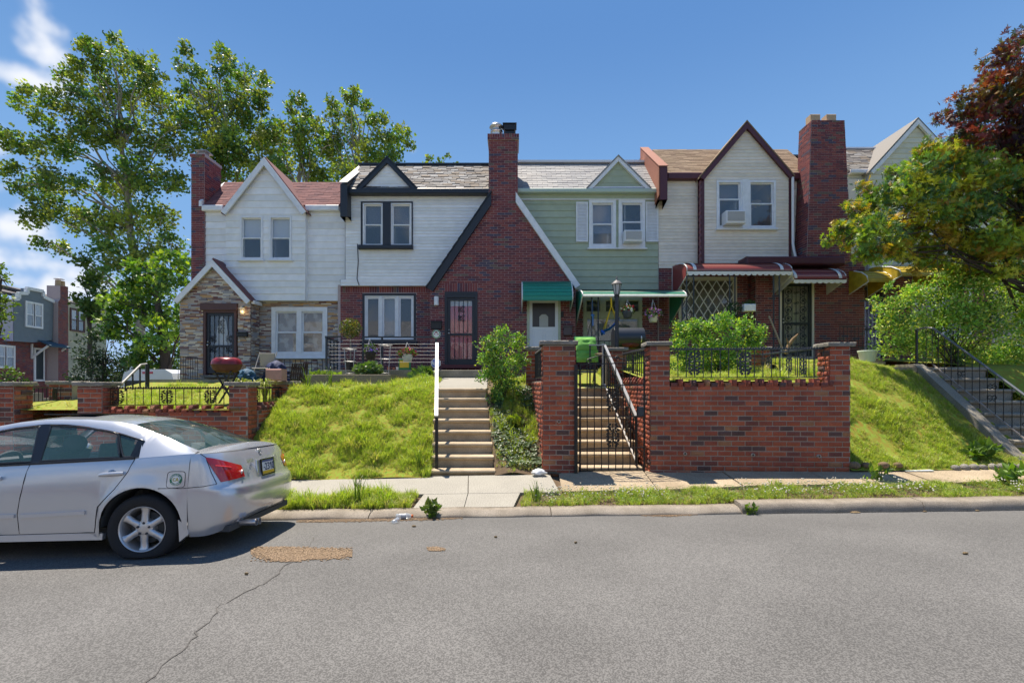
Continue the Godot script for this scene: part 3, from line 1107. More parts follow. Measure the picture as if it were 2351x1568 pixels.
func house_stone_porch() -> void:
	var h := thing("row_house", "white clapboard house with a stone veneer entrance gable and maroon roof", "house", Vector3(ax(610, 15.05), 1.8, -15.05), "row houses above the street")
	var z := 15.05
	body(h, ax(468.6, z), ax(792, z), -0.2, ay(425, 16.3), z + 0.2, z + 8.5, M.white_siding)
	wall(h, "wall", pl([[468.6, 690], [792, 690], [792, 480], [468.6, 480]], z + 0.03), [rc(551, 497, 670, 597, z)], z + 0.03, 0.1, M.white_siding)
	# stone ground floor
	var wz := 15.16
	var wr := rc(624, 705.5, 752, 820.5, wz)
	wall(h, "wall", pl([[560, 885], [783, 885], [783, 688], [560, 688]], wz), [wr], wz, 0.25, M.stone_back)
	var so := {"pitch": 0.24, "course": 0.042, "joint": 0.004, "deep": 0.03, "uneven": 0.5, "vary": 0.55, "rise": -0.012}
	lay("stone1", pl([[572, 885], [781, 885], [781, 688], [572, 688]], wz), [wr], face(wz), so)
	window(h, wr, wz, {"lights": 2, "mullion": 0.14, "frame": 0.13, "sash": 0.045, "blind": [[1.0, M.curtain], [1.0, M.curtain]], "proud": 0.05, "sill": 0.05})
	# siding: side strips, then the gabled bay standing forward
	boards(h, "siding_board", pl([[468.6, 690], [530, 690], [530, 478], [468.6, 478]], z), [], z, 0.2025, M.white_siding)
	boards(h, "siding_board", pl([[695, 691], [780.5, 691], [780.5, 642], [792, 642], [792, 486], [695, 486]], z), [], z, 0.2025, M.white_siding)
	var bz := 14.88
	var w1 := rc(551.6, 497, 603.6, 597, bz)
	var w2 := rc(618.4, 497, 669.6, 597, bz)
	var bay := pl([[519.6, 690], [700, 690], [701.5, 490], [611, 372], [517.5, 490]], bz)
	wall(h, "bay_wall", bay, [w1, w2], bz, 0.24, M.white_siding)
	boards(h, "siding_board", bay, [w1, w2], bz, 0.2025, M.white_siding)
	for r in [w1, w2]:
		window(h, r, bz, {"frame": 0.05, "sash": 0.03, "blind": [[0.5, M.blind]], "proud": 0.04, "sill": 0.05, "roommat": mat_once("room_mid", lin(0.16, 0.16, 0.18), 0.9)})
	strip(h, "barge_board", [611, 366], [513.5, 490], 0.15, bz, 0.17, 0.05, M.white_trim)
	strip(h, "barge_board", [611, 366], [706.5, 490], 0.15, bz, 0.17, 0.05, M.white_trim)
	for s in [[468, 474, 517, 487], [704, 474, 781, 487]]:
		var r := rc(s[0], s[1], s[2], s[3], z)
		part(h, "gutter", MB.new().bevel(Vector3(r.get_center().x, r.get_center().y, -z + 0.08), Vector3(r.size.x, r.size.y, 0.14), 0.02), M.white_trim)
	# roofs
	var e0 := ay(475, z)
	roof_plane(h, "shingle1", "shingle", [[ax(467, z), 0], [ax(781, z), 0], [ax(781, z), 1], [ax(467, z), 1]], z - 0.12, e0, z + 1.12, e0 + 1.22, M.shingle_maroon, {"pitch": 0.3, "course": 0.125, "joint": 0.006, "bed": -1.4, "deep": 0.010, "lift": 0.05, "uneven": 0.3, "rise": 0.004})
	set_down(h, "shingle", "shingle1", M.unit, M.shingle_red, M.red_tint, [3, 2, 2], M.shingle_red_mass)
	gable_roof(h, [611, 365], [511, 491], [708, 491], bz - 0.12, 16.6, M.shingle_maroon)
	# white flashing at the left end of the roof
	fin(h, "flashing", ax(463, z), ax(469.5, z), [[z - 0.16, ay(474, z) - 0.05], [z + 1.15, e0 + 1.1], [z + 1.15, e0 + 1.24], [z - 0.16, ay(464, z) - 0.02]], M.white_trim)
	# entrance porch
	var pz := 14.65
	var door := rc(466, 698, 546, 862, pz)
	var front := pl([[412.5, 886], [575, 886], [575, 690], [493, 604], [412.5, 690]], pz)
	wall(h, "porch_wall", front, [door], pz, 0.22, M.stone_back)
	lay("stone1", front, [door], face(pz), so)
	lay("stone1", PackedVector2Array([Vector2(0.02, ay(886, pz)), Vector2(0.46, ay(886, pz)), Vector2(0.46, ay(690, pz)), Vector2(0.02, ay(690, pz))]), [], side_face(ax(575, pz), pz), so)
	part(h, "porch_wall", MB.new().box(Vector3(ax(575, pz) - 0.12, ay(785, pz), -pz - 0.26), Vector3(0.2, ay(690, pz) - ay(880, pz), 0.46)), M.stone_back)
	part(h, "porch_wall", MB.new().box(Vector3(ax(412.5, pz) + 0.1, ay(785, pz), -pz - 0.8), Vector3(0.2, ay(690, pz) - ay(880, pz), 1.2)), M.stone_back)
	set_down(h, "stone", "stone1", M.unit, M.ledge_stone, M.stone_tint, [4, 3, 4, 2, 1.2, 2.4, 1.5], M.ledge_stone_mass)
	gable_roof(h, [492.7, 596], [404, 690], [580, 692], pz - 0.14, 15.06, M.shingle_maroon)
	strip(h, "barge_board", [492.7, 598], [405, 691], 0.15, pz, 0.16, 0.05, M.white_trim)
	strip(h, "barge_board", [492.7, 598], [579.5, 692], 0.15, pz, 0.16, 0.05, M.white_trim)
	part(h, "eave_board", MB.new().box(Vector3(ax(582, pz), ay(694, pz), -pz - 0.18), Vector3(0.1, 0.1, 0.46)), M.white_trim)
	var lint := rc(462, 698, 546.5, 713, pz)
	part(h, "lintel", MB.new().bevel(Vector3(lint.get_center().x, lint.get_center().y, -pz + 0.05), Vector3(lint.size.x, lint.size.y, 0.09), 0.008), M.brown_trim)
	var dr := rc(467.5, 713, 543.5, 862.5, pz)
	part(h, "door_frame", frame_bars(MB.new(), dr, 0.07, -pz + 0.04, 0.16, 0.03), M.brown_trim)
	var inn := dr.grow(-0.07)
	storm_door(h, inn, pz + 0.03, M.black_trim, 0)
	part(h, "door", MB.new().box(Vector3(inn.get_center().x, inn.get_center().y, -pz - 0.2), Vector3(inn.size.x, inn.size.y, 0.04)), mat_once("door_brown", lin(0.05, 0.035, 0.03), 0.6))
	part(h, "door_curtain", MB.new().slab(PackedVector2Array([Vector2(inn.position.x + 0.16, inn.position.y + 0.85), Vector2(inn.position.x + 0.62, inn.position.y + 0.85), Vector2(inn.position.x + 0.5, inn.position.y + 1.6), Vector2(inn.position.x + 0.38, inn.position.y + 1.75), Vector2(inn.position.x + 0.28, inn.position.y + 1.6)]), -pz - 0.15, -pz - 0.16), M.lace)
	part(h, "door_sill", MB.new().box(Vector3(dr.get_center().x, dr.position.y - 0.02, -pz + 0.1), Vector3(0.9, 0.06, 0.3)), M.cap_stone)
	# chimney at the left end
	var cz := 15.0
	var cx0 := ax(438, cz)
	var cx1 := ax(468.4, cz)
	var ctop := ay(360, cz)
	part(h, "chimney", MB.new().box(Vector3((cx0 + cx1) / 2, (ctop + 0.6) / 2, -cz - 0.42), Vector3(cx1 - cx0, ctop - 0.6, 0.84)), M.mortar)
	var cpoly := PackedVector2Array([Vector2(cx0, 1.6), Vector2(cx1, 1.6), Vector2(cx1, ctop), Vector2(cx0, ctop)])
	lay("b1", cpoly, [], face(cz), BRICK)
	lay("b1", PackedVector2Array([Vector2(0, 4.0), Vector2(0.84, 4.0), Vector2(0.84, ctop), Vector2(0, ctop)]), [], side_face(cx1, cz), BRICK)
	lay("b1", PackedVector2Array([Vector2(cx0 - 0.03, ctop), Vector2(cx1 + 0.03, ctop), Vector2(cx1 + 0.03, ctop + 0.09), Vector2(cx0 - 0.03, ctop + 0.09)]), [], face(cz - 0.03), BRICK)
	part(h, "chimney_cap", MB.new().box(Vector3((cx0 + cx1) / 2, ctop + 0.045, -cz - 0.42), Vector3(cx1 - cx0 + 0.06, 0.09, 0.88)), M.mortar)
	brick_set(h, "b1")
	part(h, "flue_cap", MB.new().box(Vector3((cx0 + cx1) / 2, ctop + 0.19, -cz - 0.3), Vector3(0.2, 0.14, 0.2)).box(Vector3((cx0 + cx1) / 2, ctop + 0.27, -cz - 0.3), Vector3(0.36, 0.03, 0.36)), mat_once("cap_metal", lin(0.25, 0.26, 0.28), 0.5))
	# lamp by the door
	var lp := at(555.7, 714, pz - 0.12)
	var t := thing("wall_lamp", "small lit lantern on the stone wall beside the door", "lamp", lp)
	part(t, "lantern", MB.new().lathe([Vector2(0.05, -0.09), Vector2(0.075, 0.06), Vector2(0.09, 0.065), Vector2(0.02, 0.16)], lp, 4, Basis(), 0.5).bar(lp + Vector3(0, 0.1, 0), lp + Vector3(0, 0.14, -0.1), 0.03, 0.03), mat_once("lantern_glass", Color(0.9, 0.88, 0.8, 0.25), 0.1, null, 1.0, {"glass": 1}))
	part(t, "bracket", MB.new().bar(lp + Vector3(0, 0.13, 0.0), lp + Vector3(0, 0.13, -0.12), 0.03, 0.05), M.iron)
	var em := mat_once("lamp_bulb", lin(1, 0.85, 0.6))
	em.emission_enabled = true
	em.emission = Color(1.0, 0.85, 0.6)
	em.emission_energy_multiplier = 1.2
	part(t, "bulb", MB.new().ball(lp + Vector3(0, -0.02, 0), Vector3(0.03, 0.04, 0.03), 8, 6), em)
	var ol := OmniLight3D.new()
	ol.name = "lamp_light"
	ol.light_energy = 0.006
	ol.light_color = Color(1, 0.86, 0.62)
	ol.light_size = 0.03
	ol.omni_range = 6.0
	ol.shadow_enabled = true
	add_child(ol)
	ol.position = lp + Vector3(0, -0.02, 0)
	mailbox("black mailbox on the stone wall below the lit lantern", at(555.5, 768, pz - 0.08), Vector3(0.3, 0.14, 0.1), M.iron)

func gable_roof(parent: Node, peak: Array, left: Array, right: Array, z0: float, z1: float, m: Material) -> void:
	var p := at(peak[0], peak[1], z0 + 0.1)
	for e in [left, right]:
		var q := at(e[0], e[1], z0 + 0.1)
		p.z = -z0
		q.z = -z0
		var d := Vector3(0, 0, -(z1 - z0))
		var t := Vector3(0, 0.03, 0)
		var ring := [q + t, p + t, p + t + d, q + t + d]
		if e == left: ring = [p + t, q + t, q + t + d, p + t + d]
		ring.reverse()
		part(parent, "gable_roof", MB.new().prism(ring, -t * 1.6), m)

func house_red_door() -> void:
	var z := 14.42
	var h := thing("row_house", "brick gabled house with white clapboard upper floor, black trim and red front door", "house", Vector3(ax(985, z), 2.2, -z), "row houses above the street")
	var g := thing_green_house()
	var sz := 14.8
	var wz := 14.95
	body(h, ax(793, sz), ax(1156, sz), -0.2, ay(392, 16.2), sz + 0.2, sz + 8.5, M.mortar)
	body(g, ax(1156, sz), ax(1512, sz), -0.2, ay(386, 16.2), sz + 0.2, sz + 8.5, M.mortar)
	# upper floor
	var wf := rc(829, 464, 948, 573, sz)
	var sp := pl([[781.5, 656], [1140, 656], [1140, 449], [793, 449], [793, 642], [781.5, 642]], sz)
	wall(h, "wall", sp, [wf], sz + 0.02, 0.1, M.white_siding_b)
	boards(h, "siding_board", sp, [wf], sz, 0.0985, M.white_siding_b, 0.018)
	part(h, "window_surround", frame_bars(MB.new(), wf, 0.035, -sz + 0.05, 0.1), M.black_trim)
	for q in [[833, 879.5], [897.5, 945]]:
		window(h, rc(q[0], 467, q[1], 566, sz), sz, {"frame": 0.04, "sash": 0.035, "proud": 0.035, "blind": [[0.55, M.curtain_dark]]})
	part(h, "mullion", MB.new().box(Vector3(ax(888.5, sz), ay(517, sz), -sz + 0.02), Vector3(0.23, 1.38, 0.12)), M.black_trim)
	part(h, "sill", MB.new().bevel(Vector3(ax(887, sz), ay(569.5, sz), -sz + 0.06), Vector3(ax(949, sz) - ax(825, sz), 0.12, 0.2), 0.015), M.black_trim)
	part(h, "cable", MB.new().tube([at(820, 560, sz - 0.03), at(822, 600, sz - 0.03), at(819, 640, sz - 0.03), at(824, 655, sz - 0.03)], 0.012, 4), M.iron)
	# ground floor
	var gw := rc(832, 674, 955, 785, wz)
	wall(h, "wall", pl([[775, 870], [990, 870], [990, 654], [775, 654]], wz), [gw], wz, 0.25, M.mortar)
	lay("b2", pl([[781, 870], [988, 870], [988, 672], [781, 672]], wz), [gw], face(wz), BRICK)
	soldier("b2", ax(781, wz), ax(988, wz), ay(672, wz), ay(655, wz), wz)
	part(h, "window_surround", frame_bars(MB.new(), gw, 0.07, -wz + 0.03, 0.1), M.black_trim)
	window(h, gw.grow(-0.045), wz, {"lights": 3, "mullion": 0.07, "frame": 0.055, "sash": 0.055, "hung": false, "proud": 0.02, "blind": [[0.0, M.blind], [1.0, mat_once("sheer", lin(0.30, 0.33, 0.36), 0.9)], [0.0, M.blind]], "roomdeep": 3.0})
	part(h, "sill", MB.new().bevel(Vector3(gw.get_center().x, gw.position.y - 0.05, -wz + 0.03), Vector3(gw.size.x + 0.12, 0.1, 0.14), 0.012), M.black_trim)
	# the brick gable shared with the green house
	var dr := rc(1021, 670, 1096, 838, z)
	var dg := rc(1210, 683, 1287, 838, z)
	var gp := pl([[987, 872], [987, 661], [1122, 449], [1189, 449], [1322, 656], [1322, 872]], z)
	wall(h, "gable_wall", pl([[987, 872], [987, 661], [1122, 449], [1156, 449], [1156, 872]], z), [dr], z, 0.3, M.mortar)
	wall(g, "gable_wall", pl([[1156, 872], [1156, 449], [1189, 449], [1322, 656], [1322, 872]], z), [dg], z, 0.3, M.mortar)
	part(h, "gable_wall", MB.new().box(Vector3(ax(987, z) + 0.12, 3.38, -z - 0.3), Vector3(0.22, 2.2, 0.5)), M.mortar)
	part(g, "gable_wall", MB.new().box(Vector3(ax(1322, z) - 0.12, 3.38, -z - 0.3), Vector3(0.22, 2.2, 0.5)), M.mortar)
	var lint := rc(1021, 650, 1096, 670, z)
	lay("gable", gp, [dr, dg, lint], face(z), BRICK)
	var ch := pl([[1122, 450], [1189, 450], [1189, 322], [1122, 322]], z)
	lay("gable", ch, [], face(z), BRICK)
	var cx0 := ax(1122, z)
	var cx1 := ax(1189, z)
	var ctop := ay(322, z)
	part(h, "chimney", MB.new().box(Vector3((cx0 + cx1) / 2, (ctop + ay(450, z)) / 2, -z - 0.4), Vector3(cx1 - cx0, ctop - ay(450, z), 0.8)), M.mortar)
	part(h, "chimney_cap", MB.new().box(Vector3((cx0 + cx1) / 2, ctop + 0.09, -z - 0.4), Vector3(cx1 - cx0 + 0.07, 0.18, 0.87)), M.mortar)
	lay("gable", PackedVector2Array([Vector2(cx0 - 0.035, ctop), Vector2(cx1 + 0.035, ctop), Vector2(cx1 + 0.035, ctop + 0.07), Vector2(cx0 - 0.035, ctop + 0.07)]), [], face(z - 0.035), BRICK)
	soldier("gable", cx0 - 0.035, cx1 + 0.035, ctop + 0.07, ctop + 0.18, z - 0.035)
	# lay the shared courses down with the house each brick stands in
	var mid := ax(1156, z)
	var pb: Array = piles.get("b2", [])
	var pg: Array = []
	for q in piles["gable"]:
		if q[0].origin.x < mid or q[0].origin.y > ay(450, z): pb.append(q)
		else: pg.append(q)
	piles["b2"] = pb
	piles["b3"] = pg
	piles.erase("gable")
	soldier("b2", lint.position.x, lint.end.x, lint.position.y, lint.end.y, z)
	brick_set(h, "b2")
	flue_cap(h, Vector3(ax(1139, z), ctop + 0.3, -z - 0.4), 0.14, M.metal_bright)
	part(h, "flue", MB.new().lathe([Vector2(0.17, 0), Vector2(0.15, 0.14)], Vector3(ax(1139, z), ctop + 0.17, -z - 0.4), 10), mat_once("clay", lin(0.30, 0.13, 0.09), 0.9))
	var fp := Vector3(ax(1170, z), ctop + 0.17, -z - 0.4)
	part(h, "flue", MB.new().box(fp + Vector3(0, 0.08, 0), Vector3(0.25, 0.16, 0.25)), M.clay)
	part(h, "flue_cap", MB.new().box(fp + Vector3(0, 0.2, 0), Vector3(0.3, 0.07, 0.3)).box(fp + Vector3(0, 0.35, 0), Vector3(0.36, 0.17, 0.36)).box(fp + Vector3(0, 0.45, 0), Vector3(0.42, 0.02, 0.42)), M.iron)
	# barge boards with shingled edges
	strip(h, "barge_board", [1128, 439], [979, 660], 0.24, z, 0.12, 0.14, M.black_trim)
	for k in 12:
		var f := (k + 0.5) / 12.0
		var p := at(lerpf(1126, 976, f), lerpf(440, 660, f), z - 0.12)
		part(h, "edge_shingle", MB.new().box(p + Vector3(0.02, 0.01, -0.1), Vector3(0.3, 0.025, 0.28), Basis(Vector3.BACK, 0.92)), M.black_trim)
	strip(g, "barge_board", [1184, 444], [1331, 656], 0.17, z, 0.12, 0.16, M.white_trim)
	# door
	part(h, "door_frame", frame_bars(MB.new(), dr, 0.075, -z + 0.03, 0.16, 0.03), M.black_trim)
	part(h, "transom_board", MB.new().box(Vector3(dr.get_center().x, dr.end.y - 0.12, -z - 0.01), Vector3(dr.size.x - 0.15, 0.1, 0.08)), M.black_trim)
	var inn := Rect2(dr.position.x + 0.075, dr.position.y + 0.02, dr.size.x - 0.15, dr.size.y - 0.19)
	storm_door(h, inn, z + 0.03, M.black_trim, 1)
	var red := mat_once("red_door", lin(0.62, 0.045, 0.05), 0.35)
	var dd := part(h, "door", MB.new().box(Vector3(inn.get_center().x, inn.get_center().y - 0.1, -z - 0.10), Vector3(inn.size.x, inn.size.y - 0.25, 0.05)), red)
	for q in [[-0.2, 0.25], [0.2, 0.25], [-0.2, -0.5], [0.2, -0.5]]:
		part(dd, "panel", MB.new().bevel(Vector3(inn.get_center().x + q[0], inn.get_center().y + q[1], -z - 0.07), Vector3(0.28, 0.55, 0.02), 0.01), red)
	part(dd, "fanlight", MB.new().box(Vector3(inn.get_center().x, inn.end.y - 0.12, -z - 0.09), Vector3(inn.size.x, 0.24, 0.04)), mat_once("fan_pale", lin(0.55, 0.55, 0.55), 0.4))
	part(h, "threshold", MB.new().box(Vector3(dr.get_center().x, dr.position.y - 0.05, -z + 0.1), Vector3(1.1, 0.1, 0.3)), mat_once("red_step", lin(0.17, 0.045, 0.045), 0.8, M.tex.fine, 2.0))
	# roof, fascia, small dormer gable
	var e0 := ay(439, sz)
	roof_plane(h, "s2", "slate", [[ax(800, sz), 0], [ax(1122, sz), 0], [ax(1122, sz), 1], [ax(800, sz), 1]], sz - 0.2, e0 - 0.02, sz + 1.15, e0 + 1.3, M.roof_felt, {"pitch": 0.27, "course": 0.128, "joint": 0.012, "bed": -0.6, "deep": 0.016, "lift": 0.075, "uneven": 0.5, "vary": 0.22, "jitter": 0.006, "skew": 0.02, "rise": 0.004})
	set_down(h, "slate", "s2", M.slates, M.slate_old, M.slate_old_tint, [4, 3, 3, 2, 1.5], M.slate_old_mass)
	part(h, "ridge_board", MB.new().box(Vector3(ax(958, sz), e0 + 1.33, -sz - 1.18), Vector3(ax(1122, sz) - ax(797, sz), 0.06, 0.2)), M.black_trim)
	var fr := rc(797, 438.5, 1126, 451, sz)
	part(h, "fascia", MB.new().bevel(Vector3(fr.get_center().x, fr.get_center().y, -sz + 0.12), Vector3(fr.size.x, fr.size.y, 0.24), 0.02), M.black_trim)
	dormer(h, [889.5, 365], [820, 437], [957, 437], sz - 0.1, M.white_siding_b, M.black_trim, 0.1, 0.11)
	# party wall parapet
	var px0 := ax(780, 14.4)
	var px1 := ax(796, 14.4)
	fin(h, "parapet", px0, px1, [[14.42, ay(497, 14.42)], [15.2, ay(480, 14.42)], [16.5, 6.5], [16.5, ay(380, 16.3)], [14.42, ay(423, 14.42)]], M.black_trim)
	var d := Vector3(0, ay(377, 16.3) - ay(420, 14.42), -2.0)
	var c0 := Vector3(px0 - 0.02, ay(421, 14.42), -14.38)
	part(h, "coping", MB.new().prism([c0, c0 + Vector3(px1 - px0 + 0.04, 0, 0), c0 + Vector3(px1 - px0 + 0.04, 0, 0) + d, c0 + d], Vector3(0, 0.035, 0)), mat_once("zinc", lin(0.62, 0.58, 0.52), 0.55, M.tex.blotch, 0.9))
	# fittings on the wall
	var lp := at(1001.5, 691, z - 0.08)
	single("wall_lamp", "unlit white cylinder lamp on the brick beside the red door", "lamp", MB.new().lathe([Vector2(0.06, -0.13), Vector2(0.07, -0.12), Vector2(0.07, 0.12), Vector2(0.06, 0.13), Vector2(0.001, 0.13)], lp, 12).box(lp + Vector3(0, 0, -0.05), Vector3(0.06, 0.14, 0.08)), M.metal_white)
	mailbox("black mailbox left of the red door", at(1002, 747, z - 0.07), Vector3(0.31, 0.24, 0.12), M.iron)
	var pp := at(1005.5, 766, z - 2.15)
	# the green house's own courses and door
	finish_green(g, z, sz, wz, dg)

func dormer(h: Node, pk: Array, l: Array, r: Array, z: float, fm: Material, tm: Material, rowh: float, bw: float) -> void:
	var tri := pl([pk, l, r], z)
	wall(h, "dormer_wall", tri, [], z, 0.06, fm)
	boards(h, "dormer_board", tri, [], z, rowh, fm, 0.01)
	strip(h, "dormer_trim", pk, [l[0] - 2, l[1] + 1], bw, z, 0.1, 0.09, tm)
	strip(h, "dormer_trim", pk, [r[0] + 2, r[1] + 1], bw, z, 0.1, 0.09, tm)
	strip(h, "dormer_trim", [l[0] + 3, l[1] - 4.5], [r[0] - 3, r[1] - 4.5], 0.06, z, 0.06, 0.05, tm)
	gable_roof(h, [pk[0], pk[1] - 2], [l[0] - 5, l[1] + 1], [r[0] + 5, r[1] + 1], z - 0.12, z + 1.2, tm if tm == M.black_trim else M.slate_grey[0])

func thing_green_house() -> Node3D:
	return thing("row_house", "green clapboard house with white shutters and green metal awnings", "house", Vector3(ax(1400, 14.8), 2.2, -14.8), "row houses above the street")

func finish_green(g: Node3D, z: float, sz: float, wz: float, dg: Rect2) -> void:
	var sp := pl([[1190, 665], [1511.5, 665], [1511.5, 448], [1190, 448]], sz)
	var w1 := rc(1352, 460, 1414, 570, sz)
	var w2 := rc(1420, 460, 1481, 570, sz)
	wall(g, "wall", sp, [w1, w2], sz + 0.02, 0.1, M.green_siding)
	boards(g, "siding_board", pl([[1190, 665], [1511.5, 665], [1511.5, 458], [1190, 458]], sz), [w1, w2], sz, 0.1995, M.green_siding)
	part(g, "frieze", MB.new().slab(pl([[1190, 458], [1511.5, 458], [1511.5, 447], [1190, 447]], sz), -sz + 0.05, -sz), M.green_frieze)
	part(g, "frieze_trim", MB.new().slab(pl([[1190, 460], [1511.5, 460], [1511.5, 458], [1190, 458]], sz), -sz + 0.06, -sz), M.white_trim)
	window(g, w1, sz, {"frame": 0.09, "sash": 0.04, "proud": 0.045, "blind": [[0.7, mat_once("blind_blue", lin(0.12, 0.17, 0.26), 0.8)]], "sill": 0.05})
	window(g, w2, sz, {"frame": 0.09, "sash": 0.04, "proud": 0.045, "sill": 0.05, "meet": 0.55})
	air_conditioner("white air conditioner in the shuttered window of the green house", rc(1429, 535, 1470, 561, sz), sz)
	for s in [[1322.5, 1349.5], [1482.5, 1511]]:
		var r := rc(s[0], 465, s[1], 556, sz)
		var sh := part(g, "shutter", frame_bars(MB.new(), r, 0.04, -sz + 0.06, 0.05), M.white_trim)
		for k in 26:
			part(sh, "louvre", MB.new().box(Vector3(r.get_center().x, lerpf(r.position.y + 0.05, r.end.y - 0.05, k / 25.0), -sz + 0.04), Vector3(r.size.x - 0.07, 0.045, 0.012), Basis(Vector3.RIGHT, -0.5)), M.white_trim)
	# gutter and roof
	var fr := rc(1188, 438.5, 1511, 448, sz)
	part(g, "gutter", MB.new().bevel(Vector3(fr.get_center().x, fr.get_center().y, -sz + 0.12), Vector3(fr.size.x, fr.size.y, 0.22), 0.02), mat_once("gutter_green", lin(0.42, 0.50, 0.42), 0.5))
	var e0 := ay(439, sz)
	roof_plane(g, "s3", "slate", [[ax(1189, sz), 0], [ax(1514, sz), 0], [ax(1514, sz), 1], [ax(1189, sz), 1]], sz - 0.18, e0, sz + 1.2, e0 + 1.38, M.roof_felt, {"pitch": 0.31, "course": 0.14, "joint": 0.008, "bed": -1.0, "deep": 0.010, "lift": 0.055, "uneven": 0.3, "rise": 0.004})
	set_down(g, "slate", "s3", M.unit, M.slate_grey, M.slate_grey_tint, [3, 2, 2], M.slate_grey_mass)
	part(g, "ridge_flashing", MB.new().box(Vector3(ax(1350, sz), e0 + 1.43, -sz - 1.25), Vector3(ax(1514, sz) - ax(1189, sz), 0.07, 0.3)), mat_once("flashing", lin(0.70, 0.70, 0.70), 0.5))
	dormer(g, [1418.7, 362], [1350, 435], [1489, 434], sz - 0.1, M.green_siding, M.white_trim, 0.2, 0.1)
	# ground floor
	var gw := rc(1339, 683, 1474, 793, wz)
	wall(g, "wall", pl([[1315, 872], [1515, 872], [1515, 662], [1315, 662]], wz), [gw], wz, 0.25, M.mortar)
	lay("b3", pl([[1318, 872], [1513, 872], [1513, 664], [1318, 664]], wz), [gw], face(wz), BRICK)
	brick_set(g, "b3")
	var cf := mat_once("pale_green_paint", lin(0.47, 0.52, 0.40), 0.6, M.tex.soft, 0.9)
	var low := Rect2(gw.position.x, gw.position.y, gw.size.x, gw.size.y * 0.64)
	var high := Rect2(gw.position.x, low.end.y, gw.size.x, gw.size.y - low.size.y)
	window(g, low, wz, {"mat": cf, "frame": 0.1, "sash": 0.03, "hung": false, "proud": 0.03, "blind": [[1.0, mat_once("blind_grey", lin(0.22, 0.24, 0.25), 0.7)]], "label": "wide picture window with closed slatted blinds"})
	window(g, high, wz, {"mat": cf, "lights": 3, "mullion": 0.16, "frame": 0.09, "sash": 0.02, "hung": false, "proud": 0.035})
	# white front door
	part(g, "door_frame", frame_bars(MB.new(), dg, 0.07, -z + 0.035, 0.14, 0.03), cf)
	var inn := dg.grow(-0.07)
	var dw := mat_once("door_white", lin(0.72, 0.74, 0.78), 0.45)
	var d := part(g, "door", frame_bars(MB.new(), inn, 0.09, -z - 0.005, 0.045, 0.2), dw)
	var sc := Rect2(inn.position.x + 0.09, inn.position.y + inn.size.y * 0.57, inn.size.x - 0.18, inn.size.y * 0.43 - 0.09)
	part(d, "screen", pane_box(sc, -z - 0.02), mat_once("screen", lin(0.035, 0.03, 0.03), 0.35))
	part(d, "panel", MB.new().box(Vector3(inn.get_center().x, inn.position.y + inn.size.y * 0.33, -z - 0.03), Vector3(inn.size.x - 0.18, inn.size.y * 0.48, 0.03)), dw)
	for s in [-1, 1]:
		part(d, "panel", MB.new().bevel(Vector3(inn.get_center().x + s * 0.17, inn.position.y + inn.size.y * 0.33, -z - 0.012), Vector3(0.26, inn.size.y * 0.38, 0.02), 0.015), dw)
	part(d, "handle", MB.new().bar(Vector3(inn.end.x - 0.05, inn.position.y + 0.95, -z + 0.03), Vector3(inn.end.x - 0.05, inn.position.y + 1.12, -z + 0.03), 0.025, 0.03), M.iron)
	single("door_sign", "small pale gift-tag sign hanging in the white door window", "sign", MB.new().slab(PackedVector2Array([Vector2(sc.get_center().x - 0.13, sc.position.y + 0.01), Vector2(sc.get_center().x + 0.13, sc.position.y + 0.01), Vector2(sc.get_center().x + 0.13, sc.position.y + 0.3), Vector2(sc.get_center().x + 0.06, sc.position.y + 0.37), Vector2(sc.get_center().x - 0.06, sc.position.y + 0.37), Vector2(sc.get_center().x - 0.13, sc.position.y + 0.3)]), -z - 0.002, -z - 0.012), mat_once("tag_pale", lin(0.42, 0.43, 0.42), 0.8))
	# awnings
	var ax0 := ax(1199, 14.0)
	var ax1 := ax(1314, 13.9)
	var yt := ay(648, z)
	var pr := []
	for k in 9:
		var f := k / 8.0
		pr.append([0.04 + 0.62 * sin(f * PI / 2) , yt - 0.52 * (1 - cos(f * PI / 2)) - 0.12 * f])
	var aw := awning(g, ax0, ax1, z, pr, [M.tin_green], [], M.tin_white)
	for x in [ax0, ax1]:
		var pts := [[0.04, yt], [0.04, yt - 0.9]]
		for k in range(8, 1, -1): pts.append([pr[k][0], pr[k][1]])
		if x == ax0: pts.reverse()
		awning_side(aw, x, z, pts, M.tin_green, M.tin_white)
	var bx0 := ax(1338, 13.3)
	var bx1 := ax(1576, 13.3)
	var y2 := ay(664, 14.4)
	pr = []
	for k in 10:
		var f := k / 9.0
		pr.append([0.05 + 1.45 * sin(f * PI / 2 * 0.92), y2 - 0.06 - 0.28 * (1 - cos(f * PI / 2)) - 0.05 * f])
	aw = awning(g, bx0, bx1, 14.75, pr, [M.tin_green_pale, M.tin_green], [], M.tin_white)
	for x in [bx0, bx1]:
		var pts := [[0.05, y2], [0.05, y2 - 1.05]]
		for k in range(9, 1, -1): pts.append([pr[k][0], pr[k][1]])
		if x == bx0: pts.reverse()
		awning_side(aw, x, 14.75, pts, M.tin_green, M.tin_white)
	part(aw, "edge", MB.new().tube([Vector3(bx0, pr[-1][1] - 0.02, -14.75 + pr[-1][0]), Vector3(bx1, pr[-1][1] - 0.02, -14.75 + pr[-1][0])], 0.03, 6), M.tin_white)
	for x in [ax(1359, 13.4), ax(1374, 13.4), ax(1567, 13.4)]:
		part(aw, "post", MB.new().tube([Vector3(x, pr[-1][1], -13.42), Vector3(x, 2.1, -13.42)], 0.022, 5), M.iron_blue)
	mailbox("brown mailbox with an oval badge beside the white door", at(1304, 759, z - 0.07), Vector3(0.25, 0.29, 0.12), mat_once("mail_brown", lin(0.09, 0.065, 0.07), 0.5))
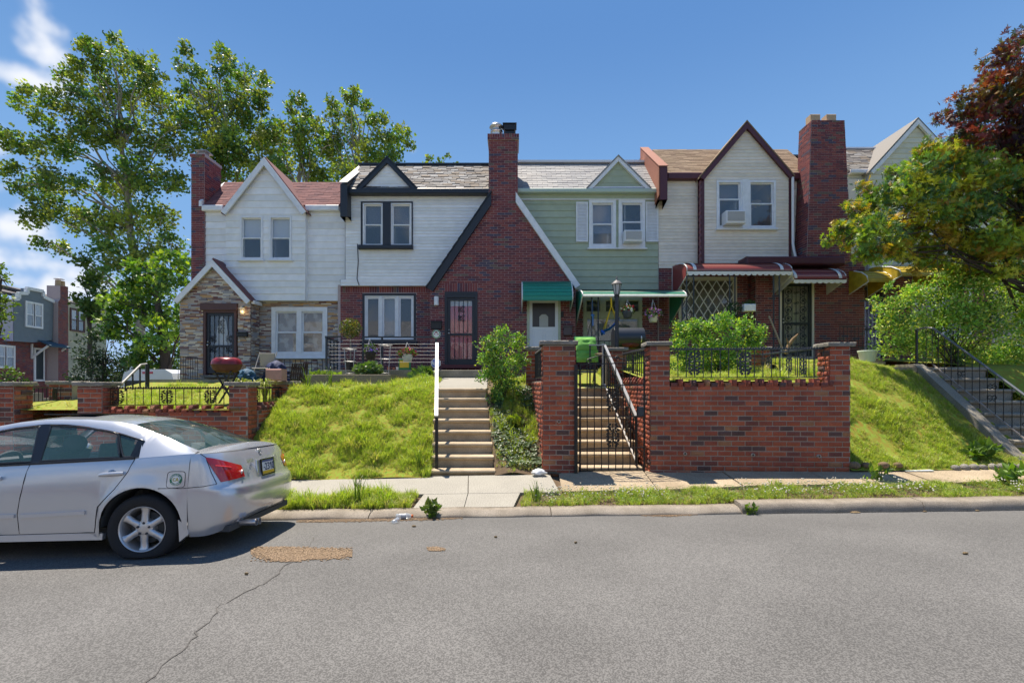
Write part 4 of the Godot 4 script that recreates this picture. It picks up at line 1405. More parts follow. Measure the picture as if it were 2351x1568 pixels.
	single("doorbell", "dark doorbell on the brick beside the white door", "doorbell", MB.new().bevel(at(1291, 722, z - 0.02), Vector3(0.08, 0.17, 0.04), 0.01), M.iron)

func house_cream() -> void:
	var z := 14.8
	var h := thing("row_house", "cream clapboard house with maroon trim and red striped awnings", "house", Vector3(ax(1712, z), 2.5, -z), "row houses above the street")
	body(h, ax(1512, z), ax(1985, z), -0.2, ay(344, 16.2), z + 0.25, z + 8.5, M.mortar)
	var up := pl([[1512, 606], [1985, 606], [1985, 410], [1512, 410]], z)
	wall(h, "wall", up, [rc(1640, 414, 1785, 530, z)], z + 0.04, 0.12, M.cream_siding)
	boards(h, "siding_board", pl([[1512.5, 616], [1606, 616], [1606, 414], [1512.5, 414]], z), [], z, 0.1, M.cream_siding, 0.012)
	boards(h, "siding_board", pl([[1818, 616], [1870, 616], [1870, 412], [1818, 412]], z), [], z, 0.1, M.cream_siding, 0.012)
	var bz := 14.6
	var w1 := rc(1645, 414.5, 1705, 526, bz)
	var w2 := rc(1717, 414.5, 1781, 526, bz)
	var bay := pl([[1616, 612], [1812, 612], [1812, 408], [1713, 293], [1616, 408]], bz)
	wall(h, "bay_wall", bay, [w1, w2], bz, 0.28, M.cream_siding)
	boards(h, "siding_board", bay, [w1, w2], bz, 0.1, M.cream_siding, 0.012)
	window(h, w1, bz, {"frame": 0.07, "sash": 0.035, "proud": 0.04, "meet": 0.62, "blind": [[0.35, M.curtain_dark]]})
	window(h, w2, bz, {"frame": 0.07, "sash": 0.035, "proud": 0.04, "meet": 0.52})
	part(h, "mullion", MB.new().box(Vector3(ax(1711, bz), ay(470, bz), -bz + 0.01), Vector3(0.2, ay(414, bz) - ay(526, bz), 0.1)), M.white_trim)
	part(h, "sill", MB.new().bevel(Vector3(ax(1713, bz), ay(527.5, bz), -bz + 0.04), Vector3(ax(1783, bz) - ax(1642, bz), 0.06, 0.14), 0.012), M.white_trim)
	air_conditioner("grey-white air conditioner in the upper window of the cream house", rc(1658, 491, 1702, 520, bz), bz)
	single("wicker_basket", "small wicker basket on the upper window ledge of the cream house", "basket", MB.new().lathe([Vector2(0.05, 0.0), Vector2(0.15, 0.06), Vector2(0.18, 0.18), Vector2(0.16, 0.2), Vector2(0.13, 0.08), Vector2(0.02, 0.03)], Vector3(ax(1745, bz), ay(471, bz), -bz - 0.26), 12), mat_once("wicker", lin(0.30, 0.22, 0.13), 0.9, M.tex.grain, 4.0))
	# maroon trim
	strip(h, "barge_board", [1712.5, 284], [1606, 410], 0.13, bz, 0.12, 0.08, M.maroon_trim)
	strip(h, "barge_board", [1712.5, 284], [1819, 406], 0.13, bz, 0.12, 0.08, M.maroon_trim)
	part(h, "corner_board", MB.new().slab(pl([[1610, 612], [1617, 612], [1617, 412], [1610, 412]], bz), -bz + 0.03, -bz - 0.2), M.maroon_trim)
	part(h, "corner_board", MB.new().slab(pl([[1811, 612], [1817, 612], [1817, 410], [1811, 410]], bz), -bz + 0.03, -bz - 0.2), M.maroon_trim)
	part(h, "corner_board", MB.new().slab(pl([[1602, 612], [1606, 612], [1606, 414], [1602, 414]], z), -z + 0.04, -z - 0.05), M.maroon_trim)
	var path := []
	for k in 90:
		var f := k / 89.0
		path.append(at(1608, lerpf(415, 612, f), z - 0.2) + Vector3(cos(f * 90.0), 0, sin(f * 90.0)) * 0.012)
	part(h, "downspout", MB.new().tube(path, 0.035, 6), mat_once("maroon_gloss", lin(0.16, 0.06, 0.07), 0.35))
	part(h, "downspout", MB.new().tube([at(1821, 407, bz - 0.1), at(1821.5, 560, bz - 0.1), at(1824, 575, bz - 0.1), at(1828, 592, bz - 0.1)], 0.04, 6), M.metal_white)
	for s in [[1530, 1612], [1815, 1858]]:
		var r := rc(s[0], 401, s[1], 416, z)
		part(h, "gutter", MB.new().bevel(Vector3(r.get_center().x, r.get_center().y, -z + 0.08), Vector3(r.size.x, r.size.y, 0.18), 0.02), M.maroon_trim)
	# roofs
	var e0 := ay(401, z)
	roof_plane(h, "s4", "shingle", [[ax(1525, z), 0], [ax(1862, z), 0], [ax(1862, z), 1], [ax(1525, z), 1]], z - 0.12, e0, z + 1.25, e0 + 1.36, M.roof_felt, {"pitch": 0.32, "course": 0.13, "joint": 0.005, "bed": -1.4, "deep": 0.010, "lift": 0.05, "uneven": 0.3, "rise": 0.004})
	gable_roof(h, [1712.5, 281], [1603, 411], [1822, 407], bz - 0.13, 16.8, M.shingle_brown[0])
	# brick chimney stack, wider below
	var cz := 14.15
	var cb := ay(600, cz)
	var ct := ay(276, cz)
	var cl := pl([[1853, 600], [1957, 600], [1940, 276], [1864.5, 276]], cz)
	part(h, "chimney", MB.new().slab(cl, -cz, -cz - 0.62), M.mortar)
	lay("b4", cl, [], face(cz), BRICK)
	var a := Vector3(cl[0].x, cl[0].y, -cz)
	var b := Vector3(cl[3].x, cl[3].y, -cz)
	var upv := (b - a).normalized()
	var out := upv.cross(Vector3(0, 0, 1)).normalized()
	if out.x > 0: out = -out
	lay("b4", PackedVector2Array([Vector2(-0.62, 0), Vector2(0, 0), Vector2(0, a.distance_to(b)), Vector2(-0.62, a.distance_to(b))]), [], Transform3D(Basis(Vector3(0, 0, 1), upv, out), a), BRICK)
	for x in [1877, 1914]:
		part(h, "flue", MB.new().bevel(Vector3(ax(x, cz), ct + 0.09, -cz - 0.2), Vector3(0.28, 0.26, 0.28), 0.02), mat_once("clay_pale", lin(0.45, 0.32, 0.2), 0.9))
	# brick ground floor
	var wz := 14.85
	var win := rc(1558, 636, 1692, 748, wz)
	var ez := 14.4
	var dr := rc(1790, 646, 1869, 822, ez)
	wall(h, "wall", pl([[1512, 872], [1760, 872], [1760, 606], [1512, 606]], wz), [win], wz, 0.25, M.mortar)
	lay("b4", pl([[1513, 872], [1750, 872], [1750, 608], [1513, 608]], wz), [win], face(wz), BRICK)
	var en := pl([[1736, 872], [1986, 872], [1986, 590], [1736, 590]], ez)
	wall(h, "entry_wall", en, [dr], ez, 0.3, M.mortar)
	lay("b4", en, [dr], face(ez), BRICK)
	lay("b4", PackedVector2Array([Vector2(-0.45, 1.8), Vector2(0, 1.8), Vector2(0, ay(606, ez)), Vector2(-0.45, ay(606, ez))]), [], side_face(ax(1736, ez), ez, false), BRICK)
	brick_set(h, "b4")
	set_down(h, "shingle", "s4", M.unit, M.shingle_brown, M.brown_tint, [3, 2, 2], M.shingle_brown_mass)
	var led := rc(1716, 588, 1943, 607, 13.9)
	part(h, "canopy", MB.new().bevel(Vector3(led.get_center().x, led.get_center().y, -14.2), Vector3(led.size.x, led.size.y, 0.6), 0.04), M.maroon_trim)
	# lattice window
	var lw := window(h, win, wz, {"frame": 0.08, "sash": 0.03, "hung": false, "proud": 0.03, "mat": mat_once("cream_paint", lin(0.62, 0.58, 0.50), 0.6), "blind": [[0.9, mat_once("drape", lin(0.20, 0.18, 0.16), 0.9)]]})
	var inn := win.grow(-0.1)
	var n := 6
	for s in [-1, 1]:
		for k in range(-n, n * 2):
			var x0 := inn.position.x + inn.size.x * k / n
			var p := Vector2(x0, inn.position.y if s > 0 else inn.end.y)
			var q := p + Vector2(inn.size.y * 0.62, inn.size.y * s)
			# clip to the opening
			var t0 := clampf((inn.position.x - p.x) / (q.x - p.x), 0, 1)
			var t1 := clampf((inn.end.x - p.x) / (q.x - p.x), 0, 1)
			if t1 - t0 < 0.03: continue
			var pa := p.lerp(q, t0)
			var pb := p.lerp(q, t1)
			part(lw, "lattice_bar", MB.new().bar(Vector3(pa.x, pa.y, -wz + 0.025 + 0.012 * s), Vector3(pb.x, pb.y, -wz + 0.025 + 0.012 * s), 0.028, 0.012, Vector3.BACK), M.white_trim)
	# entrance
	part(h, "door_frame", frame_bars(MB.new(), dr, 0.06, -ez + 0.03, 0.16, 0.03), mat_once("cream_paint", lin(0.62, 0.58, 0.50)))
	storm_door(h, dr.grow(-0.06), ez + 0.02, M.black_trim, 2)
	part(h, "door", MB.new().box(Vector3(dr.get_center().x, dr.get_center().y, -ez - 0.2), Vector3(dr.size.x - 0.1, dr.size.y - 0.05, 0.04)), mat_once("door_cream", lin(0.48, 0.46, 0.40), 0.6))
	# striped awnings
	var pr := []
	var y0 := ay(607, ez)
	for k in 13:
		var f := k / 12.0
		pr.append([0.1 + 1.15 * sin(f * PI / 2), y0 - 0.02 - 0.34 * (1 - cos(f * PI / 2)) - 0.06 * f])
	var x0 := ax(1579, 13.4)
	var x1 := ax(1820, 13.4)
	var aw := awning(h, x0, x1, wz - 0.2, pr, [M.tin_red, M.tin_red, mat_once("tin_red_pale", lin(0.42, 0.16, 0.13), 0.45)], [[x0 + 0.16, 0.09], [x1 - 0.33, 0.09]], M.tin_white)
	valance(aw, x0, x1, pr[-1][1] + 0.0, wz - 0.2 - pr[-1][0], 0.13, M.tin_white)
	for x in [x0, x1]:
		var pts := [[0.0, y0], [0.0, y0 - 0.98]]
		for k in range(12, 1, -2): pts.append([pr[k][0], pr[k][1] - (0.1 if k == 12 else 0.0)])
		if x == x0: pts.reverse()
		awning_side(aw, x, wz - 0.2, pts, M.tin_red if x == x0 else M.tin_white, M.tin_white)
	for x in [1577, 1593, 1676, 1688, 1777, 1790]:
		part(aw, "post", MB.new().tube([Vector3(ax(x, 13.45), pr[-1][1], -13.45), Vector3(ax(x, 13.45), 2.2, -13.45)], 0.02, 5), M.iron_blue)
	pr = []
	y0 = ay(609, 13.9)
	for k in 11:
		var f := k / 10.0
		pr.append([0.05 + 0.85 * sin(f * PI / 2), y0 - 0.04 - 0.36 * (1 - cos(f * PI / 2)) - 0.08 * f])
	x0 = ax(1823, 13.5)
	x1 = ax(1945, 13.5)
	aw = awning(h, x0, x1, ez, pr, [M.tin_red, M.tin_red, M.tin_red_pale], [[x0 + 0.02, 0.08], [x1 - 0.22, 0.09]], M.tin_white)
	valance(aw, x0, x1, pr[-1][1], ez - pr[-1][0], 0.12, M.tin_white)
	for x in [x0, x1]:
		var pts := [[0.05, y0], [0.05, y0 - 0.75]]
		for k in range(10, 1, -2): pts.append([pr[k][0], pr[k][1]])
		if x == x0: pts.reverse()
		awning_side(aw, x, ez, pts, M.tin_white, M.tin_white)
	# parapet towards the green house
	var px0 := ax(1516, 14.3)
	var px1 := ax(1533, 14.3)
	fin(h, "parapet", px0, px1, [[14.3, ay(458, 14.3)], [14.75, ay(446, 14.3)], [16.4, 6.6], [16.4, ay(334, 16.2)], [14.3, ay(383, 14.3)]], M.maroon_trim)
	fin(h, "parapet_cladding", px0 - 0.03, px0 - 0.005, [[14.32, ay(447, 14.3)], [16.4, 6.6], [16.4, ay(334, 16.2)], [14.32, ay(383, 14.3)]], M.terracotta)
	var c0 := Vector3(px0 - 0.04, ay(383, 14.3) + 0.005, -14.28)
	var d := Vector3(0, ay(334, 16.2) - ay(383, 14.3), -2.1)
	var wv := Vector3(px1 - px0 + 0.06, 0, 0)
	part(h, "coping", MB.new().prism([c0, c0 + wv, c0 + wv + d, c0 + d], Vector3(0, 0.03, 0)), M.terracotta)

func house_far_right() -> void:
	var z := 14.9
	var h := thing("row_house", "pale clapboard house behind the red-leaved tree with a yellow awning", "house", Vector3(ax(2150, z), 2.6, -z), "row houses above the street")
	body(h, ax(1986, z), ax(2460, z), 0.2, ay(344, 16.2), z + 0.25, z + 8.5, M.white_siding)
	var wn := rc(2060, 425, 2150, 540, 14.7)
	wall(h, "wall", pl([[1945, 625], [2460, 625], [2460, 395], [1945, 395]], z), [], z + 0.03, 0.1, M.white_siding)
	boards(h, "siding_board", pl([[1945, 625], [2000, 625], [2000, 402], [1945, 402]], z), [], z, 0.12, mat_once("pale_siding", lin(0.70, 0.68, 0.56), 0.6, M.tex.soft, 0.5), 0.014)
	boards(h, "siding_board", pl([[2210, 625], [2460, 625], [2460, 402], [2210, 402]], z), [], z, 0.12, M.pale_siding, 0.014)
	var bz := 14.7
	var bay := pl([[1998, 620], [2212, 620], [2212, 395], [2104, 281], [1998, 395]], bz)
	wall(h, "bay_wall", bay, [wn], bz, 0.25, M.white_siding)
	boards(h, "siding_board", bay, [wn], bz, 0.16, M.pale_siding, 0.014)
	window(h, wn, bz, {"lights": 2, "frame": 0.08, "proud": 0.04, "blind": [[0.5, M.blind]]})
	strip(h, "barge_board", [2103.5, 277], [1994, 397], 0.11, bz, 0.12, 0.08, M.white_trim)
	strip(h, "barge_board", [2103.5, 277], [2216, 397], 0.11, bz, 0.12, 0.08, M.white_trim)
	gable_roof(h, [2103.5, 275], [1991, 398], [2219, 398], bz - 0.12, 16.8, M.slate_old[0])
	var e0 := ay(396, z)
	roof_plane(h, "s5", "slate", [[ax(1945, z), 0], [ax(2460, z), 0], [ax(2460, z), 1], [ax(1945, z), 1]], z - 0.1, e0, z + 1.2, e0 + 1.28, M.roof_felt, {"pitch": 0.27, "course": 0.13, "joint": 0.012, "bed": -0.6, "deep": 0.016, "lift": 0.07, "uneven": 0.5, "vary": 0.2, "jitter": 0.006, "rise": 0.004})
	set_down(h, "slate", "s5", M.slates, M.slate_old, M.slate_old_tint, [3, 4, 1, 3, 2], M.slate_old_mass)
	var gr := rc(1947, 393, 2000, 402, z)
	part(h, "gutter", MB.new().bevel(Vector3(gr.get_center().x, gr.get_center().y, -z + 0.08), Vector3(gr.size.x, gr.size.y, 0.16), 0.015), M.white_trim)
	part(h, "downspout", MB.new().tube([at(1994, 402, z - 0.1), at(1994, 620, z - 0.1)], 0.045, 6), mat_once("spout_grey", lin(0.50, 0.52, 0.54), 0.4))
	part(h, "ridge_board", MB.new().box(Vector3(ax(2200, z), e0 + 1.32, -z - 1.25), Vector3(ax(2460, z) - ax(1945, z), 0.05, 0.2)), M.white_trim)
	wall(h, "wall", pl([[1987, 872], [2460, 872], [2460, 615], [1987, 615]], z), [rc(1992, 650, 2050, 830, z), rc(2100, 660, 2230, 780, z)], z + 0.3, 0.2, M.mortar)
	lay("b5", pl([[1987, 872], [2300, 872], [2300, 622], [1987, 622]], z), [rc(1992, 650, 2050, 830, z), rc(2100, 660, 2230, 780, z)], face(z + 0.3), BRICK)
	brick_set(h, "b5")
	part(h, "door", MB.new().box(Vector3(ax(2021, z), ay(742, z), -z - 0.42), Vector3(0.78, 2.4, 0.05)), mat_once("door_deep_red", lin(0.16, 0.015, 0.02), 0.5))
	storm_door(h, rc(1994, 655, 2049, 832, z), z + 0.3, M.black_trim, 1)
	window(h, rc(2100, 660, 2230, 780, z + 0.3), z + 0.3, {"lights": 2, "frame": 0.08})
	# yellow awnings, slats running out from the wall
	for q in [[1978, 2032, 14.6, 0.95, 620], [2034, 2140, 14.6, 1.25, 612], [2142, 2210, 14.6, 1.1, 612]]:
		var x0 := ax(q[0], 13.9)
		var x1 := ax(q[1], 13.9)
		var pr := []
		var y0 := ay(q[4], 14.3)
		for k in 9:
			var f := k / 8.0
			pr.append([0.05 + q[3] * sin(f * PI / 2), y0 - 0.36 * (1 - cos(f * PI / 2)) - 0.12 * f])
		var aw := awning(h, x0, x1, q[2], pr, [M.tin_yellow], [], M.tin_white)
		for x in [x0, x1]:
			var pts := [[0.05, y0], [0.05, y0 - 0.75]]
			for k in range(8, 1, -2): pts.append([pr[k][0], pr[k][1]])
			if x == x0: pts.reverse()
			awning_side(aw, x, q[2], pts, M.tin_yellow, M.tin_white)

# ---------------------------------------------------------------- the other side of the street, seen only in the windows
func build_opposite() -> void:
	for k in 5:
		var x := -16.0 + k * 8.0
		var h := thing("facing_house", "white gabled house across the street mirrored in the window panes", "house", Vector3(x, -0.3, 14.0), "houses across the street")
		part(h, "wall", MB.new().box(Vector3(x, 2.9, 17.0), Vector3(7.9, 6.4, 6.0)), M.white_siding)
		part(h, "brick_base", MB.new().box(Vector3(x, 1.2, 13.95), Vector3(7.9, 2.4, 0.1)), M.house_brick[0])
		part(h, "roof", MB.new().prism([Vector3(x - 3.98, 6.1, 13.8), Vector3(x - 3.98, 7.6, 15.6), Vector3(x - 3.98, 6.1, 20.1)], Vector3(7.96, 0, 0)), M.slate_grey[0])
		part(h, "gable", MB.new().slab(PackedVector2Array([Vector2(x - 1.9, 3.0), Vector2(x + 1.9, 3.0), Vector2(x + 1.9, 6.2), Vector2(x, 8.2), Vector2(x - 1.9, 6.2)]), 13.9, 13.4), M.white_siding_b)
		for s in [-2.9, 0.0, 2.9]:
			part(h, "window", MB.new().box(Vector3(x + s, 4.4, 13.36 if s == 0.0 else 13.97), Vector3(1.3, 1.4, 0.08)), M.room)
			part(h, "window", MB.new().box(Vector3(x + s, 1.4, 13.88), Vector3(1.3, 1.5, 0.08)), M.room)

# ---------------------------------------------------------------- garden walls, fences, gate
const ROUGH := {"pitch": 0.2235, "course": 0.0845, "joint": 0.016, "deep": 0.045, "uneven": 0.15, "rise": -0.026}
var casting: ArrayMesh
var casting_side: ArrayMesh

func along(a: Vector3, b: Vector3) -> Transform3D:      # a wall frame: x along a->b, y up, z outward (towards the street side)
	var d := Vector3(b.x - a.x, 0, b.z - a.z).normalized()
	return Transform3D(Basis(d, Vector3.UP, d.cross(Vector3.UP)), Vector3(a.x, 0, a.z))

func put_in(o: MeshInstance3D, parent: Node, fr: Transform3D) -> MeshInstance3D:
	o.transform = fr
	if org.has(parent): o.position -= org[parent]
	return o

func cap(parent: Node, fr: Transform3D, u0: float, u1: float, y: float, w0: float, w1: float) -> void:
	var b := MB.new()
	var n := 9
	var rows := []
	for k in 5:                                   # a slab with broken edges
		var r := []
		for i in n * 4:
			var f := float(i % n) / n
			var s := i / n
			var p := Vector2(lerpf(u0, u1, f), w1) if s == 0 else (Vector2(u1, lerpf(w1, w0, f)) if s == 1 else (Vector2(lerpf(u1, u0, f), w0) if s == 2 else Vector2(u0, lerpf(w0, w1, f))))
			var c := Vector2((u0 + u1) / 2, (w0 + w1) / 2)
			var g: float = [0.97, 1.0, 1.0, 0.98, 0.0][k]
			p = c + (p - c) * g * (1.0 + (rnd(-0.025, 0.02) if k < 4 else 0.0))
			r.append(Vector3(p.x, y + [0.0, 0.012, 0.055, 0.07, 0.072][k], p.y))
		r.append(r[0])
		rows.append(r)
	b.grid(rows, true)
	put_in(part(parent, "cap_stone", b, M.cap_stone), parent, fr)

func coping_row(key: String, fr: Transform3D, u0: float, u1: float, y: float) -> void:
	var pile: Array = piles.get(key, [])
	var u := u0
	while u < u1 - 0.08:
		var tall := rnd(0.10, 0.125)
		pile.append([fr * Transform3D(Basis.from_scale(Vector3(0.11, 0.085, 0.11)), Vector3(u + 0.06, y + 0.042, -0.03)), 0.2, rnd(0.62, 1.0)])
		pile.append([fr * Transform3D(Basis.from_scale(Vector3(0.085, tall + 0.03, 0.21)), Vector3(u + 0.17, y + tall / 2 + 0.015, -0.08)), 0.2, rnd(0.55, 1.0)])
		u += 0.222
	piles[key] = pile

func make_casting() -> void:
	var b := MB.new()
	for s in [-1, 1]:
		for v in [-1, 1]:
			scroll(b, Vector3(0.045 * s, 0.07 * v, 0), 0.055, 1.1, s * v, 0.0, 0.01)
			for p in [[0.075, 0.15], [0.04, 0.12], [0.085, 0.02], [0.05, 0.185], [0.09, 0.09]]:
				for k in 4:
					var a: float = TAU * k / 4 + p[0] * 20
					b.ball(Vector3(p[0] * s + cos(a) * 0.014, p[1] * v + sin(a) * 0.014, 0), Vector3(0.014, 0.014, 0.009), 5, 3)
	b.tube([Vector3(0, -0.2, 0), Vector3(0, 0.2, 0)], 0.012, 4)
	casting = b.mesh()

func fence(label: String, a: Vector3, b: Vector3, y0: float, y1: float, m: Material, casts: Array, trim := true, group := "", step := 0.145) -> Node3D:
	var t := thing("iron_fence", label, "fence", Vector3((a.x + b.x) / 2, y0, (a.z + b.z) / 2), group)
	var pa := Vector3(a.x, 0, a.z)
	var pb := Vector3(b.x, 0, b.z)
	var d := (pb - pa).normalized()
	var len := pa.distance_to(pb)
	part(t, "top_rail", MB.new().bar(pa + Vector3(0, y1, 0), pb + Vector3(0, y1, 0), 0.035, 0.018), m)
	part(t, "bottom_rail", MB.new().bar(pa + Vector3(0, y0, 0), pb + Vector3(0, y0, 0), 0.025, 0.014), m)
	if trim:
		var w := MB.new()
		var n := int(len / 0.045)
		for k in n:
			var c := pa + d * (len * (k + 0.5) / n) + Vector3(0, y1 + 0.009, 0)
			w.prism([c - d * 0.02, c + d * 0.02, c + Vector3(0, 0.028, 0) + d * 0.006], d.cross(Vector3.UP) * -0.012)
		part(t, "crest", w, m)
	var n := int(round(len / step))
	var pole := MB.new()
	pole.tube([Vector3(0, 0, 0), Vector3(0, y1 - y0, 0)], 0.0085, 4)
	var pm := pole.mesh()
	for k in n + 1:
		var o := part(t, "baluster", pm, m)
		o.position += pa + d * (len * k / n) + Vector3(0, y0, 0)
	for f in casts:
		var o := part(t, "casting", casting, m)
		o.transform = Transform3D(Basis(d, Vector3.UP, d.cross(Vector3.UP)) * Basis.from_scale(Vector3(1, (y1 - y0) / 0.5, 1)), pa + d * (len * f) + Vector3(0, (y0 + y1) / 2, 0) - t.position)
	return t

func rugged_set(parent: Node, key: String) -> void:
	set_down(parent, "brick", key, M.rugged, M.wall_brick, M.wall_tint, [5, 4, 3.5, 1.1, 0.7, 1.8], M.wall_brick_mass)

func R(u0: float, y0: float, u1: float, y1: float) -> PackedVector2Array:
	return PackedVector2Array([Vector2(u0, y0), Vector2(u1, y0), Vector2(u1, y1), Vector2(u0, y1)])

func bx(parent: Node, nm: String, fr: Transform3D, u0: float, u1: float, y0: float, y1: float, w0: float, w1: float, m: Material) -> void:
	put_in(part(parent, nm, MB.new().box(Vector3((u0 + u1) / 2, (y0 + y1) / 2, (w0 + w1) / 2), Vector3(u1 - u0, y1 - y0, w1 - w0)), m), parent, fr)

func side_of(fr: Transform3D, u: float, left: bool) -> Transform3D:
	# the end face of a wall block; its x runs along the block's depth, from the front face backwards (right) or forwards (left)
	if left: return Transform3D(Basis(fr.basis.z, Vector3.UP, -fr.basis.x), fr * Vector3(u, 0, 0))
	return Transform3D(Basis(-fr.basis.z, Vector3.UP, fr.basis.x), fr * Vector3(u, 0, 0))

func build_walls() -> void:
	make_casting()
	# right: pillar - low wall - pillar, with iron fence
	var a := Vector3(2.35, 0, -8.27)
	var b := Vector3(5.60, 0, -8.05)
	var fr := along(a, b)
	var L := a.distance_to(b)
	var t := thing("garden_wall", "tall orange-red brick retaining wall with two capped pillars right of the iron gate", "wall", Vector3(3.98, 0.15, -8.16))
	var w := PackedVector2Array([Vector2(0, -0.05), Vector2(L, -0.05), Vector2(L, 2.28), Vector2(L - 0.33, 2.28), Vector2(L - 0.33, 1.6), Vector2(0.33, 1.6), Vector2(0.33, 2.31), Vector2(0, 2.31)])
	bx(t, "mortar_core", fr, 0.006, L - 0.006, -0.1, 1.62, -0.3, 0.004, M.mortar_grey)
	bx(t, "mortar_core", fr, 0.006, 0.32, -0.1, 2.31, -0.4, 0.005, M.mortar_grey)
	bx(t, "mortar_core", fr, L - 0.32, L - 0.006, -0.1, 2.28, -0.36, 0.005, M.mortar_grey)
	lay("wr", w, [], fr, ROUGH)
	lay("wr", R(-0.4, -0.05, 0, 2.31), [], side_of(fr, 0, true), ROUGH)
	lay("wr", R(-0.36, 1.63, 0, 2.28), [], side_of(fr, L - 0.33, true), ROUGH)
	coping_row("wr", fr, 0.34, L - 0.34, 1.605)
	# return walls and rear pillars
	var side := along(Vector3(5.50, 0, -8.4), Vector3(5.58, 0, -10.7))
	var back := along(Vector3(5.28, 0, -10.75), Vector3(5.68, 0, -10.72))
	bx(t, "mortar_core", back, 0.0, 0.4, 1.4, 2.42, -0.36, 0.005, M.mortar_grey)
	lay("wr", R(0, 1.4, 0.4, 2.42), [], back, ROUGH)
	cap(t, back, -0.04, 0.44, 2.425, -0.4, 0.05)
	var ls := along(Vector3(2.36, 0, -10.6), Vector3(2.36, 0, -8.6))        # left return wall faces the steps
	bx(t, "mortar_core", Transform3D(), 2.37, 2.58, 0.0, 1.66, -10.6, -8.6, M.mortar_grey)
	lay("wr", R(0, 0.2, 2.0, 1.66), [], Transform3D(Basis(Vector3(0, 0, 1), Vector3.UP, Vector3(-1, 0, 0)), Vector3(2.37, 0, -10.6)), ROUGH)
	coping_row("wr", Transform3D(Basis(Vector3(0, 0, 1), Vector3.UP, Vector3(-1, 0, 0)), Vector3(2.37, 0, -10.55)), 0.0, 1.95, 1.66)
	var back2 := along(Vector3(2.1, 0, -10.75), Vector3(2.52, 0, -10.72))
	bx(t, "mortar_core", back2, 0.0, 0.42, 1.4, 2.40, -0.36, 0.005, M.mortar_grey)
	lay("wr", R(0, 1.4, 0.42, 2.40), [], back2, ROUGH)
	cap(t, back2, -0.04, 0.46, 2.405, -0.4, 0.05)
	rugged_set(t, "wr")
	cap(t, fr, -0.07, 0.36, 2.315, -0.45, 0.06)
	cap(t, fr, L - 0.38, L + 0.06, 2.285, -0.42, 0.06)
	for u in [0.57, 1.68, 2.74]:
		put_in(part(t, "drain_pipe", MB.new().lathe([Vector2(0.018, 0), Vector2(0.019, 0.06), Vector2(0.028, 0.06), Vector2(0.028, 0.0)], Vector3(u, 0.50 - u * 0.01, 0.0), 12, Basis(Vector3.RIGHT, PI / 2)), mat_once("pipe", lin(0.50, 0.46, 0.38), 0.7)), t, fr)
		put_in(part(t, "drain_hole", MB.new().ball(Vector3(u, 0.50 - u * 0.01, 0.03), Vector3(0.019, 0.019, 0.018), 8, 4), M.iron), t, fr)
	var q := Vector3(0, 0, 0.15)
	fence("blue-grey iron fence with floral castings on the tall brick wall", fr * Vector3(0.36, 0, -0.15), fr * Vector3(L - 0.2, 0, -0.15), 1.78, 2.26, M.iron_blue, [0.155, 0.47], true)
	fence("iron fence running back from the tall wall beside the open lawn", Vector3(5.42, 0, -8.45), Vector3(5.46, 0, -10.65), 1.80, 2.30, M.iron_blue, [0.28, 0.5, 0.86])
	fence("iron fence running back beside the gated steps", Vector3(2.47, 0, -8.68), Vector3(2.44, 0, -10.65), 1.80, 2.31, M.iron, [0.15, 0.6])
	# left gate pillar with its own return wall
	a = Vector3(0.53, 0, -8.32)
	b = Vector3(1.08, 0, -8.30)
	fr = along(a, b)
	t = thing("brick_pillar", "tall freestanding red brick gate pillar with stone cap", "pillar", Vector3(0.8, 0.12, -8.5))
	bx(t, "mortar_core", fr, 0.006, 0.544, -0.1, 2.33, -0.42, 0.005, M.mortar_grey)
	lay("wp", R(0, -0.05, 0.55, 2.33), [], fr, ROUGH)
	lay("wp", R(-0.42, -0.05, 0, 2.33), [], side_of(fr, 0, true), ROUGH)
	lay("wp", R(0, -0.05, 0.42, 2.33), [], side_of(fr, 0.55, false), ROUGH)
	cap(t, fr, -0.06, 0.60, 2.335, -0.47, 0.06)
	var sd := Transform3D(Basis(Vector3(0.06, 0, 1).normalized(), Vector3.UP, Vector3(-1, 0, 0.06).normalized()), Vector3(0.42, 0, -10.5))
	bx(t, "mortar_core", sd, 0.0, 1.8, 0.0, 1.72, -0.25, 0.005, M.mortar_grey)
	lay("wp", R(0, 0.1, 1.8, 1.72), [], sd, ROUGH)
	var bk := along(Vector3(0.30, 0, -10.5), Vector3(0.72, 0, -10.48))
	bx(t, "mortar_core", bk, 0.0, 0.4, 1.2, 2.40, -0.36, 0.005, M.mortar_grey)
	lay("wp", R(0, 1.2, 0.4, 2.40), [], bk, ROUGH)
	cap(t, bk, -0.05, 0.46, 2.405, -0.4, 0.05)
	rugged_set(t, "wp")
	put_in(part(t, "drain_pipe", MB.new().lathe([Vector2(0.018, 0), Vector2(0.019, 0.06), Vector2(0.028, 0.06), Vector2(0.028, 0.0)], Vector3(0.27, 1.03, 0.0), 12, Basis(Vector3.RIGHT, PI / 2)), M.pipe), t, fr)
	fence("short iron fence behind the freestanding gate pillar", Vector3(0.56, 0, -8.8), Vector3(0.5, 0, -10.45), 1.8, 2.3, M.iron, [0.5])
	# left: the wall behind the parked car
	a = Vector3(-7.73, 0, -8.65)
	b = Vector3(-4.80, 0, -8.85)
	fr = along(a, b)
	L = a.distance_to(b)
	t = thing("garden_wall", "low orange-red brick wall with capped pillars behind the parked silver car", "wall", Vector3(-6.26, 0.0, -8.75))
	w = PackedVector2Array([Vector2(0, -0.1), Vector2(L, -0.1), Vector2(L, 1.63), Vector2(L - 0.34, 1.63), Vector2(L - 0.34, 1.13), Vector2(0.42, 1.13), Vector2(0.42, 1.63), Vector2(0, 1.63)])
	bx(t, "mortar_core", fr, 0.006, L - 0.006, -0.15, 1.15, -0.3, 0.005, M.mortar_grey)
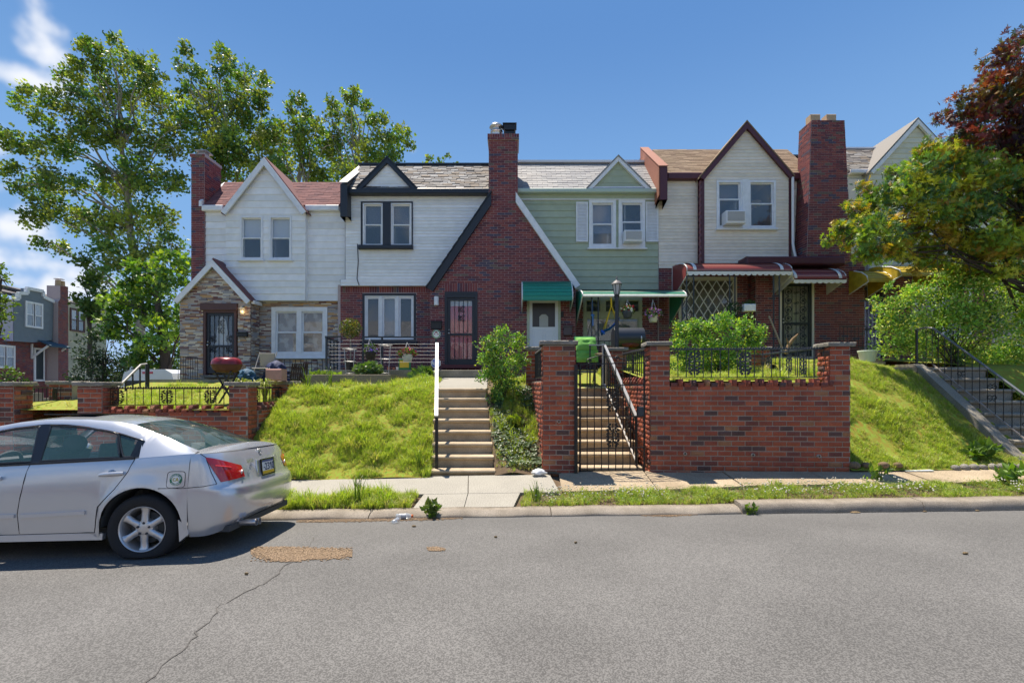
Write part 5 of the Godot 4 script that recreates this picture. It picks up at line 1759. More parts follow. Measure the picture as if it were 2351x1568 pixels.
	bx(t, "mortar_core", fr, 0.006, 0.415, -0.15, 1.63, -0.4, 0.006, M.mortar_grey)
	bx(t, "mortar_core", fr, L - 0.335, L - 0.006, -0.15, 1.63, -0.34, 0.006, M.mortar_grey)
	lay("wl", w, [], fr, ROUGH)
	lay("wl", R(0, 0, 0.34, 1.63), [], side_of(fr, L, false), ROUGH)
	lay("wl", R(0, 1.1, 0.4, 1.63), [], side_of(fr, 0.42, false), ROUGH)
	coping_row("wl", fr, 0.43, L - 0.35, 1.13)
	cap(t, fr, -0.05, 0.47, 1.635, -0.45, 0.06)
	cap(t, fr, L - 0.4, L + 0.05, 1.635, -0.4, 0.06)
	sd = Transform3D(Basis(Vector3(-0.04, 0, -1).normalized(), Vector3.UP, Vector3(1, 0, -0.04).normalized()), Vector3(-4.80, 0, -9.19))
	bx(t, "mortar_core", sd, 0.0, 1.5, 0.0, 1.17, -0.25, 0.005, M.mortar_grey)
	lay("wl", R(0, 0, 1.5, 1.17), [], sd, ROUGH)
	coping_row("wl", sd, 0.0, 1.3, 1.17)
	bk = along(Vector3(-5.22, 0, -10.55), Vector3(-4.80, 0, -10.53))
	bx(t, "mortar_core", bk, 0.0, 0.42, 0.5, 1.66, -0.36, 0.005, M.mortar_grey)
	lay("wl", R(0, 0.5, 0.42, 1.66), [], bk, ROUGH)
	lay("wl", R(0, 0.5, 0.36, 1.66), [], side_of(bk, 0.42, false), ROUGH)
	cap(t, bk, -0.05, 0.46, 1.665, -0.4, 0.05)
	rugged_set(t, "wl")
	fence("rusty iron fence with scrolled castings on the wall behind the car", fr * Vector3(0.45, 0, -0.15), fr * Vector3(L - 0.36, 0, -0.15), 1.29, 1.585, M.rust_iron, [0.06, 0.46, 0.82], true)
	fence("short rusty iron fence on the return of the low wall", Vector3(-4.93, 0, -9.25), Vector3(-4.98, 0, -10.5), 1.27, 1.585, M.rust_iron, [0.1, 0.85], true)
	# further left, across the entrance steps
	a = Vector3(-9.25, 0, -8.66)
	b = Vector3(-8.87, 0, -8.66)
	t = thing("garden_wall", "brick wall stub with slanting coping at the corner steps left of the car", "wall", Vector3(-9.2, 0.0, -9.2))
	fr = along(a, b)
	bx(t, "mortar_core", fr, -0.5, 0.374, -0.2, 1.63, -0.34, 0.005, M.mortar_grey)
	lay("wa", R(-0.5, -0.1, 0.38, 1.63), [], fr, ROUGH)
	lay("wa", R(0, 0.2, 0.34, 1.63), [], side_of(fr, 0.38, false), ROUGH)
	cap(t, fr, -0.55, 0.43, 1.635, -0.4, 0.06)
	a = Vector3(-8.93, 0, -8.9)
	b = Vector3(-9.72, 0, -10.55)
	var d := (b - a).normalized()
	sd = Transform3D(Basis(d, Vector3.UP, Vector3(-d.z, 0, d.x)), a)
	bx(t, "mortar_core", sd, 0.0, 1.8, -0.2, 1.24, -0.25, 0.005, M.mortar_grey)
	lay("wa", R(0, 0, 1.8, 1.24), [], sd, ROUGH)
	bk = along(Vector3(-9.95, 0, -10.45), Vector3(-9.45, 0, -10.45))
	bx(t, "mortar_core", bk, 0.0, 0.5, 0.4, 1.66, -0.36, 0.005, M.mortar_grey)
	lay("wa", R(0, 0.4, 0.5, 1.66), [], bk, ROUGH)
	cap(t, bk, -0.05, 0.55, 1.665, -0.4, 0.05)
	rugged_set(t, "wa")
	fence("black iron fence above the slanting brick coping at the corner steps", a + Vector3(-0.05, 0, 0), b, 1.33, 1.60, M.iron, [0.75], false, "", 0.17)
	gate()

func gate() -> void:
	var z := 8.32
	var t := thing("iron_gate", "tall black iron gate with two floral medallions between brick pillars", "gate", Vector3(1.7, 0.15, -z))
	var x0 := ax(1332, z)
	var x1 := ax(1479.5, z)
	part(t, "hinge_post", MB.new().box(Vector3(ax(1317.5, z) + 0.03, ay(965, z), -z + 0.06), Vector3(0.055, ay(838, z) - ay(1092, z), 0.03)), M.iron)
	for x in [x0, x1]:
		part(t, "stile", MB.new().tube([Vector3(x, ay(1083, z), -z), Vector3(x, ay(836 if x == x0 else 832, z), -z)], 0.017, 4), M.iron)
	for y in [[836.7, 832.4], [887, 883], [958, 956], [1030.5, 1027], [1081.5, 1079]]:
		part(t, "rail", MB.new().bar(Vector3(x0, ay(y[0], z), -z), Vector3(x1, ay(y[1], z), -z), 0.014, 0.018), M.iron)
	for k in 8:
		var x := lerpf(x0, x1, (k + 1) / 9.0)
		var path := []
		for i in 13: path.append(Vector3(x + 0.002 * (1 if i % 2 else -1), lerpf(ay(1081, z), ay(835, z), i / 12.0), -z + 0.002 * (1 if i % 3 else -1)))
		part(t, "bar", MB.new().tube(path, 0.0085, 4), M.iron)
	for y in [918, 999]:
		var o := part(t, "medallion", casting, M.iron)
		o.transform = Transform3D(Basis.from_scale(Vector3(1.05, 1.0, 1.2)), Vector3(ax(1407, z), ay(y, z), -z + 0.012) - t.position)
	part(t, "lock_plate", MB.new().bevel(Vector3(ax(1471, z), ay(944.5, z), -z + 0.015), Vector3(0.105, 0.16, 0.03), 0.005), M.iron_blue)
	var b := MB.new()
	scroll(b, Vector3(ax(1352, z), ay(830, z), -z), 0.05, 1.3, 1, 0)
	scroll(b, Vector3(ax(1418, z), ay(824, z), -z), 0.05, 1.3, -1, PI)
	b.tube([Vector3(ax(1352, z), ay(824, z), -z), Vector3(ax(1380, z), ay(815, z), -z), Vector3(ax(1418, z), ay(821, z), -z), Vector3(ax(1448, z), ay(831, z), -z)], 0.008, 4)
	part(t, "scroll", b, M.iron)
	for y in [930, 1062]:
		part(t, "hinge", MB.new().tube([Vector3(ax(1322, z), ay(y, z), -z + 0.02), Vector3(x0, ay(y, z), -z + 0.01)], 0.016, 5), M.rust_iron)

# ---------------------------------------------------------------- steps and hand rails
func flight(label: String, n: int, x0: float, x1: float, z0: float, y0: float, run: float, rise: float, shift: float, m: Material, cheek := 0.0) -> Node3D:
	var t := thing("steps", label, "steps", Vector3((x0 + x1) / 2, y0 - rise, -z0))
	for k in n:
		var dx := shift * k
		var z := z0 + run * k
		var y := y0 + rise * k
		var a := x0 + dx
		var b := x1 + dx
		var s := MB.new()
		# tread with a rounded nosing
		var pr := [[0.03, -0.075], [-0.012, -0.07], [-0.035, -0.055], [-0.045, -0.035], [-0.038, -0.012], [-0.015, 0.0], [run + 0.02, 0.0], [run + 0.02, -0.075]]
		var ring := []
		for p in pr: ring.append(Vector3(a, y + p[1], -(z + p[0])))
		var rows := []
		for p in ring: rows.append([p, p + Vector3(b - a, 0, 0)])
		s.grid(rows, true)
		for i in range(1, ring.size() - 1):
			s.tri(ring[0], ring[i + 1], ring[i])
			s.tri(ring[0] + Vector3(b - a, 0, 0), ring[i] + Vector3(b - a, 0, 0), ring[i + 1] + Vector3(b - a, 0, 0))
		var st := part(t, "step", s, m)
		part(st, "riser", MB.new().box(Vector3((a + b) / 2, y - 0.07 - rise * 0.9, -(z + 0.02 + run / 2)), Vector3(b - a - 0.01, rise * 1.8, run + 0.02)), m)
	return t

func build_stairs() -> void:
	# steps up to the red door
	var t := flight("eight tan concrete steps up the grass bank to the red door", 8, -1.38, -0.287, 8.33, 0.20, 0.275, 0.197, -0.036, M.step_concrete)
	var top := Vector3(-1.64, 1.575, -10.26)
	var pth := MB.new()
	var c := [Vector3(-1.64, 1.572, -10.5), Vector3(-0.54, 1.572, -10.5), Vector3(-0.62, 1.845, -12.36), Vector3(-1.78, 1.845, -12.36)]
	var e := []
	for p in c: e.append(p - Vector3(0, 0.2, 0))
	part(t, "landing", pth.hexa(c + e), M.concrete_new)
	# porch of the red door house
	var pz := 12.3
	var p := thing("porch", "low concrete porch slab under the three-part window", "porch", Vector3(-2.5, 1.8, -13.5))
	part(p, "slab", MB.new().bevel(Vector3((ax(742, pz) + ax(1112, pz)) / 2, 1.935, -(pz + 14.9) / 2), Vector3(ax(1112, pz) - ax(742, pz), 0.19, 14.9 - pz), 0.012), M.concrete)
	part(p, "base", MB.new().box(Vector3((ax(742, pz) + ax(1112, pz)) / 2, 1.4, -(pz + 14.9) / 2 - 0.03), Vector3(ax(1112, pz) - ax(742, pz) - 0.06, 0.88, 14.8 - pz)), M.concrete)
	var rl := thing("porch_railing", "dark porch railing with horizontal cables under the three-part window", "railing", Vector3(-2.6, 2.03, -12.45))
	var rz := 12.45
	part(rl, "top_rail", MB.new().bar(at(831, 774, rz), at(1003, 774, rz), 0.05, 0.035), M.iron_blue)
	part(rl, "top_rail", MB.new().bar(at(746, 773, rz), at(783, 773, rz), 0.05, 0.035), M.iron_blue)
	part(rl, "top_rail", MB.new().bar(at(748, 775, rz), at(777, 786, 14.7), 0.05, 0.035), M.iron_blue)
	for x in [749, 833, 877, 1001]:
		part(rl, "post", MB.new().bar(at(x, 774, rz), Vector3(ax(x, rz), 2.02, -rz), 0.045, 0.045, Vector3.BACK), M.iron_blue)
	for x in [758, 766, 774]:
		var zz := lerpf(rz, 14.7, (x - 750) / 27.0)
		part(rl, "post", MB.new().bar(at(x, 779, zz), Vector3(ax(x, zz), 2.02, -zz), 0.03, 0.03, Vector3.BACK), M.iron_blue)
	for k in 7:
		var y := 2.79 - k * 0.093
		part(rl, "cable", MB.new().tube([Vector3(ax(749, rz), y, -rz), Vector3(ax(1001, rz), y, -rz)], 0.004, 4), mat_once("cable_grey", lin(0.25, 0.25, 0.26), 0.4))
		part(rl, "cable", MB.new().tube([Vector3(ax(749, rz), y, -rz), at(777, 884 - (y - 1.65) * F / 14.7, 14.7)], 0.008, 4), M.iron)
	# white-capped hand rail
	var hr := thing("hand_rail", "white flat hand rail on a thin black post beside the steps to the red door", "railing", Vector3(-1.33, 0.2, -8.5))
	var a := at(1003, 788, 10.3)
	var b := at(1001.5, 955, 8.42)
	part(hr, "rail", MB.new().bar(a, b, 0.062, 0.03), M.metal_white)
	part(hr, "post", MB.new().bar(b + Vector3(0, -0.02, -0.04), Vector3(b.x, 0.17, b.z - 0.04), 0.05, 0.05, Vector3.BACK), M.iron)
	part(hr, "post", MB.new().bar(a + Vector3(0, -0.02, 0.04), Vector3(a.x, 1.55, a.z + 0.04), 0.04, 0.04, Vector3.BACK), M.iron)
	# steps behind the gate
	t = flight("tan concrete steps behind the iron gate", 8, 1.18, 2.30, 8.62, 0.205, 0.28, 0.199, 0.012, M.step_concrete)
	part(t, "landing", MB.new().box(Vector3(1.75, 1.53, -11.6), Vector3(1.2, 0.12, 1.75)), M.concrete)
	var sr := thing("hand_rail", "black iron stair rail with worn silver top behind the gate", "railing", Vector3(2.25, 0.3, -8.7))
	a = Vector3(2.02, 2.52, -10.6)
	b = Vector3(2.20, 1.10, -8.62)
	part(sr, "rail", MB.new().bar(a, b, 0.05, 0.025), mat_once("worn_rail", lin(0.42, 0.42, 0.42), 0.35, M.tex.fine, 2.0))
	part(sr, "rail", MB.new().bar(a + Vector3(0, -0.1, 0), b + Vector3(0, -0.1, 0), 0.03, 0.015), M.iron)
	part(sr, "bottom_rail", MB.new().bar(a + Vector3(0, -0.85, 0), b + Vector3(0, -0.80, 0), 0.03, 0.02), mat_once("rail_white", lin(0.5, 0.48, 0.45), 0.7))
	for k in 15:
		var q := a.lerp(b, k / 14.0)
		part(sr, "baluster", MB.new().tube([q, q + Vector3(0, -0.84, 0)], 0.010 if k % 14 else 0.022, 4), M.iron)
	for f in [0.15, 0.45, 0.75]:
		var o := part(sr, "casting", casting, M.iron)
		o.transform = Transform3D(Basis(Vector3.UP, PI / 2) * Basis.from_scale(Vector3(1.1, 1.2, 1)), a.lerp(b, f) + Vector3(0, -0.45, 0) - sr.position)
	part(sr, "newel", MB.new().bar(a + Vector3(-0.02, 0.03, -0.05), a + Vector3(-0.02, -0.95, -0.05), 0.05, 0.05, Vector3.BACK), mat_once("worn_rail", lin(0.42, 0.42, 0.42)))
	part(sr, "newel", MB.new().bar(a + Vector3(-0.32, 0.0, 0.0), a + Vector3(-0.32, -0.95, 0.0), 0.03, 0.03, Vector3.BACK), M.iron)
	part(sr, "rail", MB.new().bar(a + Vector3(-0.34, 0.0, 0), a, 0.05, 0.025), M.worn_rail)
	# steps at the right edge
	t = flight("pale concrete steps climbing past the hedge at the right edge", 9, 8.80, 9.95, 8.0, 0.24, 0.275, 0.2215, 0.0, M.concrete)
	part(t, "landing", MB.new().box(Vector3(9.1, 1.97, -11.5), Vector3(2.0, 0.12, 2.4)), M.concrete_tan)
	part(t, "walkway", MB.new().box(Vector3(7.6, 2.17, -11.9), Vector3(2.4, 0.06, 0.9)), M.concrete_tan)
	var ck := MB.new()
	var r := []
	for q in [[7.8, 0.0], [7.8, 0.12], [8.3, 0.42], [9.2, 1.2], [10.1, 1.92], [10.4, 2.1], [10.9, 2.1], [10.9, 0.0]]: r.append(Vector2(-q[0], q[1]))
	ck.slab(PackedVector2Array(r), 0.0, -0.2)
	var cm := part(t, "cheek_wall", ck, M.concrete)
	cm.transform = Transform3D(Basis(Vector3(0, 0, 1), Vector3.UP, Vector3(-1, 0, 0)), Vector3(8.58, 0, 0) - t.position)
	sr = thing("hand_rail", "black iron stair rail with a bent top beside the hedge", "railing", Vector3(8.92, 0.6, -8.6))
	var top_path := [Vector3(8.92, 2.86, -10.75), Vector3(8.92, 2.89, -10.5), Vector3(8.92, 2.85, -10.3), Vector3(8.92, 2.72, -10.12), Vector3(8.92, 1.05, -7.9)]
	part(sr, "rail", MB.new().tube(top_path, 0.022, 6), mat_once("rail_shiny", lin(0.12, 0.13, 0.14), 0.25))
	part(sr, "bottom_rail", MB.new().bar(Vector3(8.92, 2.08, -10.3), Vector3(8.92, 0.30, -7.9), 0.02, 0.02), mat_once("rail_grey", lin(0.28, 0.24, 0.21), 0.6))
	part(sr, "post", MB.new().bar(Vector3(8.92, 2.87, -10.72), Vector3(8.92, 2.0, -10.72), 0.035, 0.035, Vector3.BACK), M.iron)
	for k in 17:
		var f := (k + 0.5) / 17.0
		var z := lerpf(10.55, 8.0, f)
		var yt := 2.88 if z > 10.2 else lerpf(2.72, 1.05, (10.12 - z) / 2.22)
		part(sr, "baluster", MB.new().tube([Vector3(8.92, yt, -z), Vector3(8.92, lerpf(2.08, 0.30, maxf(0.0, (10.3 - z) / 2.4)) - (0.12 if k % 4 == 0 else 0.0), -z)], 0.0095, 4), M.iron)
	for f in [0.28, 0.55, 0.82]:
		var z := lerpf(10.3, 8.0, f)
		var b2 := MB.new()
		for s in [-1, 1]:
			for v in [-1, 1]:
				scroll(b2, Vector3(0.05 * s, 0.1 * v, 0), 0.06, 1.2, s * v, PI / 2 * v)
		var o := part(sr, "scroll", b2, M.iron)
		o.transform = Transform3D(Basis(Vector3.UP, PI / 2), Vector3(8.92, lerpf(2.45, 0.75, f), -z) - sr.position)

# ---------------------------------------------------------------- the parked car
# local axes: x towards the rear (0 at the rear axle), y up from the road, z towards the street
const BELT := [[-3.8, 0.66], [-2.6, 0.84], [-1.35, 0.89], [-0.13, 0.945], [0.4, 0.985], [0.8, 1.0]]
const GLASS_TOP := [[-2.02, 0.90], [-1.64, 1.185], [-1.36, 1.25], [-1.09, 1.282], [-0.9, 1.279], [-0.726, 1.262], [-0.465, 1.218], [-0.3, 1.18], [-0.10, 1.12], [-0.02, 1.06], [0.0, 1.0]]
const RAIL := [[-2.1, 0.94], [-1.64, 1.24], [-1.36, 1.30], [-1.09, 1.328], [-0.75, 1.326], [-0.46, 1.305], [-0.28, 1.27], [-0.05, 1.19], [0.2, 1.09], [0.46, 0.995]]
const RAIL_W := [[-2.1, 0.80], [-1.5, 0.64], [-1.1, 0.60], [-0.3, 0.60], [0.0, 0.65], [0.46, 0.74]]

func low_edge(x: float) -> float:
	var y := prof([[-3.8, 0.24], [-3.3, 0.19], [0.30, 0.175], [0.42, 0.20], [0.8, 0.26], [1.1, 0.30]], x)
	for c in [0.0, -2.825]:
		var d := absf(x - c)
		if d < 0.375: y = maxf(y, 0.30 + sqrt(0.375 * 0.375 - d * d))
	return y

func car_section(x: float) -> Array:       # half section: [z, y] from the sill to the middle of the deck
	var lo := low_edge(x)
	var be := prof(BELT, x)
	var out := []
	for p in [[0.845, 0.0], [0.885, 0.13], [0.905, 0.36], [0.912, 0.55], [0.905, 0.74], [0.89, 0.90], [0.868, 1.0]]:
		var y: float = lerpf(lo, be, p[1])
		var w: float = p[0]
		# the body draws in below, whatever the arch does
		w = prof([[0.16, 0.842], [0.28, 0.878], [0.46, 0.902], [0.6, 0.912], [0.75, 0.906], [be - 0.07, 0.888], [be, 0.862]], y)
		var arch := 0.0
		for c in [0.0, -2.825]:
			var r := Vector2(x - c, y - 0.30).length()
			arch = maxf(arch, smoothstep(0.50, 0.385, r))
		w += arch * 0.018
		out.append(Vector2(w, y))
	return out

func rear_x(y: float) -> float:
	return prof([[0.2, 0.77], [0.3, 0.83], [0.42, 0.87], [0.55, 0.875], [0.645, 0.85], [0.66, 0.815], [0.8, 0.765], [0.95, 0.69], [1.02, 0.63], [1.045, 0.58]], y)

func car_side(z: float, y: float, x: float) -> float:
	return z

func glass_pt(x: float, v: float, s: float, out := 0.0) -> Vector3:
	var y := lerpf(prof(BELT, x) + 0.012, prof(GLASS_TOP, x), v)
	var w := lerpf(0.862, 0.655, clampf((y - 0.93) / 0.36, -0.2, 1.2)) + out
	return Vector3(x, y, w * s)

func build_car() -> void:
	var yaw := deg_to_rad(4.5)
	var right := Vector3(-sin(yaw), 0, -cos(yaw))
	var near := Vector3(-3.545, road_y(-3.49, 4.63), -4.63)
	var car := Node3D.new()
	car.name = "parked_car"
	add_child(car)
	tag(car, "silver four-door sedan parked at the kerb with a flat rear tyre", "car")
	car.transform = Transform3D(Basis(Vector3.UP, yaw) * Basis(Vector3.RIGHT, deg_to_rad(-3.6)), near + right * 0.89 + Vector3(0, -0.055, 0))
	var paint := mat("car_paint", lin(0.53, 0.55, 0.59), 0.24, null, 1.0, {"metal": 0.55, "coat": 0.8})
	var blk := mat("car_black", lin(0.008, 0.009, 0.012), 0.25)
	var dark := mat("car_inside", lin(0.05, 0.055, 0.06), 0.8)
	var gl := mat("car_glass", Color(0.42, 0.62, 0.60, 0.13), 0.03, null, 1.0, {"glass": 1})
	gl.metallic_specular = 0.8
	# lower body
	var xs := []
	var x := -3.62
	while x < 0.44:
		xs.append(x)
		var nr := minf(absf(x), absf(x + 2.825))
		x += 0.025 if absf(nr - 0.33) < 0.12 else 0.055
	for s in [1.0, -1.0]:
		var rows := []
		for q in xs:
			var r := []
			for p in car_section(q): r.append(Vector3(q, p.y, p.x * s))
			rows.append(r)
		part(car, "body_side", MB.new().grid(rows, s > 0), paint)
	# hood, cowl and nose
	var rows := []
	for k in 15:
		var q := lerpf(-3.62, -2.05, k / 14.0)
		var r := []
		for j in 11:
			var f := j / 10.0 * 2 - 1
			r.append(Vector3(q, prof(BELT, q) + 0.09 * (1 - f * f) * prof([[-3.62, 0.3], [-2.05, 1.0]], q), f * 0.862))
		rows.append(r)
	part(car, "hood", MB.new().grid(rows, true), paint)
	rows = []
	for k in 9:
		var ph := k / 8.0 * PI / 2
		var r := []
		for j in 7:
			var pt: Vector2 = car_section(-3.62)[j]
			r.append(Vector3(-3.62 - 0.3 * sin(ph), pt.y, pt.x * pow(cos(ph), 0.6)))
		rows.append(r)
	part(car, "front_bumper", MB.new().grid(rows), paint)
	for r in rows:
		for j in r.size(): r[j].z *= -1
	part(car, "front_bumper", MB.new().grid(rows, true), paint)
	# rear quarter: bumper and tail wrap round the corner; the tail leans forward towards the top
	var sec := car_section(0.42)
	var ys := [0.185, 0.24, 0.30, 0.38, 0.47, 0.56, 0.62, 0.648, 0.656, 0.70, 0.76, 0.82, 0.88, 0.94, 0.985]
	for s in [1.0, -1.0]:
		rows = []
		for k in 19:
			var ph := k / 18.0 * PI / 2
			var r := []
			for y in ys:
				var w := prof([[0.185, 0.845], [0.28, 0.878], [0.46, 0.902], [0.6, 0.912], [0.656, 0.908], [0.75, 0.90], [0.92, 0.882], [0.985, 0.862]], y)
				var xr := rear_x(y)
				var yy: float = y + (0.10 * smoothstep(0.35, 0.185, y) * pow(sin(ph), 2.0))
				r.append(Vector3(0.42 + (xr - 0.42) * pow(sin(ph), 0.62), yy, w * pow(cos(ph), 0.50) * s))
			rows.append(r)
		part(car, "rear_quarter", MB.new().grid(rows, s > 0), paint)
		# trunk lid top
		var deck := []
		for k in 13:
			var ph := k / 12.0 * PI / 2
			var r := []
			for j in 6:
				var f := 1.0 - j / 5.0
				var y := lerpf(0.985, 1.045, 1.0 - pow(f, 3.0))
				var xr := rear_x(y)
				r.append(Vector3(0.40 + (xr - 0.40) * pow(sin(ph), 0.62), y + 0.012 * sin(ph), 0.862 * f * pow(cos(ph), 0.50) * s))
			deck.append(r)
		part(car, "trunk_lid", MB.new().grid(deck, s > 0), paint)
	# roof and pillars
	for s in [1.0, -1.0]:
		rows = []
		for k in 60:
			var q := lerpf(-2.08, 0.45, k / 59.0)
			var lowv: Vector3 = glass_pt(q, 1.0, s) if q < -0.075 else Vector3(q, prof(BELT, q), 0.863 * s)
			var rail := Vector3(q, prof(RAIL, q), prof(RAIL_W, q) * s)
			if lowv.y > rail.y - 0.005: lowv.y = rail.y - 0.005
			rows.append([lowv, lowv.lerp(rail, 0.5) + Vector3(0, 0.012, 0.016 * s), rail])
		part(car, "pillar", MB.new().grid(rows, s > 0), paint)
	rows = []
	for k in 25:
		var q := lerpf(-1.48, -0.28, k / 24.0)
		var r := []
		for j in 13:
			var f := j / 12.0 * 2 - 1
			r.append(Vector3(q, prof(RAIL, q) + 0.058 * (1 - f * f) * prof([[-1.48, 0.8], [-1.0, 1.0], [-0.28, 0.75]], q), prof(RAIL_W, q) * f))
		rows.append(r)
	part(car, "roof", MB.new().grid(rows, true), paint)
	part(car, "sunroof", MB.new().box(Vector3(-1.05, 1.382, 0), Vector3(0.5, 0.012, 0.86)), blk)
	# front and rear screens
	for w in [[-2.08, -1.49, 0.10, 0.06], [-0.275, 0.43, 0.056, 0.045]]:
		rows = []
		for k in 11:
			var q := lerpf(w[0], w[1], k / 10.0)
			var r := []
			for j in 11:
				var f := j / 10.0 * 2 - 1
				r.append(Vector3(q, prof(RAIL, q) - 0.004 + lerpf(w[2], w[3], k / 10.0) * (1 - f * f), (prof(RAIL_W, q) - 0.012) * f))
			rows.append(r)
		part(car, "windscreen" if w[0] < -1 else "rear_window", MB.new().grid(rows, true), gl)
	# side windows: front door, rear door, quarter light, with black frames
	for s in [1.0, -1.0]:
		var cuts := [[-1.98, -1.14, -1.03], [-0.97, -0.37, -0.25], [-0.335, -0.09, -0.13]]      # left end, right end at the top, right end at the belt
		var lefts := [[-1.98, -1.98], [-1.03, -0.96], [-0.36, -0.22]]
		for k in 3:
			var g := MB.new()
			var rr := []
			for i in 13:
				var col := []
				for j in 6:
					var v := j / 5.0
					var xl := lerpf(lefts[k][1], lefts[k][0], v)
					var xr := lerpf(cuts[k][2], cuts[k][1], v)
					col.append(glass_pt(lerpf(xl, xr, i / 12.0), 0.03 + v * 0.92, s, -0.004))
				rr.append(col)
			g.grid(rr, s > 0)
			part(car, "side_window", g, gl)
			var path := []
			for i in 13: path.append(rr[i][0])
			for j in range(1, 6): path.append(rr[12][j])
			for i in range(11, -1, -1): path.append(rr[i][5])
			for j in range(4, -1, -1): path.append(rr[0][j])
			part(car, "window_frame", MB.new().tube(path, 0.011, 5), blk)
		var bp := []
		for j in 7:
			var v := j / 6.0
			bp.append([glass_pt(lerpf(-1.035, -1.15, v), v, s, 0.004), glass_pt(lerpf(-0.955, -1.04, v), v, s, 0.004)])
		part(car, "door_pillar", MB.new().grid(bp, s < 0), blk)
		bp = []
		for j in 5:
			var v := j / 4.0
			bp.append([glass_pt(lerpf(-0.16, -0.15, v), v, s, 0.003), glass_pt(lerpf(-0.075, -0.085, v), v, s, 0.003)])
		part(car, "door_pillar", MB.new().grid(bp, s < 0), blk)
		var belt := []
		for k in 12:
			var q := lerpf(-1.98, -0.1, k / 11.0)
			belt.append(Vector3(q, prof(BELT, q) + 0.006, 0.868 * s))
		part(car, "belt_trim", MB.new().tube(belt, 0.011, 5), blk)
		# door gaps
		for gp in [[[-1.045, 0.90], [-1.06, 0.70], [-1.10, 0.45], [-1.095, 0.26]], [[-0.10, 0.94], [-0.14, 0.82], [-0.24, 0.66], [-0.385, 0.50], [-0.41, 0.30], [-0.42, 0.26]], [[-0.42, 0.255], [-1.095, 0.25], [-2.2, 0.25]], [[0.16, 0.665], [0.36, 0.66], [0.55, 0.672], [0.66, 0.69]], [[0.50, 0.985], [0.55, 0.95], [0.61, 0.80], [0.66, 0.69]]]:
			var path := []
			for i in range(gp.size() - 1):
				for j in 5:
					var f := j / 5.0
					path.append(Vector2(gp[i][0], gp[i][1]).lerp(Vector2(gp[i + 1][0], gp[i + 1][1]), f))
			path.append(Vector2(gp[-1][0], gp[-1][1]))
			var p3 := []
			for q in path: p3.append(body_pt(q.x, q.y, s, -0.001))
			part(car, "panel_gap", MB.new().tube(p3, 0.0042, 4), blk)
		# handles and rubbing strips
		for hx in [-0.28, -1.36]:
			var c := body_pt(hx, 0.805 if hx > -1 else 0.775, s, 0.0)
			part(car, "handle_cup", MB.new().ball(c + Vector3(0.0, 0, -0.012 * s), Vector3(0.055, 0.042, 0.02), 12, 8), paint)
			part(car, "door_handle", MB.new().tube([c + Vector3(-0.10, -0.008, 0.012 * s), c + Vector3(-0.05, 0.0, 0.03 * s), c + Vector3(0.05, 0.006, 0.03 * s), c + Vector3(0.11, 0.008, 0.012 * s)], [0.016, 0.02, 0.02, 0.016], 8), paint)
		for q in [[-1.075, -0.5], [-2.3, -1.12]]:
			part(car, "rubbing_strip", MB.new().bar(body_pt(q[0], 0.425, s, 0.006), body_pt(q[1], 0.448 if q[1] > -1 else 0.428, s, 0.006), 0.02, 0.034), paint)
		part(car, "side_skirt", MB.new().bar(Vector3(-2.35, 0.215, 0.845 * s), Vector3(-0.36, 0.212, 0.845 * s), 0.05, 0.06), paint)
		part(car, "mud_flap", MB.new().slab(PackedVector2Array([Vector2(0.33, 0.36), Vector2(0.41, 0.30), Vector2(0.43, 0.22), Vector2(0.35, 0.15)]), 0.885 * s, 0.82 * s), paint)
		# tail lamp wrapping the corner
		var lamp := []
		for k in 13:
			var f := k / 12.0
			var r := []
			for j in 7:
				var v := j / 6.0
				var ph := lerpf(lerpf(0.60, 0.30, v), 1.22, f)
				var y := lerpf(lerpf(0.705, 0.725, f), lerpf(0.95, 0.84, pow(f, 1.6)), v)
				var w := prof([[0.656, 0.908], [0.75, 0.90], [0.92, 0.882], [0.985, 0.862]], y)
				var xr := rear_x(y)
				var o := 1.012
				r.append(Vector3(0.42 + (xr - 0.42) * pow(sin(ph), 0.62) * o, y, w * pow(cos(ph), 0.50) * s * 1.006))
			lamp.append(r)
		var red := mat_once("tail_red", lin(0.45, 0.008, 0.012), 0.08, null, 1.0, {"coat": 1.0})
		var tl := part(car, "tail_lamp", MB.new().grid(lamp, s > 0), red)
		var lc: Vector3 = lamp[11][2]
		part(tl, "reversing_lens", MB.new().ball(lc + Vector3(0.004, 0.01, 0), Vector3(0.004, 0.026, 0.022), 10, 6), mat_once("lens_clear", lin(0.75, 0.72, 0.72), 0.15))
		part(tl, "reflector_band", MB.new().tube([lamp[2][4], lamp[5][4], lamp[8][4]], 0.006, 5), mat_once("lens_bright", lin(0.7, 0.05, 0.05), 0.15))
		part(car, "mirror", MB.new().ball(Vector3(-1.93, 0.95, 0.98 * s), Vector3(0.07, 0.07, 0.11), 10, 8), paint)
	# underside, arches, exhaust
	part(car, "underbody", MB.new().box(Vector3(-1.4, 0.235, 0), Vector3(4.3, 0.06, 1.5)).box(Vector3(0.45, 0.27, 0), Vector3(0.5, 0.08, 1.2)), dark)
	for c in [0.0, -2.825]:
		for s in [1.0, -1.0]:
			var r2 := []
			for k in 17:
				var a := PI * k / 16.0
				var p := Vector3(c + cos(a) * 0.372, 0.30 + sin(a) * 0.372, 0)
				r2.append([p + Vector3(0, 0, 0.885 * s), p + Vector3(0, 0, 0.5 * s)])
			part(car, "arch_liner", MB.new().grid(r2, s < 0), dark)
			part(car, "arch_liner", MB.new().box(Vector3(c, 0.45, 0.52 * s), Vector3(0.74, 0.5, 0.02)), dark)
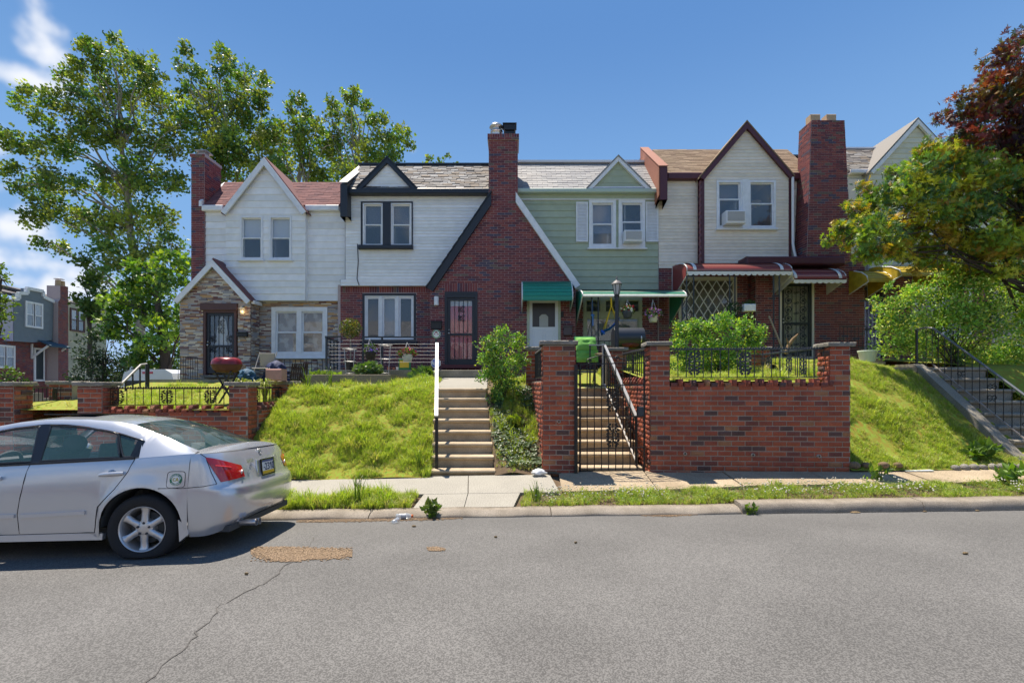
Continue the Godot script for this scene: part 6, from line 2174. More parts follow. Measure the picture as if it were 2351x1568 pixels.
	for q in [[0.55, 0.36], [0.47, 0.355]]:
		part(car, "exhaust", MB.new().lathe([Vector2(0.026, 0.0), Vector2(0.028, 0.12), Vector2(0.036, 0.2), Vector2(0.030, 0.2), Vector2(0.026, 0.1)], Vector3(0.72, q[1] - 0.115, q[0]), 12, Basis(Vector3.BACK, -PI / 2 + 0.05)), M.metal_bright)
	# interior
	part(car, "dashboard", MB.new().bevel(Vector3(-1.95, 0.80, 0), Vector3(0.45, 0.22, 1.5), 0.06), dark)
	part(car, "parcel_shelf", MB.new().box(Vector3(0.12, 0.92, 0), Vector3(0.6, 0.03, 1.3)), dark)
	part(car, "floor", MB.new().box(Vector3(-1.0, 0.33, 0), Vector3(2.4, 0.05, 1.5)), dark)
	for q in [[-1.32, 0.37], [-1.32, -0.37], [-0.32, 0.38], [-0.32, -0.38]]:
		var se := part(car, "seat", MB.new().bevel(Vector3(q[0] + 0.16, 0.72, q[1]), Vector3(0.16, 0.62, 0.5), 0.05, Basis(Vector3.BACK, -0.25)).bevel(Vector3(q[0] - 0.15, 0.48, q[1]), Vector3(0.5, 0.18, 0.5), 0.05), dark)
		part(se, "headrest", MB.new().ball(Vector3(q[0] + 0.30, 1.07, q[1]), Vector3(0.07, 0.095, 0.135), 12, 8), dark)
	var sw := MB.new()
	var ring := []
	for k in 25:
		var a := TAU * k / 24
		ring.append(Vector3(-1.72 + 0.08 * sin(a), 0.82 + 0.17 * sin(a), 0.37 + 0.185 * cos(a)))
	part(car, "steering_wheel", sw.tube(ring, 0.017, 6, false).bar(Vector3(-1.72, 0.82, 0.20), Vector3(-1.72, 0.82, 0.54), 0.05, 0.03), dark)
	part(car, "rear_view_mirror", MB.new().bevel(Vector3(-1.52, 1.18, 0.0), Vector3(0.04, 0.065, 0.26), 0.015), dark)
	# wheels
	for c in [0.0, -2.825]:
		for s in [1.0, -1.0]: wheel(car, Vector3(c, 0.275, 0.77 * s), s, c == 0.0 and s > 0, paint)
	# fuel flap with its round sticker
	var fx := body_pt(0.31, 0.745, 1.0, 0.0)
	var sq := []
	for k in 33:
		var a := TAU * k / 32
		var px := 0.083 * signf(cos(a)) * pow(absf(cos(a)), 0.35)
		var py := 0.077 * signf(sin(a)) * pow(absf(sin(a)), 0.35)
		sq.append(body_pt(0.31 + px, 0.745 + py, 1.0, 0.0))
	part(car, "fuel_flap", MB.new().tube(sq, 0.003, 4, false), blk)
	var nrm := (body_pt(0.31, 0.80, 1, 0) - body_pt(0.31, 0.69, 1, 0)).normalized()
	var tang := (body_pt(0.36, 0.745, 1, 0) - body_pt(0.26, 0.745, 1, 0)).normalized()
	var ob := Basis(tang, nrm, tang.cross(nrm)).orthonormalized()
	var green := mat_once("sticker_green", lin(0.012, 0.17, 0.075), 0.5)
	var white := mat_once("sticker_white", lin(0.8, 0.8, 0.78), 0.5)
	var st := part(car, "sticker", MB.new().lathe([Vector2(0.056, 0.0), Vector2(0.056, 0.004), Vector2(0.001, 0.004)], fx, 28, ob * Basis(Vector3.RIGHT, PI / 2)), green)
	part(st, "sticker_centre", MB.new().lathe([Vector2(0.036, 0.004), Vector2(0.036, 0.0055), Vector2(0.001, 0.0055)], fx, 24, ob * Basis(Vector3.RIGHT, PI / 2)), white)
	letters(st, "CA", fx + ob * Vector3(0, 0, 0.0075), ob, 0.034, mat_once("sticker_gold", lin(0.45, 0.38, 0.05), 0.5))
	for w in [["Chesterbrook", 1.0], ["Academy", -1.0]]:
		var word: String = w[0]
		for k in word.length():
			var a: float = (PI / 2 - (k - (word.length() - 1) / 2.0) * 0.245) if w[1] > 0 else (-PI / 2 + (k - (word.length() - 1) / 2.0) * 0.26)
			letters(st, word[k], fx + ob * Vector3(cos(a) * 0.046, sin(a) * 0.046, 0.006), ob * Basis(Vector3.BACK, a - PI / 2 * w[1]), 0.014, white)
	# trunk face: badge, name, plate
	var lean := Basis(Vector3.UP, PI / 2) * Basis(Vector3.RIGHT, -0.36)
	var tf := func(y: float, z: float, out: float) -> Vector3: return Vector3(tail_x(y, z) + out, y, z)
	part(car, "badge", MB.new().lathe([Vector2(0.034, 0), Vector2(0.034, 0.006), Vector2(0.026, 0.006), Vector2(0.026, 0.0)], tf.call(0.95, 0.0, 0.004), 20, lean * Basis(Vector3.RIGHT, PI / 2)).box(tf.call(0.95, 0.0, 0.006), Vector3(0.075, 0.012, 0.006), lean), M.metal_bright)
	letters(car, "MAXIMA", tf.call(0.865, 0.32, 0.012), lean * Basis(Vector3.UP, 0.12), 0.045, M.metal_bright)
	letters(car, "SE", tf.call(0.865, -0.33, 0.012), lean, 0.045, M.metal_bright)
	var pc: Vector3 = tf.call(0.775, 0.0, 0.0)
	var pb := Basis(Vector3.UP, PI / 2) * Basis(Vector3.RIGHT, -0.12)
	part(car, "plate_recess", MB.new().bevel(pc + Vector3(0.0, 0.0, 0), Vector3(0.5, 0.19, 0.02), 0.006, pb), paint)
	var lp := part(car, "licence_plate", MB.new().bevel(pc + pb * Vector3(0, 0, 0.018), Vector3(0.31, 0.155, 0.012), 0.004, pb), mat_once("plate_white", lin(0.68, 0.70, 0.72), 0.5))
	part(lp, "plate_band", MB.new().box(pc + pb * Vector3(0, -0.06, 0.025), Vector3(0.30, 0.032, 0.003), pb), mat_once("plate_yellow", lin(0.7, 0.45, 0.02), 0.5))
	part(lp, "plate_band", MB.new().box(pc + pb * Vector3(0, 0.066, 0.025), Vector3(0.30, 0.02, 0.003), pb), mat_once("plate_blue", lin(0.03, 0.06, 0.22), 0.5))
	part(lp, "plate_frame", frame_ring(pc + pb * Vector3(0, 0, 0.02), pb, 0.33, 0.175), blk)
	letters(lp, "-2310", pc + pb * Vector3(0.02, 0.002, 0.026), pb, 0.085, mat_once("plate_ink", lin(0.03, 0.05, 0.12), 0.5))

func frame_ring(c: Vector3, b: Basis, w: float, h: float) -> MB:
	var m := MB.new()
	for s in [-1, 1]:
		m.box(c + b * Vector3(s * w / 2, 0, 0), Vector3(0.014, h + 0.014, 0.014), b)
		m.box(c + b * Vector3(0, s * h / 2, 0), Vector3(w - 0.014, 0.014, 0.014), b)
	return m

func tail_x(y: float, z: float) -> float:
	var w := 0.895
	var c := clampf(absf(z) / w, 0.0, 0.99)
	var cosp := pow(c, 2.0)
	var sinp := sqrt(maxf(0.0, 1.0 - cosp * cosp))
	return 0.42 + (rear_x(y) - 0.42) * pow(sinp, 0.62)

func body_pt(x: float, y: float, s: float, out: float) -> Vector3:
	if x < 0.42:
		var be := prof(BELT, x)
		var w := prof([[0.16, 0.842], [0.28, 0.878], [0.46, 0.902], [0.6, 0.912], [0.75, 0.906], [be - 0.07, 0.888], [be, 0.862]], y)
		var arch := 0.0
		for c in [0.0, -2.825]: arch = maxf(arch, smoothstep(0.50, 0.385, Vector2(x - c, y - 0.30).length()))
		return Vector3(x, y, (w + arch * 0.018 + out) * s)
	var w2 := prof([[0.185, 0.845], [0.28, 0.878], [0.46, 0.902], [0.6, 0.912], [0.656, 0.908], [0.75, 0.90], [0.92, 0.882], [0.985, 0.862]], y)
	var t := clampf((x - 0.42) / (rear_x(y) - 0.42), 0.0, 0.999)
	var sn := pow(t, 1.0 / 0.62)
	return Vector3(x, y, (w2 * pow(sqrt(1.0 - sn * sn), 0.50) + out) * s)

func letters(parent: Node, text: String, p: Vector3, b: Basis, size: float, m: Material) -> void:
	var f := SystemFont.new()
	f.font_names = PackedStringArray(["Droid Sans"])
	f.font_weight = 700
	var t := TextMesh.new()
	t.text = text
	t.font = f
	t.font_size = 32
	t.pixel_size = size / 24.0
	t.depth = 0.002
	t.curve_step = 4.0
	var o := part(parent, "lettering", t, m)
	o.transform = Transform3D(b, p)

func wheel(car: Node3D, c: Vector3, s: float, flat: bool, paint: Material) -> void:
	var b := Basis(Vector3.RIGHT, PI / 2 * s)       # lathe axis outwards
	var rub := mat_once("tyre", lin(0.018, 0.018, 0.02), 0.85, M.tex.fine, 5.0)
	var al := mat_once("alloy", lin(0.56, 0.56, 0.57), 0.32, null, 1.0, {"metal": 0.7})
	var t := MB.new().lathe([Vector2(0.21, -0.11), Vector2(0.30, -0.12), Vector2(0.325, -0.09), Vector2(0.33, 0.0), Vector2(0.325, 0.09), Vector2(0.31, 0.115), Vector2(0.28, 0.128), Vector2(0.235, 0.12), Vector2(0.212, 0.10)], c, 48, b)
	for k in t.v.size():
		var p := t.v[k]
		if p.y < 0.03:                       # the foot of the tyre spreads on the road
			var f := 0.03 - p.y
			p.y = 0.03 - minf(f, 0.03) * 0.35
			if flat: p.z += 0.03 * s * smoothstep(0.0, 0.04, f) * (1.0 if (p.z - c.z) * s > 0 else -1.0)
			t.v[k] = p
	var w := part(car, "wheel", t, rub)
	part(w, "rim", MB.new().lathe([Vector2(0.18, -0.08), Vector2(0.19, 0.0), Vector2(0.196, 0.08), Vector2(0.213, 0.104), Vector2(0.217, 0.108), Vector2(0.211, 0.112), Vector2(0.202, 0.098), Vector2(0.193, 0.06)], c, 48, b), al)
	part(w, "brake_disc", MB.new().lathe([Vector2(0.15, -0.01), Vector2(0.15, 0.02), Vector2(0.02, 0.02)], c, 28, b), M.car_inside)
	part(w, "hub", MB.new().lathe([Vector2(0.09, 0.02), Vector2(0.082, 0.07), Vector2(0.07, 0.085), Vector2(0.036, 0.086), Vector2(0.033, 0.092), Vector2(0.001, 0.092)], c, 24, b), al)
	var z := s
	for k in 6:
		var a := TAU * k / 6 + PI / 2
		var d := Vector3(cos(a), sin(a), 0)
		var e := Vector3(-sin(a), cos(a), 0)
		var q := []
		for p in [[0.055, 0.034, 0.088], [0.12, 0.028, 0.085], [0.17, 0.031, 0.08], [0.203, 0.042, 0.092]]:
			q.append([c + d * p[0] - e * p[1] + Vector3(0, 0, (p[2] - 0.035) * z), c + d * p[0] - e * p[1] * 0.8 + Vector3(0, 0, p[2] * z), c + d * p[0] + e * p[1] * 0.8 + Vector3(0, 0, p[2] * z), c + d * p[0] + e * p[1] + Vector3(0, 0, (p[2] - 0.035) * z)])
		part(w, "spoke", MB.new().grid(q, s < 0), al)
	for k in 5:
		var a := TAU * k / 5 + 0.3
		part(w, "lug_nut", MB.new().lathe([Vector2(0.013, 0.07), Vector2(0.012, 0.092), Vector2(0.001, 0.092)], c + Vector3(cos(a), sin(a), 0) * 0.055, 8, b), M.car_inside)

# ---------------------------------------------------------------- trees, shrubs, grass
var leaf_plain: ArrayMesh
var leaf_star: ArrayMesh
var leaf_lobed: ArrayMesh
var tuft: Array = []

func make_leaves() -> void:
	var b := MB.new()                      # a folded leaf, tip along +y
	for s in [-1, 1]:
		var e := Vector3(0.28 * s, 0.42, 0.1)
		if s > 0:
			b.tri(Vector3.ZERO, e, Vector3(0, 0.5, 0))
			b.tri(Vector3(0, 0.5, 0), e, Vector3(0, 1, 0.06))
		else:
			b.tri(Vector3.ZERO, Vector3(0, 0.5, 0), e)
			b.tri(Vector3(0, 0.5, 0), Vector3(0, 1, 0.06), e)
	leaf_plain = b.mesh()
	b = MB.new()
	for k in 5:
		var a := (k - 2) * 0.62
		var d := Vector3(sin(a), cos(a), 0)
		var e := Vector3(cos(a), -sin(a), 0)
		var l := 1.0 - 0.13 * absf(k - 2)
		b.tri(Vector3.ZERO - e * 0.02, Vector3(0, 0, 0) + d * 0.4 + e * 0.12 + Vector3(0, 0, 0.05), d * l)
		b.tri(Vector3.ZERO + e * 0.02, d * l, d * 0.4 - e * 0.12 + Vector3(0, 0, 0.05))
	leaf_star = b.mesh()
	b = MB.new()
	var ring := []
	for p in [[0, -0.05], [0.35, 0.05], [0.5, 0.35], [0.27, 0.42], [0.33, 0.75], [0.12, 0.68], [0, 1.0], [-0.12, 0.68], [-0.33, 0.75], [-0.27, 0.42], [-0.5, 0.35], [-0.35, 0.05]]:
		ring.append(Vector3(p[0], p[1], 0.25 * absf(p[0])))
	for k in ring.size():
		b.tri(Vector3(0, 0.35, 0), ring[k], ring[(k + 1) % ring.size()])
	leaf_lobed = b.mesh()
	for v in 3:
		b = MB.new()
		for k in 11:
			var a := TAU * k / 11 + rnd(-0.3, 0.3)
			var o := Vector3(cos(a), 0, sin(a)) * rnd(0.0, 0.14)
			var d := Vector3(cos(a), 0, sin(a)) * rnd(0.1, 0.5)
			var h := rnd(0.55, 1.0)
			var w := Vector3(-sin(a), 0, cos(a)) * rnd(0.014, 0.024)
			var m := o + d * 0.35 + Vector3(0, h * 0.6, 0)
			var t := o + d + Vector3(0, h * rnd(0.75, 1.0), 0)
			b.quad(o - w, o + w, m + w * 0.8, m - w * 0.8)
			b.tri(m - w * 0.8, m + w * 0.8, t)
		tuft.append(b.mesh())

func shade(cols: Array) -> Color:
	var c: Color = cols[rng.randi() % cols.size()]
	var k := rnd(0.75, 1.25)
	return Color(c.r * k, c.g * k, c.b * k)

func foliage(parent: Node, nm: String, clumps: Array, z: float, o: Dictionary) -> void:
	var xf := []
	var cols := []
	var size: float = o.size
	for c in clumps:
		var r: float = c[2] * z / F
		var zz: float = z + rnd(-1, 1) * o.get("zspread", 0.0) + (c[3] if c.size() > 3 else 0.0)
		var cen := at(c[0], c[1], zz)
		var n := int(o.per * r * r / (size * size))
		var subs := []
		for k in o.get("subs", 12):
			var d := rdir()
			subs.append([cen + d * r * pow(rng.randf(), 0.4) * Vector3(0.9, 0.85, o.get("flat", 0.9)), shade(o.cols)])
		for k in n:
			var q: Array = subs[rng.randi() % subs.size()]
			var s: float = r * o.get("loose", 0.21)
			var p: Vector3 = q[0] + Vector3(gauss(s), gauss(s * 0.8), gauss(s))
			var up := (rdir() + Vector3(0, o.get("droop", 0.3), 0) + (p - cen).normalized() * 0.5).normalized()
			var rt := up.cross(rdir()).normalized()
			var sc := size * rnd(0.7, 1.3)
			xf.append(Transform3D(Basis(rt, up, rt.cross(up)).scaled(Vector3.ONE * sc), p))
			var cc: Color = q[1]
			if o.has("tip") and rng.randf() < 0.16: cc = shade(o.tip)
			var v := rnd(0.8, 1.2)
			cols.append(Color(cc.r * v, cc.g * v, cc.b * v))
	scatter(parent, nm, o.leaf, M.leaf, xf, cols, true)

func limbs(parent: Node, trunk: Array, clumps: Array, z: float, r0: float, m: Material, thick := 1.0) -> void:
	var rad := []
	for k in trunk.size(): rad.append(r0 * (1.0 - 0.75 * k / (trunk.size() - 1)))
	part(parent, "trunk", MB.new().tube(trunk, rad, 9), m)
	var b := MB.new()
	for c in clumps:
		var e := at(c[0], c[1], z)
		var best := 0
		for k in trunk.size():
			if trunk[k].distance_to(e) + (100.0 if trunk[k].y > e.y + 0.3 else 0.0) < trunk[best].distance_to(e) + (100.0 if trunk[best].y > e.y + 0.3 else 0.0): best = k
		var s: Vector3 = trunk[maxi(0, best - 1)]
		var path := []
		var rr := []
		var l := s.distance_to(e)
		for k in 6:
			var f := k / 5.0
			path.append(s.lerp(e, f) + Vector3(gauss(0.03), sin(f * PI) * 0.12 + gauss(0.02), gauss(0.03)) * l)
			rr.append(maxf(0.010, (0.02 + 0.009 * l) * (1.0 - 0.85 * f)) * thick)
		b.tube(path, rr, 5, false)
		var cr: float = c[2] * z / F
		for k in 5:
			var d := rdir() * cr * 0.9
			b.tube([e, e + d * 0.5 + Vector3(0, 0.05 * cr, 0), e + d], [0.018 * thick, 0.012 * thick, 0.006 * thick], 4, false)
	part(parent, "limb", b, m)

func tree(nm: String, label: String, group: String, trunk_px: Array, z: float, r0: float, clumps: Array, o: Dictionary) -> void:
	var path := []
	for p in trunk_px: path.append(at(p[0], p[1], z))
	var t := thing(nm, label, o.get("cat", "tree"), path[0], group)
	limbs(t, path, clumps, z, r0, o.get("bark", M.bark), o.get("thick", 1.0))
	foliage(t, "crown", clumps, z, o)

func grass_patch(nm: String, label: String, x0: float, x1: float, z0: float, z1: float, hf: Callable, n: int, h0: float, h1: float, cols: Array, keep: Callable) -> void:
	var xf := [[], [], []]
	var cc := [[], [], []]
	var nz := FastNoiseLite.new()
	nz.seed = 12
	nz.frequency = 1.3
	for k in n:
		var x := rnd(x0, x1)
		var z := rnd(z0, z1)
		if not keep.call(x, z): continue
		var q := nz.get_noise_2d(x, z)
		if q < -0.28 and rng.randf() < 0.75: continue
		var h := rnd(h0, h1) * (1.0 + q * 1.3) * (1.6 if rng.randf() < 0.08 else 1.0)
		var v := k % 3
		var b := Basis(Vector3(rnd(-1, 1), 0, rnd(-1, 1)).normalized(), rnd(0, 0.35)) * Basis(Vector3.UP, rnd(0, TAU))
		xf[v].append(Transform3D(b.scaled(Vector3(h * rnd(0.9, 1.4), h, h * rnd(0.9, 1.4))), Vector3(x, hf.call(x, z) - 0.01, -z)))
		var c := shade(cols.slice(3) if q < -0.12 and rng.randf() < 0.45 else cols)
		cc[v].append(c)
	var t := Node3D.new()
	t.name = numbered(nm)
	add_child(t)
	tag(t, label, "grass", "", "stuff")
	for v in 3:
		if xf[v].size(): scatter(t, "blades", tuft[v], M.blade, xf[v], cc[v], true)

func build_plants() -> void:
	make_leaves()
	var syc := [Color(0.192, 0.228, 0.066), Color(0.132, 0.186, 0.054), Color(0.126, 0.252, 0.0554), Color(0.214, 0.328, 0.063), Color(0.302, 0.403, 0.0756), Color(0.101, 0.214, 0.0756), Color(0.378, 0.428, 0.0882)]
	var so := {"leaf": leaf_lobed, "size": 0.175, "per": 18.0, "cols": syc, "zspread": 1.6, "subs": 20, "loose": 0.22}
	tree("sycamore_tree", "tallest open-crowned sycamore with pale branches left of the stone-fronted house", "trees behind the houses", [[318, 830], [320, 720], [312, 620], [296, 520], [292, 430], [276, 330], [272, 240]], 30.0, 0.32,
		[[265, 95, 20], [205, 100, 24], [170, 150, 26], [215, 140, 36], [275, 140, 34], [330, 140, 28], [345, 178, 32], [160, 188, 32], [118, 228, 32], [58, 205, 20], [45, 236, 20], [90, 262, 28], [180, 240, 40], [250, 215, 46], [320, 230, 46], [385, 250, 36], [412, 290, 28], [28, 320, 34], [72, 340, 32], [18, 392, 28], [130, 330, 40], [200, 310, 40], [270, 310, 46], [340, 310, 46], [395, 340, 34], [38, 430, 22], [92, 430, 36], [142, 420, 40], [108, 478, 40], [70, 500, 26], [88, 560, 18], [138, 572, 24], [190, 500, 44], [250, 420, 50], [320, 400, 50], [385, 420, 38], [240, 520, 46], [312, 500, 48], [372, 500, 38], [252, 592, 46], [322, 580, 42], [392, 560, 34], [225, 640, 32]], so)
	tree("sycamore_tree", "dense sycamore whose twin plumes rise between the chimney and the white gable", "trees behind the houses", [[520, 620], [512, 480], [505, 380], [515, 300]], 32.0, 0.22,
		[[425, 112, 20], [410, 150, 18], [450, 165, 22], [515, 122, 24], [508, 158, 27], [560, 172, 30], [600, 186, 20], [592, 222, 27], [432, 212, 28], [482, 212, 36], [540, 222, 37], [442, 262, 33], [500, 270, 42], [560, 272, 38], [600, 252, 20], [470, 332, 44], [532, 330, 46], [590, 320, 36], [480, 392, 42], [550, 392, 46], [612, 380, 37], [620, 300, 30]], so)
	tree("sycamore_tree", "lower sycamore crown behind the maroon roof right of the white gable", "trees behind the houses", [[690, 620], [690, 480], [684, 400]], 33.0, 0.2,
		[[680, 228, 20], [664, 252, 17], [700, 262, 20], [640, 292, 24], [686, 292, 28], [730, 292, 23], [632, 332, 35], [690, 340, 40], [742, 340, 30], [640, 392, 42], [712, 392, 42], [660, 434, 38], [742, 424, 36]], so)
	tree("sycamore_tree", "sycamore crown behind the black-trimmed dormer", "trees behind the houses", [[830, 620], [828, 480], [818, 390]], 33.5, 0.2,
		[[765, 238, 18], [800, 226, 22], [816, 214, 15], [762, 268, 22], [838, 242, 16], [802, 272, 23], [846, 272, 16], [762, 312, 28], [812, 312, 34], [870, 280, 22], [886, 312, 30], [922, 312, 26], [942, 336, 12], [852, 342, 37], [902, 360, 26], [782, 362, 40], [842, 390, 36], [802, 412, 42], [882, 402, 28]], so)
	tree("sycamore_tree", "small tree top peeping over the slate ridge left of the tall brick chimney", "trees behind the houses", [[1000, 560], [1000, 440], [1000, 390]], 34.0, 0.14,
		[[985, 364, 10], [975, 386, 13], [1010, 378, 14], [1046, 380, 9], [1030, 357, 6], [1000, 396, 14]], so)
	var mo := {"leaf": leaf_lobed, "size": 0.17, "per": 17.0, "cols": [Color(0.14, 0.266, 0.035), Color(0.21, 0.336, 0.042), Color(0.098, 0.21, 0.042), Color(0.07, 0.168, 0.042)], "tip": [Color(0.364, 0.476, 0.056)], "zspread": 0.9, "bark": M.bark_dark, "subs": 14}
	tree("maple_tree", "bright green maple standing left of the stone entrance", "", [[385, 905], [383, 860], [372, 760], [360, 690], [352, 640]], 20.5, 0.26,
		[[420, 612, 32], [380, 602, 32], [332, 612, 32], [300, 642, 32], [352, 652, 42], [402, 662, 42], [270, 692, 37], [322, 702, 46], [382, 722, 48], [424, 722, 30], [252, 732, 28], [292, 762, 42], [352, 772, 46], [405, 788, 40], [302, 815, 30], [350, 822, 32]], mo)
	tree("leafy_tree", "dark leafy tree overhanging the cream stuccoed house", "", [[205, 860], [205, 760], [205, 680]], 27.0, 0.15,
		[[192, 600, 22], [215, 648, 28], [190, 690, 26], [222, 722, 32], [240, 680, 24]], {"leaf": leaf_lobed, "size": 0.2, "per": 15.0, "cols": [Color(0.06, 0.12, 0.03), Color(0.10, 0.17, 0.03)], "zspread": 0.6, "bark": M.bark_dark})
	tree("dark_shrub", "dark glossy evergreen shrub below the bright maple", "", [[235, 905], [235, 860], [235, 800]], 22.0, 0.08,
		[[212, 775, 28], [252, 772, 32], [200, 825, 33], [246, 826, 38], [280, 842, 28], [188, 872, 30], [240, 872, 38], [275, 880, 24]], {"leaf": leaf_plain, "size": 0.12, "per": 17.0, "cols": [Color(0.02, 0.045, 0.022), Color(0.03, 0.06, 0.03), Color(0.04, 0.08, 0.03)], "cat": "shrub", "bark": M.bark_dark, "zspread": 0.3})
	tree("young_tree", "young tree with light green leaves at the far street corner", "", [[-8, 905], [-8, 800], [-4, 700], [2, 640]], 15.0, 0.06,
		[[4, 642, 22], [14, 690, 18], [4, 728, 20], [-14, 690, 26], [-20, 760, 26], [-10, 610, 14]], {"leaf": leaf_plain, "size": 0.13, "per": 16.0, "cols": [Color(0.13, 0.22, 0.03), Color(0.19, 0.27, 0.03)], "zspread": 0.3, "bark": M.bark_dark})
	tree("corner_bush", "leafy green bush beside the maroon car at the corner", "", [[20, 935], [20, 900], [22, 880]], 14.0, 0.03,
		[[10, 866, 24], [45, 878, 19], [55, 898, 14], [20, 895, 24]], {"leaf": leaf_plain, "size": 0.1, "per": 16.0, "cols": [Color(0.06, 0.12, 0.03), Color(0.10, 0.17, 0.03)], "cat": "bush", "zspread": 0.2, "bark": M.bark_dark})
	tree("distant_trees", "distant dark trees closing the end of the side street", "", [[330, 900], [330, 860]], 46.0, 0.2,
		[[210, 862, 26], [255, 858, 30], [300, 852, 34], [345, 850, 36], [390, 855, 34], [430, 858, 30], [150, 865, 26]], {"leaf": leaf_lobed, "size": 0.3, "per": 22.0, "cols": [Color(0.06, 0.11, 0.035), Color(0.09, 0.14, 0.045)], "zspread": 1.5, "bark": M.bark_dark})
	# Japanese maple, red above and green below
	var red := [Color(0.203, 0.0343, 0.0312), Color(0.125, 0.0312, 0.039), Color(0.296, 0.078, 0.0234), Color(0.078, 0.0936, 0.0312), Color(0.218, 0.14, 0.0234), Color(0.0624, 0.0312, 0.0468)]
	var grn := [Color(0.267, 0.415, 0.0592), Color(0.415, 0.502, 0.0592), Color(0.148, 0.295, 0.074), Color(0.592, 0.592, 0.0592), Color(0.502, 0.355, 0.0443), Color(0.103, 0.207, 0.0888)]
	var hi := [[2330, 92, 32], [2302, 140, 37], [2346, 172, 44], [2272, 190, 32], [2232, 232, 37], [2292, 240, 49], [2346, 272, 49], [2200, 262, 21], [2162, 266, 16], [2232, 292, 44], [2292, 322, 49], [2342, 352, 49], [2216, 332, 35], [2400, 220, 70], [2400, 340, 70], [2390, 130, 52]]
	var lo := [[2062, 402, 30], [2122, 392, 42], [2182, 382, 49], [2252, 402, 56], [2322, 422, 56], [2002, 442, 31], [2052, 452, 42], [2112, 452, 49], [2182, 462, 56], [2252, 472, 56], [2322, 492, 56], [1962, 482, 26], [1992, 492, 32], [1932, 522, 23], [1902, 548, 16], [1952, 542, 31], [2012, 522, 43], [2072, 522, 49], [2142, 532, 49], [2212, 542, 49], [2292, 552, 56], [1992, 580, 30], [2042, 582, 39], [2092, 590, 37], [2152, 592, 42], [2222, 600, 44], [2302, 602, 51], [2135, 345, 30], [2175, 348, 30], [2400, 460, 70], [2400, 560, 70]]
	var tp := []
	for q in [[2440, 850], [2430, 780], [2400, 700], [2370, 600], [2350, 500], [2340, 380], [2345, 250], [2350, 150]]: tp.append(at(q[0], q[1], 10.6))
	var t := thing("japanese_maple", "Japanese maple with red upper leaves and green lower boughs over the hedge", "tree", tp[0])
	limbs(t, tp, hi + lo, 10.6, 0.12, M.bark_dark, 0.55)
	foliage(t, "crown", hi, 10.6, {"leaf": leaf_star, "size": 0.10, "per": 22.0, "cols": red, "tip": [Color(0.30, 0.03, 0.02), Color(0.30, 0.14, 0.02), Color(0.20, 0.20, 0.03)], "zspread": 0.5, "loose": 0.24, "droop": -0.2, "subs": 14})
	foliage(t, "crown", lo, 10.6, {"leaf": leaf_star, "size": 0.10, "per": 30.0, "cols": grn, "tip": [Color(0.30, 0.29, 0.03), Color(0.34, 0.20, 0.02), Color(0.20, 0.26, 0.03)], "zspread": 0.6, "loose": 0.24, "droop": -0.2, "subs": 14})
	# hedge and bushes
	var bo := {"leaf": leaf_plain, "size": 0.075, "per": 30.0, "cols": [Color(0.198, 0.398, 0.071), Color(0.312, 0.512, 0.0852), Color(0.128, 0.256, 0.0624), Color(0.426, 0.595, 0.114)], "tip": [Color(0.6, 0.6, 0.142)], "zspread": 0.35, "cat": "bush", "bark": M.bark_dark, "thick": 0.35, "loose": 0.26, "subs": 16}
	tree("hedge", "broad overgrown hedge beside the pale steps under the red-leaved tree", "", [[2190, 905], [2190, 840], [2190, 760]], 11.3, 0.04,
		[[2052, 702, 30], [2102, 682, 36], [2162, 662, 40], [2232, 642, 46], [2302, 642, 46], [2352, 652, 46], [2032, 752, 28], [2082, 752, 42], [2142, 742, 48], [2212, 732, 54], [2282, 732, 58], [2352, 742, 58], [2052, 800, 30], [2112, 800, 36], [2182, 802, 48], [2262, 812, 58], [2342, 832, 58], [2332, 900, 50], [2040, 660, 12], [2010, 690, 10], [2420, 780, 70], [2400, 700, 60]], bo)
	bo = bo.duplicate()
	bo.cols = [Color(0.17, 0.369, 0.071), Color(0.256, 0.454, 0.071), Color(0.0993, 0.213, 0.0568)]
	bo.tip = [Color(0.546, 0.6, 0.091), Color(0.6, 0.6, 0.127), Color(0.364, 0.491, 0.0728)]
	bo.size = 0.06
	bo.zspread = 0.2
	tree("shrub", "rounded yellow-tipped shrub between the tan steps and the gate pillar", "", [[1152, 975], [1152, 930], [1152, 860]], 10.1, 0.025,
		[[1155, 778, 24], [1120, 792, 24], [1188, 788, 22], [1112, 826, 22], [1150, 826, 36], [1192, 832, 22], [1126, 866, 27], [1166, 870, 36], [1142, 912, 25], [1176, 914, 27], [1160, 945, 20]], bo)
	bo.tip = [Color(0.546, 0.6, 0.0728), Color(0.437, 0.546, 0.0728)]
	tree("shrub", "wide clipped shrub behind the fence on the tall brick wall", "", [[1650, 885], [1650, 850], [1650, 800]], 10.1, 0.025,
		[[1572, 762, 26], [1612, 747, 27], [1660, 742, 28], [1710, 747, 26], [1744, 766, 19], [1562, 800, 27], [1612, 792, 37], [1670, 792, 38], [1720, 792, 27], [1592, 836, 32], [1650, 840, 36], [1562, 850, 22], [1690, 842, 26]], bo)
	# grass
	var gr := [Color(0.38, 0.50, 0.075), Color(0.46, 0.56, 0.10), Color(0.30, 0.43, 0.06), Color(0.48, 0.54, 0.14), Color(0.48, 0.44, 0.20)]
	var left_wall := func(x, z): return x > -4.72
	grass_patch("lawn_grass", "long unmown grass on the bank between the low brick wall and the tan steps", -4.75, -1.36, 8.2, 11.9, lawn_y, 34000, 0.05, 0.125, gr, func(x, z): return x < step_left(z) - 0.03 and (z < 11.2 or x > -2.8 or x < -4.55))
	grass_patch("lawn_grass", "thin grass in the yard behind the rusty fence", -9.0, -4.9, 8.85, 12.6, yard_y, 9000, 0.04, 0.10, gr, func(x, z): return rng.randf() < 0.5 + 0.5 * sin(x * 2.0 + z))
